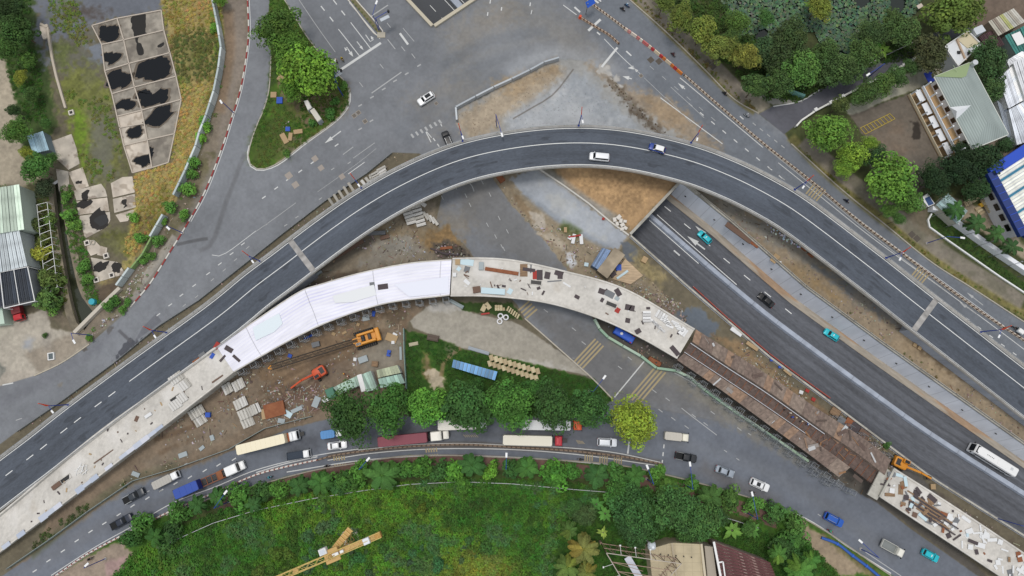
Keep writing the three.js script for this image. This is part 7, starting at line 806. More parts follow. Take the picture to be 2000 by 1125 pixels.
// lamp posts
const banM=mat(0xe0522e,0.7,0,{side:THREE.DoubleSide}),poleB=mat(0x22409a,0.5),lampW=mat(0xe6e8ea,0.5);
[[905,280,'by the black car at the left shoulder of the flyover'],[1130,247,'at the top of the flyover curve'],[1349,279,'on the flyover beside the brown earth strip'],[1551,371,'on the flyover near the upper yellow bars'],[1727,509,'on the flyover near the lower yellow bars'],[1911,654,'near the right end of the flyover'],[137,793,'at the left end of the flyover'],[327,650,'on the flyover above the wet asphalt patch'],[508,510,'on the flyover above the left expansion joint'],[706,367,'on the flyover beside the stacked slabs']].forEach(([x,y,l])=>{
const yd=hAt(FH,x),b=P3(x,y,yd + 0.4),i=nearest(fpath,b[0],b[2]),c=fpath[i],dx=b[0] - c[0],dz=b[2] - c[2],d=Math.hypot(dx,dz),ox=dx/d,oz=dz/d,t=thing('banner_lamp_post',`orange bannered lamp post ${l}`,'lamp post',[c[0] + ox*(FW/2 - 0.25),yd + 0.2,c[2] + oz*(FW/2 - 0.25)]),H=7.6;
part('pole',bar([0,0,0],[0,H,0],0.15,8,0.09),poleB,t);part('base_plate',slab(0.5,0.1,0.5,0,0.6,0),poleB,t);const a=part('lamp_arm',bar([0,H,0],[-ox*1.6,H + 0.3,-oz*1.6],0.06,6),poleB,t);part('lamp_head',chbox(0.9,0.16,0.42,0.04,-ox*1.9,H + 0.28,-oz*1.9,-Math.atan2(oz,ox)),lampW,a);
part('banner',join([quad([0,H - 0.4,0],[ox*0.45,H + 0.9,oz*0.45],[ox*0.9,H + 2.6,oz*0.9],[-ox*0.1,H + 1.0,-oz*0.1]),bar([0,H - 0.5,0],[ox*0.9,H + 2.7,oz*0.9],0.1,6)]),banM,t);});
[[670,187,654,123,'at the lower right corner of the traffic island'],[740,60,734,8,'on the median at the top of the junction'],[970,247,980,262,'standing on the unpaved triangle'],[1810,475,1876,464,'on the sidewalk beside the lawn strip'],[1263,935,1266,916,'above the palms right of the lane bars'],[1336,945,1346,895,'reaching over the black pickup'],[1456,1000,1469,964,'at the right end of the palm strip'],[716,908,716,900,'above the biggest feather palm'],[989,908,989,893,'in the middle of the palm strip'],[447,980,438,965,'above the left palms'],[206,1091,166,1106,'at the bottom left lane'],[1681,1072,1684,1060,'over the ring road at lower right'],[180,655,143,664,'at the mouth of the pale yard'],[357,455,326,443,'beside the rubble at the western ramp'],[457,221,430,196,'at the kerb of the western ramp'],[1151,764,1178,740,'at the corner of the crossing road'],[1945,1012,2010,1030,'at the right edge beside the underpass'],[1600,290,1612,262,'over the bright tree by the alley'],[1695,152,1695,146,'over the alley']].forEach(([bx,by,tx,ty,l])=>{const H=9,b=P3(bx,by,0),a=P(tx,ty,H),t=thing('street_lamp',`blue street lamp ${l}`,'lamp post',b),dx=a[0] - b[0],dz=a[1] - b[2],L=Math.hypot(dx,dz),q=Math.min(L,5.5),ux=dx/(L||1),uz=dz/(L||1);part('pole',bar([0,0,0],[0,H - 0.6,0],0.13,8,0.08),poleB,t);const s=part('lamp_arm',bar([0,H - 0.7,0],[ux*q,H,uz*q],0.07,6),poleB,t);part('lamp_head',chbox(1.15,0.18,0.5,0.05,ux*(q + 0.5),H - 0.05,uz*(q + 0.5),-Math.atan2(uz,ux)),lampW,s);part('footing',slab(0.6,0.15,0.6),mat(0xa8a49c,0.9),t);});
{const q=P3(1148,8,5),t=thing('direction_sign','blue overhead direction sign at the top of the avenue','sign',[q[0],0,q[2]],0.6);part('post',bar([0,0,0],[0,5.4,0],0.12,8),steelGrey,t);part('board',box(2.6,1.6,0.12,0.9,4.8,0,0,-0.9),mat(0x1f57c0,0.5),t);part('arm',bar([0,4.8,0],[2,4.8,0],0.06,6),steelGrey,t);}
{const q=P3(708,40,4),t=thing('gantry_sign','white framed traffic signal arm beside the planted median','traffic signal',[P3(742,58,0)[0],0,P3(742,58,0)[2]]);const a=P3(756,28,6);part('post',bar([0,0,0],[0,6,0],0.13,8),poleB,t);part('arm',bar([0,5.9,0],[3.4,6.2,-1.9],0.08,6),poleB,t);part('signal_box',chbox(0.5,1.0,0.5,0.06,3.4,5.5,-1.9),black,t);part('sign_board',box(2.6,0.12,0.9,2.3,5.2,-0.4,0.5),mat(0xb8c0c8,0.5),t);const u=thing('gantry_sign','traffic signal with dark box at the right tip of the island','traffic signal',P3(660,165,0));part('post',bar([0,0,0],[0,5.5,0],0.12,8),poleB,u);part('arm',bar([0,5.4,0],[2.2,5.7,-1.4],0.07,6),poleB,u);part('signal_box',chbox(0.5,1.0,0.5,0.06,2.2,5.0,-1.4),black,u);part('sign_board',box(2.0,0.1,0.7,1.4,4.8,-0.6,0.6),mat(0xb8c0c8,0.5),u);}
// western yard: slabs, tank walls, pools
const slabM=[mapped(tex(128,128,(u,v)=>mix3(tint([136,130,120],0.8 + 0.36*tf(u,v,5,5,5)),[96,90,84],0.5*ss(0.5,0.7,tf(u,v + 0.5,4,4,4))),9,9),0.9),mapped(tex(128,128,(u,v)=>mix3(tint([150,144,134],0.8 + 0.36*tf(u,v,6,6,5)),[110,104,96],0.5*ss(0.5,0.7,tf(u,v + 0.2,4,4,4))),8,8),0.9)],paleM=[mapped(tex(128,128,(u,v)=>mix3(tint([196,186,173],0.82 + 0.3*tf(u,v,5,5,5)),[140,128,114],0.55*ss(0.55,0.72,tf(u,v + 0.5,5,5,5))),11,11),0.9),mapped(tex(128,128,(u,v)=>mix3(tint([186,178,166],0.82 + 0.3*tf(u,v,5,5,5)),[120,108,98],0.6*ss(0.55,0.7,tf(u,v + 0.1,6,6,5))),10,10),0.9)];
{const t=thing('settling_tank','field of shallow concrete basins with dark pools in the western yard','basin');const rowsL=[[181,51,230,37],[200,88,243,79],[206,139,253,125],[220,184,264,171],[230,228,278,216],[234,250,283,242],[243,285,289,274],[260,338,298,328]],rowsR=[[230,37,316,21],[243,79,321,60],[253,125,333,104],[264,171,345,150],[278,216,355,195],[289,274,342,262],[298,328,330,318]];
const q=(r0,r1,m)=>part('basin_floor',prism(ground(`${r0[0]},${r0[1]} ${r0[2]},${r0[3]} ${r1[2]},${r1[3]} ${r1[0]},${r1[1]}`),0,0.1),m,t);for (let i=0;i + 1<rowsL.length;i++) q(rowsL[i],rowsL[i + 1],i>=4?paleM[i % 2]:slabM[i % 2]);for (let i=0;i + 1<rowsR.length;i++) q(rowsR[i],rowsR[i + 1],slabM[(i + 1) % 2]);
const wl=(s,w=0.28,h=0.4)=>{const p=pts(s).map(([a,b])=>P3(a,b,0));for (let i=0;i + 1<p.length;i++) part('divider_wall',beam([p[i][0],h/2,p[i][2]],[p[i + 1][0],h/2,p[i + 1][2]],w,h),mat(0xb8aea2,0.9),t);};for (const r of [...rowsL,...rowsR]) wl(`${r[0]},${r[1]} ${r[2]},${r[3]}`);wl('181,51 200,88 206,139 220,184 230,228 243,285 260,338');wl('230,37 243,79 253,125 264,171 278,216 289,274 298,328');wl('316,21 321,60 333,104 345,150 355,195 342,262 330,318');}
const blob=(s,wob=0.8)=>{const p=pts(s).map(([a,b])=>P(a,b)),c=new THREE.CatmullRomCurve3(p.map(([x,z])=>new THREE.Vector3(x,0,z)),true,'centripetal');return c.getSpacedPoints(60).slice(0,60).map(v=>{const k=(fbm(v.x*0.8,v.z*0.8,3) - 0.5)*wob;return [v.x + k,v.z - k];});};
{const wetM=mat(0x1b1a19,0.8),poolM=new THREE.MeshPhysicalMaterial({color:0x0c1016,roughness:0.1,ior:1.33});const pools=['194,55 205,50 220,51 236,63 230,75 214,84 200,75','203,105 220,102 231,100 236,112 225,121 206,122 200,114','212,145 235,138 255,145 259,155 248,168 222,174 212,165','267,130 290,118 325,109 333,125 330,146 300,158 275,152 266,142','232,200 250,192 264,205 258,213 242,216 230,210','268,182 285,175 305,180 318,170 328,180 326,198 300,206 280,210 270,196','292,228 305,212 330,204 336,220 325,236 310,245 300,246 288,236','252,253 268,248 275,258 270,270 256,272 250,262','265,310 275,303 290,305 292,318 280,325 268,320','290,290 303,288 301,302 295,318 289,305'];
pools.forEach((s,i)=>{struct('wet_stain',sheet(blob(s,2.6).map(([x,z],k,a)=>{const c=a.reduce((u,v)=>[u[0] + v[0]/a.length,u[1] + v[1]/a.length],[0,0]);return [lerp(c[0],x,1.16),lerp(c[1],z,1.16)];}),0.112),mat(0x665d52,0.9));struct('puddle',sheet(blob(s,2.4),0.122),poolM);});
for (const s of ['257,34 284,26 286,40 283,62 287,68 270,75 280,98 282,105 274,108 265,90 262,66','308,90 318,84 322,86 314,93']) struct('tar_stain',sheet(blob(s,1.2),0.118),wetM);}
{const t=thing('concrete_pad','cracked pale concrete pads strewn with tar stains below the basins','pavement');['134,337 162,327 174,364 150,372','144,373 176,365 198,359 206,370 210,384 150,392','150,394 210,386 214,412 154,420','155,422 215,414 216,430 208,444 167,466','217,358 240,346 259,345 264,376 221,386','221,389 264,379 266,405 224,416','226,420 266,408 250,432 235,434','96,278 140,262 150,290 156,320 134,332 100,300','168,468 186,470 205,490 178,500 172,490','178,503 230,512 246,535 188,552','196,480 210,484 208,502 190,498','110,330 134,335 136,362 116,374'].forEach((s,i)=>part('pad_slab',prism(ground(s),0,0.12 + (i % 3)*0.02),paleM[i % 2],t));for (const s of ['160,378 172,374 174,388 162,392','150,398 178,390 176,402 152,405','176,425 196,408 212,425 214,436 200,448 180,444','238,392 246,390 250,402 240,404','218,518 234,514 238,530 222,534','184,520 208,512 206,526 190,532','150,354 160,352 162,357 154,358']) struct('tar_stain',sheet(blob(s,1.8),0.17),mat(0x262423,0.85));for (const s of ['184,430 205,420 212,432 196,442']) struct('puddle',sheet(blob(s,1),0.18),mat(0x14171b,0.6));}
for (const [x,y,l] of [[172,475,'beside a second one near the grass'],[209,500,'on the stained pad'],[220,538,'at the lower pad edge'],[190,547,'at the left pad corner'],[141,221,'near the middle of the yard']]){const t=thing('square_shaft',`square concrete shaft opening ${l}`,'shaft',P3(x,y,0),0.3);for (const [a,b,w,d] of [[0.55,0,0.25,1.35],[-0.55,0,0.25,1.35],[0,0.55,0.85,0.25],[0,-0.55,0.85,0.25]]) part('rim',slab(w,0.55,d,a,0,b),mat(0xcfc9c0,0.9),t);part('opening',slab(0.85,0.2,0.85),black,t);}
{const p=P3(183,474,0);single('concrete_ring','round concrete well ring beside the square shaft','ring',flat(new THREE.LatheGeometry([[0.45,0],[0.45,0.5],[0.65,0.5],[0.65,0]].map(q=>new THREE.Vector2(...q)),18)),mat(0xb8b2a6,0.9),p);}
wallRun('low_wall','broken pale wall line running down the western yard','81,48 95,55 98,80 104,115 112,150 122,185 130,212',0.6,0.6,mat(0xb8aea0,0.9));{const p=prism(ground('79,52 94,48 99,62 94,76 86,78 82,66'),0,0.4);single('broken_pad','chalky broken pad at the top of the yard wall','pad',p,paleM[0]);}
single('canal_barrel','cyan and tan barrel at the canal bend','barrel',[cyl(0.9,1.2,0,0.6,0,14,0.8)],mat(0x2f9cae,0.6),P3(184,590,0));{const p=P3(102,696,0);const t=thing('planter','white framed square planter on the pale yard','planter',p,0.15);for (const [a,b,w,d] of [[0.7,0,0.2,1.9],[-0.7,0,0.2,1.9],[0,0.85,1.2,0.2],[0,-0.85,1.2,0.2]]) part('rim',slab(w,0.6,d,a,0,b),white,t);part('soil',slab(1.2,0.4,1.5),mat(0x5a6468,0.9),t);}
for (const [x,y,s,l] of [[615,310,1.5,'upper pale one of the pair by the island'],[627,328,1.4,'lower pale one of the pair by the island'],[564,343,1.7,'framed one nearest the island tip'],[577,361,1.6,'rust edged one below the island tip'],[692,226,1.2,'left grey one of two right of the island'],[700,220,1.2,'right grey one of two right of the island'],[713,237,1.2,'dark one below the two right of the island'],[852,202,0.9,'small dark one below the white car'],[1252,148,1.0,'small one on the avenue'],[668,345,1.4,'faint one near the slab stacks']]){const t=thing('manhole_cover',`square manhole cover in the asphalt, ${l}`,'manhole',P3(x,y,0.034),heading(x,y,x + 10,y - 7));part('frame',slab(s,0.018,s),mat(0x9a9288,0.9),t);part('lid',slab(s*0.78,0.026,s*0.78),mat(s>1.25?0x98908a:0x6a655f,0.9),t);}
for (const [x,y] of [[1271,117],[1287,120],[1280,6],[1288,14],[1382,122],[1392,130],[1781,458],[1791,466]]) single('tree_pit','dark square tree pit in the sidewalk paving','pit',[slab(1.5,0.05,1.5)],mat(0x554f48,0.9),P3(x + (x<1300?0:0),y,0.0),0.7,'tree pits in the avenue sidewalk');
// boxes on the island
for (const [a,b,c,l] of [['593,197 601,195 609,210 601,215',2.6,0xdcdcd8,'upper white metal storage box on the island'],['605,216 613,210 628,232 620,238',2.6,0xc9c6bc,'lower off white metal storage box on the island']]){const t=thing('storage_box',l,'container'),q=ground(a,b);part('body',prism(q,0,b,0.06),mat(c,0.6),t);part('lid',prism(q.map(p=>[lerp(p[0],(q[0][0] + q[2][0])/2,0.08),lerp(p[1],(q[0][1] + q[2][1])/2,0.08)]),b,b + 0.06),mat(c,0.6),t);part('door',prism([q[3],q[2],[q[2][0] - 0.05,q[2][1] + 0.06],[q[3][0] - 0.05,q[3][1] + 0.06]],0.2,2.3),mat(0x9fa6ac,0.6),t);}
// machines
seed=70707;
function tracks(t,L,gauge,w=0.6){for (const s of [-1,1]){const tr=part('track',rings([ring(-L/2,L/2,w/2,0.05,0.05),ring(-L/2 - 0.15,L/2 + 0.15,w/2,0.4,0.05),ring(-L/2,L/2,w/2,0.8,0.05)]),rubber,t);tr.position.z=s*gauge;for (let i=0;i<9;i++) part('track_shoe',slab(0.18,0.05,w + 0.06,-L/2 + (i + 0.5)*L/9,0.8,0),darkSteel,tr);}}
function excavator(label,px,py,turn,boomTurn,color,o ={}){const t=thing('excavator',label,'excavator',gp(px,py,0,1.5),turn),m=mat(color,0.5),k=o.k||1;tracks(t,3.4*k,1.1*k);const u=part('upper_body',rings([ring(-1.9*k,1.4*k,1.3*k,1.0,0.2),ring(-2*k,1.4*k,1.35*k,1.3,0.6),ring(-1.95*k,1.35*k,1.3*k,2.1,0.6),ring(-1.7*k,1.1*k,1.1*k,2.25,0.5)]),m,t);u.rotation.y=boomTurn;part('cab',chbox(1.6*k,1.2,1.0*k,0.12,0.5*k,1.8,-0.8*k),m,u);part('cab_window',slab(1.2*k,0.04,0.75*k,0.5*k,3.0,-0.8*k),glassDark,u);part('engine_grille',slab(1.1*k,0.05,1.6*k,-1.1*k,2.25,0),darkSteel,u);part('exhaust',cyl(0.1,0.5,-0.6*k,2.5,0.6,8),black,u);
const b1=[1.2*k,1.7,0.25],b2=[4.0*k,o.up||3.8,0.25],b3=[(o.reach||6.2)*k,o.tip||2.0,0.25];part('boom',beam(b1,b2,0.5*k,0.6*k),m,u);const st=part('stick',beam(b2,b3,0.4*k,0.5*k),m,u);part('bucket',rings([ring(b3[0] - 0.5,b3[0] + 0.5,0.55,b3[1] - 1.0,0.2),ring(b3[0] - 0.6,b3[0] + 0.4,0.6,b3[1] - 0.3,0.2)],true,true).translate(0,0,0.25),mat(o.bucket||0x4a4038,0.7),st);for (const z of [-0.15,0.65]) part('hydraulic_ram',bar([1.4*k,1.5,z],[2.8*k,(b2[1] + 1.7)/2 - 0.2,z],0.1,6),chrome,u);return t;}
excavator('red orange excavator with its boom pointing to lower left on the site',622,728,heading(622,728,640,750),heading(622,728,575,757) - heading(622,728,640,750),0xc4532f,{reach:7.6});
excavator('yellow excavator squeezed between the far deck and the underpass',1760,905,heading(1760,905,1775,915),heading(1760,905,1815,932) - heading(1760,905,1775,915),0xd08a24,{reach:7.4,tip:2.4});
function lattice(t,a,b,w,h,n,m,name='boom'){// four chords with zigzag lacing, one part per chord and lacing face
const A=new THREE.Vector3(...a),B=new THREE.Vector3(...b),D=B.clone().sub(A).normalize(),S=new THREE.Vector3(-D.z,0,D.x).normalize(),U=new THREE.Vector3().crossVectors(S,D).normalize().multiplyScalar(-1),c=(f,s,u)=>{const p=A.clone().lerp(B,f).addScaledVector(S,s*w/2).addScaledVector(U,u*h/2);return [p.x,p.y,p.z];};
const fr=part(name,[-1,1].flatMap(s=>[-1,1].map(u=>bar(c(0,s,u),c(1,s,u),0.09,4))),m,t);for (let i=0;i<n;i++){const f0=i/n,f1=(i + 1)/n,e=i % 2?1:-1;for (const [p,q] of [[c(f0,e,1),c(f1,-e,1)],[c(f0,e,-1),c(f1,-e,-1)],[c(f0,1,e),c(f1,1,-e)],[c(f0,-1,e),c(f1,-1,-e)]]) part('lacing',bar(p,q,0.05,4),m,fr);}return fr;}
{const h=heading(712,660,535,716),t=thing('crawler_crane','yellow crawler crane with lowered dark lattice boom on the building site','crane',gp(712,661,0,1.5),h),y=mat(0xcf8b27,0.5);tracks(t,5,1.9,0.8);part('upper_body',[chbox(5.2,0.9,3.0,0.12,-0.8,1.1,0)],y,t);for (const z of [-1.15,1.15]) part('engine_cover',chbox(4.4,1.0,0.6,0.1,-0.8,2.0,z),y,t);part('cab',chbox(1.6,1.4,1.0,0.1,1.6,1.6,-1.1),y,t);part('cab_window',slab(1.2,0.04,0.7,1.6,3.0,-1.1),glassDark,t);part('winch_drum',[cyl(0.5,1.4,0.2,2.3,0,14,0.5,0,Math.PI/2)],darkSteel,t);part('winch_drum',[cyl(0.45,1.4,-1.5,2.3,0,14,0.45,0,Math.PI/2)],mat(0x4a4038,0.7),t);part('counterweight',chbox(1.1,1.2,3.4,0.15,-3.6,1.2,0),y,t);part('boom_foot',[beam([1.6,1.8,-0.6],[3,2.1,-0.5],0.25,0.3),beam([1.6,1.8,0.6],[3,2.1,0.5],0.25,0.3)],y,t);const dk=mat(0x4b443d,0.7,0.2);lattice(t,[3,2.1,0],[24.2,2.6,0],1.25,1.1,22,dk);part('boom_head',[beam([24.2,2.6,-0.5],[25.2,2.4,0],0.2,0.3),beam([24.2,2.6,0.5],[25.2,2.4,0],0.2,0.3)],y,t);part('hoist_rope',bar([0,3,0],[24,3.3,0],0.04,4),black,t);}
{const p=P(652,1082,16),t=thing('tower_crane','yellow tower crane with white cab standing in the undergrowth','crane',[p[0],0,p[1]],heading(560,1125,735,1050)),m=mat(0xd8bd74,0.6),m2=mat(0xc2a066,0.65),H=16;part('footing',slab(4,0.5,4),T_concrete,t);const ma=part('mast',[-1,1].flatMap(a=>[-1,1].map(b=>slab(0.2,H,0.2,a*0.8,0.5,b*0.8))),m2,t);for (let i=0;i<9;i++){const y0=0.8 + i*1.7,y1=y0 + 1.6,e=i % 2?1:-1;for (const [a,b] of [[[-0.8,y0,e*0.8],[0.8,y1,e*0.8]],[[e*0.8,y0,-0.8],[e*0.8,y1,0.8]],[[-0.8,y0,-e*0.8],[0.8,y1,-e*0.8]],[[-e*0.8,y0,0.8],[-e*0.8,y1,-0.8]]]) part('mast_brace',bar(a,b,0.08,4),m2,ma);}
lattice(t,[0,H + 1,0],[-26,H + 1,0],1.1,1.1,24,m,'jib');lattice(t,[0,H + 1,0],[11.5,H + 1,0],1.2,0.6,10,m,'counter_jib');part('counter_jib_floor',slab(11,0.1,0.9,5.6,H + 0.8,0),m2,t);part('slewing_ring',[cyl(1.5,0.7,0,H + 0.4,0,18),chbox(3.4,0.5,3,0.1,-0.2,H + 0.7,0)],m2,t);const ap=part('apex_frame',[bar([-0.5,H + 1.5,-0.5],[0,H + 5,0],0.12,5),bar([-0.5,H + 1.5,0.5],[0,H + 5,0],0.12,5),bar([0.8,H + 1.5,0],[0,H + 5,0],0.12,5)],m,t);part('tie_bar',bar([0,H + 5,0],[10,H + 1.5,0],0.06,4),m,ap);part('tie_bar',bar([0,H + 5,0],[-16,H + 1.6,0],0.06,4),m,ap);part('cab',chbox(1.7,1.7,1.4,0.12,-1.6,H + 0.2,-1.6),white,t);part('cab_window',slab(1.2,0.05,1.0,-1.6,H + 1.9,-1.6),mat(0xc2cad4,0.3),t);for (const [x,w] of [[0.9,1.4],[2.4,0.8]]) part('control_box',chbox(w,0.6,0.7,0.06,x,H + 1.4,0),white,t);part('winch',chbox(1.5,1.0,1.4,0.1,8.2,H + 1.0,0),mat(0xd8dee4,0.5),t);part('counterweight',chbox(1.4,1.4,1.3,0.06,10.8,H - 0.2,0),mat(0xb0884a,0.8),t);part('platform',[slab(5.6,0.14,1.4,2.6,H - 1.2,-2.2,0.5),],m2,t);for (let i=0;i<7;i++) part('platform_bar',box(0.1,0.6,1.4,0.6 + i*0.75,H - 0.9,-1.0 - i*0.4,0.5),m,t);part('trolley',chbox(1.2,0.4,1.2,0.05,-9,H + 0.2,0),m2,t);}
// precast slabs, blocks, pipes and other site goods
const slabTones=[mat(0xbfbdb7,0.9),mat(0xb0aea8,0.9),mat(0xcac9c6,0.9)];
const slabGeo=(L,w,h)=>join([slab(L,h*0.6,w),slab(L,h*0.4,w*0.45,0,h*0.6,0)]);
function stack(label,group,list,L,w,y=0,hh=0.5,tones=slabTones,nm='precast_slab',cat='slab'){const g=slabGeo(L,w,hh);for (const [x,y0,dx,dy,n,ax,ay,lv] of list) for (let i=0;i<n;i++) for (let l=0;l<(lv||1);l++){const q=P3(x + dx*i,y0 + dy*i,y + l*hh);single(nm,label,cat,g,tones[Math.floor(rnd()*tones.length)],[q[0],y + l*(hh + 0.01),q[2]],heading(x,y0,x + ax,y0 + ay) + rr(-0.04,0.04),group);}}
stack('grey precast slab in the stacks below the flyover, beside the crossing road','slab stacks below the flyover',[[795,411,2.2,6,5,20,-6,2],[813,404,2,7,6,20,-6,2],[832,422,6,3.5,4,12,18,2]],2.5,0.75);{const q=P3(826,400,0);single('precast_slab','tilted pale precast slab on top of the stacks below the flyover','slab',slabGeo(2.2,1,0.5),slabTones[2],[q[0],1.1,q[2]],-0.6);}
stack('weathered precast slab in the row left of the flyover, right of the banner post','slab row right of the banner post',[[712,360,8,-5.2,3,12,16,2],[731,340,0,5,3,22,-12,2],[745,330,1,6,3,22,-12,2]],2.6,0.8);stack('weathered precast slab in the row left of the flyover, left of the banner post','slab row left of the banner post',[[648,396,9.5,-7.6,5,10,16,2]],2.7,0.7,0,0.5,[mat(0x9a9891,0.9),mat(0x8b8880,0.9),mat(0xa8a59d,0.9)]);
stack('white precast slab stacked on the end of the unfinished deck','white slabs on the deck end',[[1263,610,0,5.6,4,16,0,2],[1284,612,5,3.4,4,10,-18,1],[1276,628,4,4,5,12,9,1],[1297,622,3.4,5,4,14,6,1],[1318,630,3.4,4.6,4,14,7,1],[1330,645,4,3,3,10,-14,1]],2.0,0.62,6.42,0.4,[mat(0xd6d7d8,0.85),mat(0xc6c6c6,0.85),mat(0xe0e1e2,0.85)]);
{const yd=x=>hAt(NH,x) + 0.01;const on=(x,y0,dx,dy,n,ax,ay,l)=>{for (let i=0;i<n;i++){const X=x + dx*i,Y=y0 + dy*i,h=yd(X),q=P3(X,Y,h);single('precast_slab',l,'slab',slabGeo(2.3,0.8,0.45),slabTones[Math.floor(rnd()*3)],[q[0],h,q[2]],heading(x,y0,x + ax,y0 + ay),l);}};on(336,745,4.6,-3.2,5,12,16,'pale precast slab in the upper group on the left deck');on(354,757,4.6,-3.2,4,12,16,'pale precast slab beside the upper group on the left deck');on(336,795,4.8,-3,4,12,16,'pale precast slab in the lower group on the left deck');on(352,780,4.6,-3,3,12,16,'pale precast slab above the lower group on the left deck');}
stack('pale precast slab piled below the tarpaulin corner','slabs below the tarpaulin corner',[[440,762,5,-3,3,8,18,2],[459,756,5,-3,4,8,18,2]],2.6,0.8);stack('pale precast slab in the square pile above the rust heap','square slab pile above the rust heap',[[462,792,5.6,-3,4,8,18,2],[470,812,5.6,-2.4,6,8,18,2],[476,828,5.6,-2.4,4,8,18,1],[495,800,5,-2,3,8,18,2]],2.5,0.85);stack('grey precast slab in the pile left of the square pile','slabs left of the square pile',[[374,812,5.4,-3.4,5,10,17,2],[384,826,5.2,-3.4,4,10,17,1]],2.4,0.75);
const creams=[mat(0xc2b494,0.9),mat(0xb3a384,0.9),mat(0xcbbf9f,0.9)];stack('cream concrete block in the long double row on the grass lot','double row of cream blocks on the grass',[[960,699,9,2.6,11,4,14,2],[957,710,9,2.8,11,4,14,1]],1.5,1.05,0,0.9,creams,'concrete_block','block');stack('cream concrete block in the small grid on the grass below the deck','cream blocks below the deck',[[969,599,5,0,3,1,8,1],[969,604,5,0,4,1,8,1]],0.8,0.62,0,0.6,creams,'concrete_block','block');stack('cream concrete block in the slanted row beside the crossing road kerb','slanted row of cream blocks',[[992,603,4,3,6,-3,6,1]],1.3,0.42,0,0.6,creams,'concrete_block','block');
for (const [x,y,a,l] of [[945,602,1.1,'pale block lying on the grass left of the block grid'],[953,598,2.2,'squarer pale block on the grass below the deck']]) single('concrete_block',l,'block',chbox(1.9,0.8,1.2,0.05),creams[0],P3(x,y,0),a);single('red_barrier','red plank barrier at the edge of the pale pad','barrier',[slab(2.2,0.5,0.4)],mat(0xa83a34,0.7),P3(948,613,0),0.15);
const ringG=flat(new THREE.LatheGeometry([[0.42,0],[0.42,0.55],[0.6,0.62],[0.78,0.55],[0.78,0],[0.42,0]].map(q=>new THREE.Vector2(...q)),24));for (const [x,y,l] of [[977.5,617.5,'upper left'],[988,620,'right'],[976,628,'lower']]) single('concrete_ring',`white round concrete ring on the pale pad, ${l} of three`,'ring',ringG,mat(0xe2e3e6,0.7),P3(x,y,0));
for (const [x,y,w,d,a,h,c,l] of [[846,660,3,1.6,-0.2,0.8,0x5c5048,'brown stacked planks at the corner of the grass lot'],[935,685,5.6,0.9,-0.28,0.5,0x9aa2aa,'bundle of grey steel sections at the edge of the pale pad'],[892,594,4,0.9,-0.5,0.9,0x98a4a8,'grey ribbed tank lying at the corner of the pale pad'],[808,672,2.4,0.9,0.2,0.4,0xb0a890,'pale plank pile on the grass lot'],[1120,700,0.6,0.4,0,0.3,0x888888,'small grey box at the edge of the crossing road']]) single('material_pile',l,'pile',join([chbox(w,h,d,0.05),chbox(w*0.9,h*0.4,d*0.4,0.03,0,h - 0.01,d*0.15)]),mat(c,0.85),P3(x,y,0),a);
{const t=thing('blue_tank','long bright blue covered tank under the end of the unfinished deck','tank',P3(1217,655,0),heading(1198,643,1240,668));part('body',chbox(5.6,2,2,0.12),mat(0x1d4fb4,0.55),t);part('lid',chbox(5.2,0.2,1.6,0.05,0,1.98,0),mat(0x2459c4,0.55),t);part('red_band',slab(0.5,0.06,2.02,2.3,1.99,0),mat(0xb03a34,0.7),t);part('hatch',cyl(0.35,0.2,-0.8,2.25,0.1,12),white,t);const u=thing('rusty_boiler','rusty brown drum lying beside the green fence','drum',P3(1277,707,0),heading(1266,700,1290,713));part('drum',rings([ring(-1.8,1.8,0.7,0,0.3),ring(-1.9,1.9,0.85,0.6,0.5),ring(-1.7,1.7,0.6,1.2,0.4)]),T_rust,u);part('fitting',cyl(0.2,0.3,0.4,1.3,0,8),darkSteel,u);}
// sheets, boards and tools lying on the decks
const sheetCols ={dark:mat(0x4a4245,0.85),brown:mat(0x6a5448,0.85),grey:mat(0x6f7276,0.8),white:mat(0xd6d8da,0.7),red:mat(0x9c332c,0.8),pale:mat(0x9aa4a8,0.7),blue:mat(0x2b52b0,0.7),wood:T_wood,tan:mat(0xa8906e,0.85),cyan:mat(0xb9cfd8,0.6),rust:T_rust};
const sgeo=new Map();const sg=(w,d,h)=>{const k=`${w.toFixed(1)},${d.toFixed(1)},${h}`;if (!sgeo.has(k)) sgeo.set(k,chbox(Math.max(0.15,w),h,Math.max(0.12,d),Math.min(0.02,h/4)));return sgeo.get(k);};
function lay(nm,label,cat,x,y0,w,d,a,c,yl,h=0.06,group){const q=P3(x,y0,yl);return single(nm,label,cat,sg(w,d,h),sheetCols[c],[q[0],yl + 0.006 + (used.get(nm)||0) % 7*0.004,q[2]],-a*Math.PI/180,group);}
const yd=x=>hAt(NH,x);
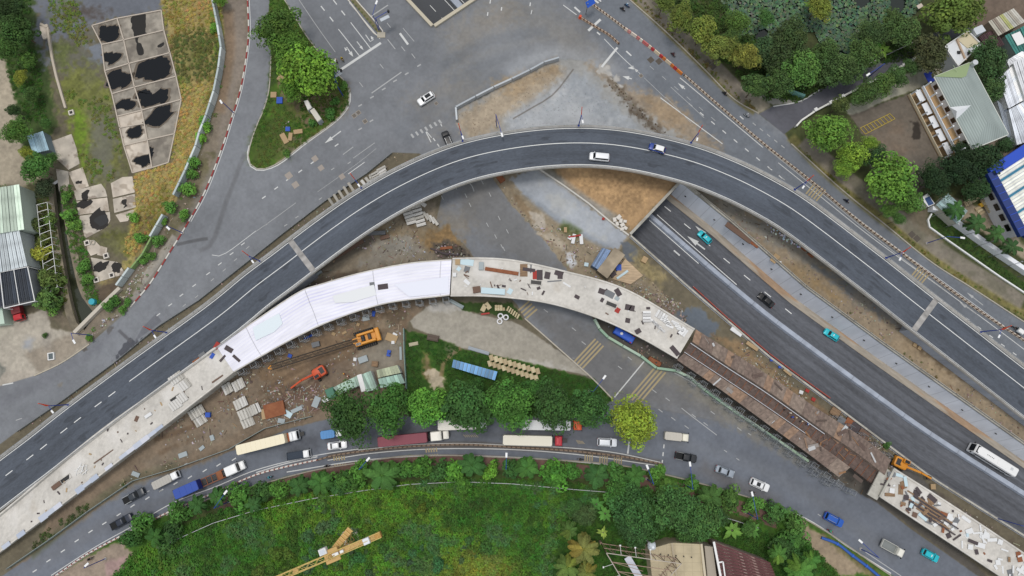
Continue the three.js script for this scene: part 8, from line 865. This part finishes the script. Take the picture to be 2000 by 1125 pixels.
{const D=(x,y,w,d,a,c,l,h)=>lay('deck_board',l,'board',x,y,w,d,a,c,yd(x),h);D(980,530,8.5,0.9,9,'rust','long rust brown steel beam lying on the deck',0.4);D(1023,528,1.9,3.2,0,'wood','brown plywood panel leaning across the rust beam');D(1037,522,0.35,3,3,'grey','thin grey plank at the deck edge');D(1045,537,1.2,2.2,0,'red','red and pink sheet pile on the deck');D(1054,537,1.5,2.6,0,'dark','dark sheet beside the red pile on the deck');D(1033,527,3.2,0.9,8,'dark','dark sheets behind the plywood panel');D(1069,538,1.4,1.8,12,'dark','dark crooked sheet right of the deck slot');D(1092,533,2.2,1.6,20,'dark','heap of dark sheets near the deck edge');D(1094,541,1.3,1,2,'dark','small dark sheet below the dark heap');D(1083,549,3.6,0.3,-4,'grey','grey angle irons on the deck');D(1107,556,2.2,0.45,32,'white','white beam lying diagonally on the deck');D(963,569,6,1.5,4,'cyan','pale blue sheet pack at the lower deck edge',0.5);D(996,569,1.2,1.4,30,'cyan','crumpled light blue film at the lower deck edge');D(931,566,1.9,1.6,-8,'brown','brown bale left of the pale blue sheets',0.5);D(940,520,1.2,2,2,'pale','grey green steel crate near the upper deck edge',0.6);D(912,526,1.4,1.5,15,'grey','grey mat near the tarpaulin end');D(896,525,1,1.1,35,'cyan','light blue tray near the tarpaulin end');D(888,537,0.9,1,0,'white','white box with frame beside the tarpaulin',0.6);D(894,512,1.2,1.4,0,'tan','tan carton at the upper tarpaulin corner',0.3);D(912,551,1.7,0.9,40,'white','white rags on the deck near the tarpaulin');D(912,512,3.4,1.6,8,'cyan','scattered pale blue film by the upper deck edge');D(984,559,1,0.6,10,'dark','small dark board above the blue sheets');D(973,561,0.5,1.3,-25,'dark','narrow dark board above the blue sheets');D(960,558,0.25,2.2,-18,'brown','thin brown pole on the deck');D(1052,563,0.9,0.7,-20,'dark','small dark board in the deck middle');D(1061,572,0.5,1.2,30,'dark','narrow dark board in the deck middle');D(1127,580,1.3,0.9,30,'dark','dark sheet beyond the white beam');D(1175,569,1.6,1.4,20,'dark','upper dark sheet of the right deck cluster');D(1190,574,2.6,1.6,28,'grey','large grey sheet of the right deck cluster');D(1207,571,1.3,2,-30,'dark','upright dark sheet of the right deck cluster');D(1205,583,1.1,1,35,'pale','small pale sheet of the right deck cluster');D(1176,586,0.8,1.1,30,'dark','small dark sheet left of the deck slot pair');D(1206,606,1.2,1.3,30,'red','red board below the right deck slot');D(1230,601,2.4,1.5,12,'dark','dark mat with wire mesh on the right deck');D(1266,602,1,0.6,0,'dark','dark board beside the white slabs');D(1226,626,1.2,1.2,12,'dark','dark square board at the lower right deck');D(1246,647,1.5,1.2,-30,'dark','dark boards at the lower deck edge');D(1318,685,2.8,1.2,50,'dark','dark board near the deck end');D(1311,656,0.4,0.9,30,'dark','tiny dark board below the white slabs');D(1325,650,0.6,0.9,30,'dark','dark bit between white slabs');D(1230,603,0.3,1.6,30,'white','white batten on the dark mat');D(1255,630,0.4,1,-20,'dark','dark strip left of the white slabs');
// kerbed deck openings: a black plate stands in for the dark of each slot
for (const [x,y,l] of [[1047,552,'on the right deck near the red pile'],[1194,595,'on the right deck by the sheet cluster'],[343,778,'on the left deck by the pale slabs'],[129,935,'on the left deck by the white pipes']]){const h=yd(x),q=P3(x,y,h),t=thing('deck_opening',`dark rectangular service opening ${l}`,'opening',[q[0],h,q[2]],x>1100?-0.38:x>900?-0.12:0.62);for (const z of [-0.55,0.55]) part('kerb',slab(2.9,0.18,0.14,0,0.003,z),T_deck,t);for (const xx of [-1.4,1.4]) part('kerb',slab(0.14,0.18,0.96,xx,0.003,0),T_deck,t);part('slot_darkness',slab(2.6,0.03,0.94,0,0.004,0),black,t);}
D(112,948,2.4,1.1,-38,'brown','brown timber crate beside the left deck opening',0.5);D(291,811,1.8,0.8,-35,'white','white box on the left deck',0.5);D(395,694,1.8,1.3,-35,'grey','grey sheet at the joint below the flyover');D(384,705,2,1,-35,'rust','rust red plates at the deck joint');D(425,740,3.2,0.4,-35,'brown','long brown planks at the lower deck joint');D(267,818,0.9,1.4,20,'brown','brown refuse heap on the left deck');D(205,890,6.4,0.3,-36,'brown','long brown pole on the left deck');D(415,695,0.8,1.4,30,'blue','blue and orange bundle at the deck joint',0.3);D(424,675,1.1,1.8,30,'red','orange red sack at the tarpaulin corner',0.3);D(447,682,1.2,2.2,-60,'dark','dark slot plate on the tarpaulin left end');D(462,700,0.7,2.4,-50,'dark','lower dark slot plate on the tarpaulin left end');D(435,700,0.6,2,40,'dark','dark timber across the deck joint');D(748,560,2.6,1.4,-8,'dark','dark framed opening in the tarpaulin');D(727,555,1.3,1,-8,'grey','grey mat beside the tarpaulin opening');D(733,562,0.3,1.5,-8,'white','white frame edge of the tarpaulin opening');
for (let i=0;i<120;i++){const f=rnd(),k=rr(0.1,0.9),L=siteParts.L[3],R=siteParts.R[3],j=Math.floor(f*(L.length - 2)),p=L[j].map((v,q)=>lerp(v,R[j][q],k)),c=f>0.4&&rnd()<0.5?'white':pick(['dark','dark','brown','wood','white','grey','rust','pale','cyan']);single('site_board','loose board or sheet scattered on the far right deck','board',sg(pick([0.6,1.2,1.8,2.4]),pick([0.4,0.8,1.2]),0.06),sheetCols[c],[p[0],p[1] + 0.01 + i*0.003,p[2]],rr(0,3.1),'boards scattered on the far right deck');}
for (let i=0;i<8;i++){const j=3 + i % 4,p=siteParts.L[3][j].map((v,q)=>lerp(v,siteParts.R[3][j][q],0.35 + 0.05*i));single('timber_plank','long dark timber plank in the bundle on the far right deck','plank',sg(9,0.35,0.2),i % 2?sheetCols.dark:T_wood,[p[0] + 3.4,p[1] + 0.01,p[2] + 2.4],heading(1746,914,1860,986),'plank bundle on the far right deck');}
for (let i=0;i<26;i++){const f=rr(0.04,0.96),k=rr(0.15,0.85),L=siteParts.L[2],R=siteParts.R[2],j=Math.floor(f*(L.length - 2)),p=L[j].map((v,q)=>lerp(v,R[j][q],k));single('site_batten','thin batten or small offcut lying on the right deck','batten',sg(pick([0.5,0.9,1.5]),pick([0.15,0.3]),0.06),sheetCols[pick(['dark','brown','grey','white'])],[p[0],p[1] + 0.012 + i*0.002,p[2]],rr(0,3.1),'battens and offcuts on the right deck');}
for (let i=0;i<30;i++){const f=rr(0.25,0.98),k=rr(0.1,0.9),L=siteParts.L[0],R=siteParts.R[0],j=Math.floor(f*(L.length - 2)),p=L[j].map((v,q)=>lerp(v,R[j][q],k));single('site_batten','small brown offcut lying on the left deck','batten',sg(pick([0.4,0.7,1.0]),pick([0.2,0.35]),0.06),sheetCols[pick(['brown','dark','tan'])],[p[0],p[1] + 0.012 + i*0.002,p[2]],rr(0,3.1),'offcuts on the left deck');}
for (let i=0;i<10;i++){const q=P3(150 + i*2.2,922 - (i % 4)*4,yd(150));single('plastic_pipe','short white plastic pipe in the heap on the left deck','pipe',bar([-0.9,0.08,0],[0.9,0.08,0],0.08,6),white,[q[0],yd(150) + 0.02 + i*0.03,q[2]],rr(0.2,1.6),'white pipes on the left deck');}
const ed=siteParts.R[0];for (let i=8;i<30;i+=1){const a=ed[i],b=ed[i + 1];if (rnd()<0.75) single('edge_sheet','bluish white plastic sheet hung along the lower edge of the left deck','sheet',beam([a[0],a[1] + 0.34,a[2] - 0.5],[b[0],b[1] + 0.34,b[2] - 0.5],rr(0.8,1.6),0.04),pick([mat(0xb4bccb,0.6),mat(0xc4c8d4,0.6),mat(0xaab4c6,0.6)]),[0,0,0],0,'plastic sheets along the left deck edge');}}
for (const [q,l] of [['494,640 545,612 552,632 536,648 500,665','pale cyan wet patch sheet near the left end of the tarpaulin'],['650,578 730,556 735,576 690,590 655,592','pale grey green patch sheet in the middle of the tarpaulin'],['770,556 876,540 876,572 800,580','plain white overlay sheet at the right end of the tarpaulin']]){const pp=pts(q).map(([a,b])=>P3(a,b,hAt(NH,a) + 0.12)),ym=Math.max(...pp.map(v=>v[1]));single('tarp_patch',l,'sheet',prism(pp.map(v=>[v[0],v[2]]),ym,ym + 0.03),mat(l[0]==='p'&&l[1]==='a'?(l.includes('cyan')?0xd2dee6:0xd6dade):0xd8dcea,0.5));}
// stuff on the ground
{const G=(x,y,w,d,a,c,l,h=0.3)=>lay('site_sheet',l,'sheet',x,y,w,d,a,c,0.02,h);G(538,800,5.2,3.6,-15,'rust','big rust brown sheet heap at the lower left of the site',0.9);G(520,808,2,2.6,-10,'tan','tan board beside the rust heap',0.6);G(562,808,2.4,1.4,30,'cyan','pale blue sheet right of the rust heap');G(580,800,3,1,-25,'pale','grey green boards right of the rust heap');G(550,822,1.8,1.2,10,'pale','grey sheet below the rust heap');G(618,785,1.6,2.8,20,'pale','grey steel sheets beside the dark tree');G(640,780,2.4,0.9,-25,'white','white tank lying beside the green sheds',0.7);G(710,702,2.4,1.6,-20,'pale','pale grey mixer pan in the middle of the site',0.8);G(694,702,0.8,0.9,5,'white','white tub left of the mixer pan',0.5);G(733,711,1.6,1.4,5,'wood','brown bin above the green sheds',0.8);G(770,656,1.2,1.5,30,'white','crumpled white sheets near the green net fence');G(765,660,3,2,20,'tan','pale rubble boards near the green net fence');G(768,669,0.8,0.8,0,'white','pale cube near the green net fence',0.5);G(783,690,0.6,3.4,-3,'pale','grey steel bundle beside the green net fence',0.4);G(760,690,0.9,1.6,10,'blue','blue machine part beside the grey patch',0.7);G(730,613,0.8,1.4,12,'blue','blue sack below the tarpaulin edge',0.5);G(715,622,1.8,1.2,-10,'pale','grey mats below the tarpaulin edge');G(618,673,2,1.3,-15,'grey','small grey roofed box above the crane boom',0.9);G(603,658,2.4,0.5,-25,'blue','blue steel section beside the scaffold',0.4);G(567,695,1,0.9,20,'blue','blue and white sack at the left of the crane boom',0.4);G(652,652,1,0.8,30,'tan','tan board near the crane',0.3);G(700,634,0.8,0.8,20,'tan','tan box below the scaffold',0.4);G(673,650,1.2,0.6,-30,'tan','pale boards above the crane',0.3);G(408,810,1.2,1.2,0,'blue','blue and red machine between the slab piles',0.8);G(358,888,2.2,1.2,-20,'pale','green grey sheet by the ring road fence');G(266,926,2,1.1,20,'pale','grey boards at the site fence beside the lorry');G(395,875,1.4,0.9,-40,'pale','grey tilted sheets by the fence, upper ones');G(415,855,1,1.4,-20,'pale','grey blue panel by the fence');G(615,540,4.5,0.6,-35,'pale','pale green steel box at the foot of the flyover',0.8);G(655,492,1.6,1,-25,'pale','green grey crate below the flyover',0.7);G(530,545,1.6,1.2,20,'blue','navy sheet heap below the flyover',0.3);G(735,456,5,1,-3,'grey','long grey skip frame below the flyover',0.8);G(752,464,2.4,1,-15,'brown','brown timber stack below the flyover',0.6);G(680,486,9,1.6,-32,'brown','long brown timber row below the flyover',0.4);G(872,485,3.2,0.7,-6,'rust','rusty steel bundle on the dark heap',0.6);G(858,492,5,0.4,22,'dark','dark steel pipe on the heap beside the deck',0.4);G(880,497,4.4,0.4,8,'dark','dark steel sections on the heap',0.5);G(978,350,1.6,2,-35,'rust','rusty box at the edge of the crossing road',0.8);G(1120,467,0.9,2.6,12,'white','white post among the rubble, left one',0.5);G(1135,468,0.9,2.6,-4,'white','white post among the rubble, right one',0.5);G(1104,450,0.8,1.4,0,'tan','pale block on the weeds',0.8);G(1122,462,3.4,0.4,-10,'red','red timber across the white posts',0.6);G(1113,465,1,1,30,'white','white cube among the rubble',0.6);G(1145,517,1.1,1,10,'cyan','light blue box lid on the debris',0.4);G(1208,523,1.4,1.6,0,'blue','blue bag in front of the tan roofed office',0.5);G(1215,537,3.6,0.6,-35,'cyan','light blue tube on the timber platform',0.6);G(1197,536,1.6,1.2,-30,'dark','dark mats on the timber platform',0.5);G(1258,508,1.4,1.6,30,'tan','small tan shaft box with round hole',0.8);G(1178,428,0.6,0.6,0,'red','orange red bucket at the gravel ramp edge',0.5);G(1442,455,8,1.4,38,'brown','brown rebar bundle between flyover and underpass',0.4);G(1462,470,6,0.8,38,'rust','rusty rebar bundle below the brown one',0.3);G(1570,485,1.6,1.1,40,'rust','rust orange crate by the flyover, upper one',0.8);G(1583,497,1.6,1.1,40,'rust','rust orange crate by the flyover, lower one',0.8);G(1592,497,2.8,1.0,40,'dark','dark tarpaulin strip behind the rust crates',0.4);G(1513,505,1.6,2.4,40,'tan','pale boards between the earth strips');G(1523,514,0.6,1,0,'white','white box beside the pale boards',0.4);G(1785,674,0.9,0.9,30,'tan','left pale cube by the flyover wall',0.6);G(1794,680,0.9,0.9,30,'tan','right pale cube by the flyover wall',0.6);G(1437,648,3.2,1.1,35,'white','long white bag at the underpass edge, upper one',0.6);G(1468,676,3.4,1,35,'tan','long pale bag at the underpass edge, middle one',0.6);G(1537,727,2.4,0.8,40,'tan','long pale bag at the underpass edge, lower one',0.6);G(1506,703,0.8,0.7,0,'blue','blue sack at the underpass edge, upper one',0.5);G(1522,717,0.7,0.6,0,'blue','blue sack at the underpass edge, lower one',0.5);G(1564,766,1,0.9,20,'white','white board near the formwork');G(1576,763,1,0.8,30,'red','red sheet near the formwork, upper one');G(1588,780,1,0.9,30,'red','red sheet near the formwork, lower one');G(1630,805,2.4,2,35,'wood','brown boards pile near the far formwork',0.5);G(1643,822,2.2,1.8,35,'grey','grey boards pile near the far formwork',0.5);G(1657,825,2,2,35,'rust','orange brown boards near the far formwork',0.5);G(1668,835,2.4,2.2,35,'dark','dark boards pile near the far formwork',0.5);G(1685,848,2.6,2.2,35,'brown','brown sheets at the end of the board piles',0.5);G(1700,962,1.2,1,20,'blue','blue sheet at the foot of the far deck',0.5);G(1820,950,1.2,1.3,0,'tan','orange tan pallets behind the far deck',0.6);G(547,197,1.6,1.8,0,'blue','blue bag on the island grass, upper',0.5);G(563,253,1.2,1.2,0,'blue','blue bag on the island grass, lower',0.5);G(583,258,2.4,1.2,-8,'tan','tan concrete piece on the island',0.5);G(556,271,1.4,3,-30,'tan','pale beams lying on the island',0.4);G(568,268,1,2.2,5,'tan','pale block beside the island beams',0.5);G(550,155,1.7,1.6,30,'tan','tan block beside the island trees',0.8);G(535,186,1.6,1.6,0,'tan','reddish stone on the island grass',0.4);}
stack('tan concrete block stacked beside the striped warehouse','tan blocks beside the striped warehouse',[[1886,398,6.4,-3.6,5,8,14,2],[1920,392,3.4,5,5,12,-6,2],[1908,408,4,4,3,10,-5,1]],1.5,0.8,0,0.6,creams,'concrete_block','block');single('black_tyre','large black tyre leaning beside the striped warehouse','tyre',flat(new THREE.TorusGeometry(0.65,0.16,8,20)).rotateX(Math.PI/2).translate(0,0.18,0),rubber,P3(1932,394,0));single('yellow_crate','yellow crate among the tan blocks','crate',chbox(1.2,0.8,1.1,0.05),mat(0xc9a030,0.7),P3(1915,401,0),0.4);single('sign_board','small white and brown board over the dark pond corner','board',[slab(1.6,0.1,1.1,0,1.5,0),slab(0.1,1.5,0.1)],mat(0xc8bcb0,0.8),P3(1790,18,0),0.5);
// workers
[[1540,806,0xd8d8d4,0x3a4048,0xe0dcc8,'upright worker with cream helmet at the formwork'],[1544,814,0x2850b0,0x34383c,0x2450c0,'worker in blue with blue helmet at the formwork'],[1551,815,0xb8a888,0x4a4c50,0xe8d8b0,'worker with tan shirt and pale helmet at the formwork'],[1562,822,0x8a8a88,0x3c3e42,0xe4dcc0,'worker in grey with pale helmet at the formwork'],[1574,828,0x3a62a8,0x2c3036,0xd0d8e0,'worker in blue shirt at the lower formwork'],[1530,800,0x34363a,0x2a2c30,0x3a3c40,'worker in dark clothes bent over the formwork']].forEach(([x,y,s,l,h,lab])=>{const yy=hAt(NH,x) - 1.15,q=P3(x,y,yy);person(lab,[q[0],yy,q[2]],rr(0,6),false,s,l,h);});
[[672,730,0xd86a2c,0xe0c040,'worker in orange vest beside the left green shed'],[680,735,0xc85a2c,0xe8e0d0,'second worker in orange vest near the green sheds'],[760,690,0x2c58a8,0x2c58a8,'worker in blue overalls beside the blue machine part'],[628,610,0xd8d8d8,0xe8e8e8,'worker in white below the tarpaulin edge']].forEach(([x,y,s,h,lab])=>{const q=P3(x,y,1);person(lab,[q[0],0.02,q[2]],rr(0,6),false,s,0x34383c,h);});
// rubble, litter and offcuts too small to pick apart
function rockGeo(sd){seed=sd;const g=new THREE.IcosahedronGeometry(1,0),p=g.attributes.position,m=new Map();for (let i=0;i<p.count;i++){const k=[p.getX(i),p.getY(i),p.getZ(i)].map(v=>v.toFixed(2)).join();if (!m.has(k)) m.set(k,rr(0.65,1.15));const f=m.get(k);p.setXYZ(i,p.getX(i)*f,p.getY(i)*f*0.6 + 0.3,p.getZ(i)*f);}g.computeVertexNormals();return flat(g);}
const rk=rockGeo(11),flatBit=chbox(2,0.18,1.1,0.03),plankBit=slab(4.2,0.2,0.4),plainM=new THREE.MeshStandardMaterial({color:0xffffff,roughness:0.92});
seed=8181;const tones=list=>()=>{const c=pick(list);return lin(...c).map(v=>v*rr(0.8,1.15));};
const stone=tones([[150,144,134],[128,120,108],[172,166,156],[108,98,86],[140,128,112]]),litter=tones([[182,182,182],[150,134,118],[112,102,92],[136,138,140],[90,80,72],[166,160,150],[128,116,100]]),timber=tones([[126,104,84],[96,78,64],[150,130,108],[84,74,68],[160,150,140]]),gravelT=tones([[136,140,146],[120,124,128],[152,152,152]]),soilT=tones([[120,104,84],[134,116,92],[104,90,74]]);
const strew=(label,poly,a,b,c,skip,extra)=>{if (a) cover('rubble',`stones and lumps ${label}`,'rubble',poly,a,rk,plainM,[0.07,extra||0.3],stone,0.0,skip);if (b) cover('litter',`litter and broken sheets ${label}`,'litter',poly,b,flatBit,plainM,[0.1,0.34],litter,0.02,(x,z)=>(skip&&skip(x,z))||fbm(x*0.35 + 20,z*0.35,2)<0.5);if (c) cover('timber_scrap',`scrap timber and rods ${label}`,'scrap',poly,c,plankBit,plainM,[0.12,0.45],timber,0.05,skip);};
const patchy=(o,t)=>(x,z)=>fbm(x*0.14 + o,z*0.14,3)<t;
strew('between ramp road and flyover','37,842 125,782 225,709 312,637 390,587 500,500 560,456 637,393 717,340 767,299 790,300 800,316 707,367 650,407 562,476 500,517 445,562 327,649 137,793 75,843',1.0,0.5,0.12);strew('on the site below the tarpaulin','457,727 582,657 650,626 750,594 800,605 780,690 700,725 640,780 560,830 470,850 400,850 420,770',0.28,0.2,0.1,patchy(3,0.46));strew('around the rust heap','505,790 560,760 640,750 640,800 560,835 505,835',1.4,1.1,0.6);strew('between the viaduct and the ring road at lower left','60,1085 308,848 420,770 470,830 351,908 263,935 175,992 100,1050',0.3,0.2,0.06,patchy(7,0.48));strew('between the two viaducts','600,540 680,490 775,430 800,445 870,470 905,478 925,503 800,510 700,530 592,570',0.5,0.3,0.14,patchy(5,0.45));strew('along the gap below the flyover','440,668 500,622 592,568 600,545 500,625',0.8,0.4,0.2);strew('beside the crossing road','965,345 1000,375 1060,430 1140,470 1205,495 1270,545 1330,605 1200,555 1110,525 1050,452 1000,400',1.0,0.4,0.12,patchy(8,0.42));strew('beside the site office','1215,545 1330,590 1345,640 1290,615 1220,575',1.6,0.9,0.35,null,0.5);strew('between formwork and underpass','1385,650 1440,660 1560,755 1690,850 1720,895 1680,875 1540,775',0.9,0.6,0.25,patchy(2,0.4));strew('around the far end of the formwork','1640,800 1700,848 1760,895 1740,915 1680,880',1.6,1.6,0.9);strew('between the far deck and the underpass','1750,915 1830,955 1990,1065 1985,1080 1860,985',0.9,0.5,0.3,patchy(4,0.42));strew('under the formwork scaffolds','1170,622 1250,692 1345,735 1490,838 1640,940 1713,978 1690,950 1560,880 1400,770 1330,705 1260,665',0.9,0.6,0.6);strew('on the strip between flyover and underpass','1345,370 1425,400 1605,515 1782,650 1990,820 1990,860 1725,668 1500,495',0.6,0.16,0.05,patchy(6,0.44));cover('litter','white bags heaped below the flyover','litter','1495,430 1520,440 1555,470 1565,485 1540,475 1505,455',2.6,rk,plainM,[0.15,0.4],tones([[216,220,228],[190,198,214],[170,182,206]]),0.02);strew('along the western fence','395,300 330,435 300,490 240,575 178,650 185,655 245,605 300,545 340,480 400,375',0.5,0.3,0.1,patchy(9,0.5));cover('rubble','pale rubble heap by the western verge','rubble','280,510 292,525 262,560 245,585 215,615 200,640 195,630 220,600 250,560',2.6,rk,plainM,[0.1,0.35],tones([[176,172,168],[150,146,142],[196,194,190]]),0.02);strew('on the island','548,160 680,175 665,225 560,300 545,250 600,210',0.5,0.25,0.1,patchy(1,0.5));cover('litter','blue and white litter heap at the pond corner','litter','1500,150 1520,150 1570,165 1575,188 1540,185 1505,165',1.6,flatBit,plainM,[0.12,0.4],tones([[190,214,222],[96,150,176],[216,220,220],[120,130,120]]),0.05);cover('gravel','loose gravel on the unpaved triangle','gravel','985,240 1010,215 1120,140 1180,190 1240,240 1340,280 1260,268 1000,258',1.2,rk,plainM,[0.04,0.13],gravelT,0);cover('clods','clods of earth on the triangle and brown verge','clods','895,225 1085,120 1100,140 985,230 920,280',0.8,rk,plainM,[0.04,0.14],soilT,0);cover('clods','wet clods along the earth strip above the flyover','clods','1190,145 1240,200 1290,250 1320,275 1290,268 1230,215 1185,160',1.6,rk,plainM,[0.08,0.3],tones([[92,80,66],[108,94,78],[80,70,58]]),0);cover('clods','dark heap of debris beside the deck start','clods','848,478 870,472 905,482 920,502 852,502',3,rk,plainM,[0.12,0.4],tones([[70,64,58],[50,46,44],[110,100,90],[150,146,140]]),0);
for (const [x,y,s,l] of [[1200,430,0.9,0],[1208,425,1,0],[1212,432,0.9,0],[1205,438,0.8,0],[1215,440,0.9,0],[1220,433,0.7,0],[1214,448,0.8,0],[1221,446,0.8,0]]) single('white_block','white concrete block in the pile on the brown earth','block',chbox(s*1.3,0.7,s,0.05),mat(0xcfcbc4,0.9),P3(x,y,0),rr(0,3),'white blocks on the brown earth');
renderer.render(scene,camera);
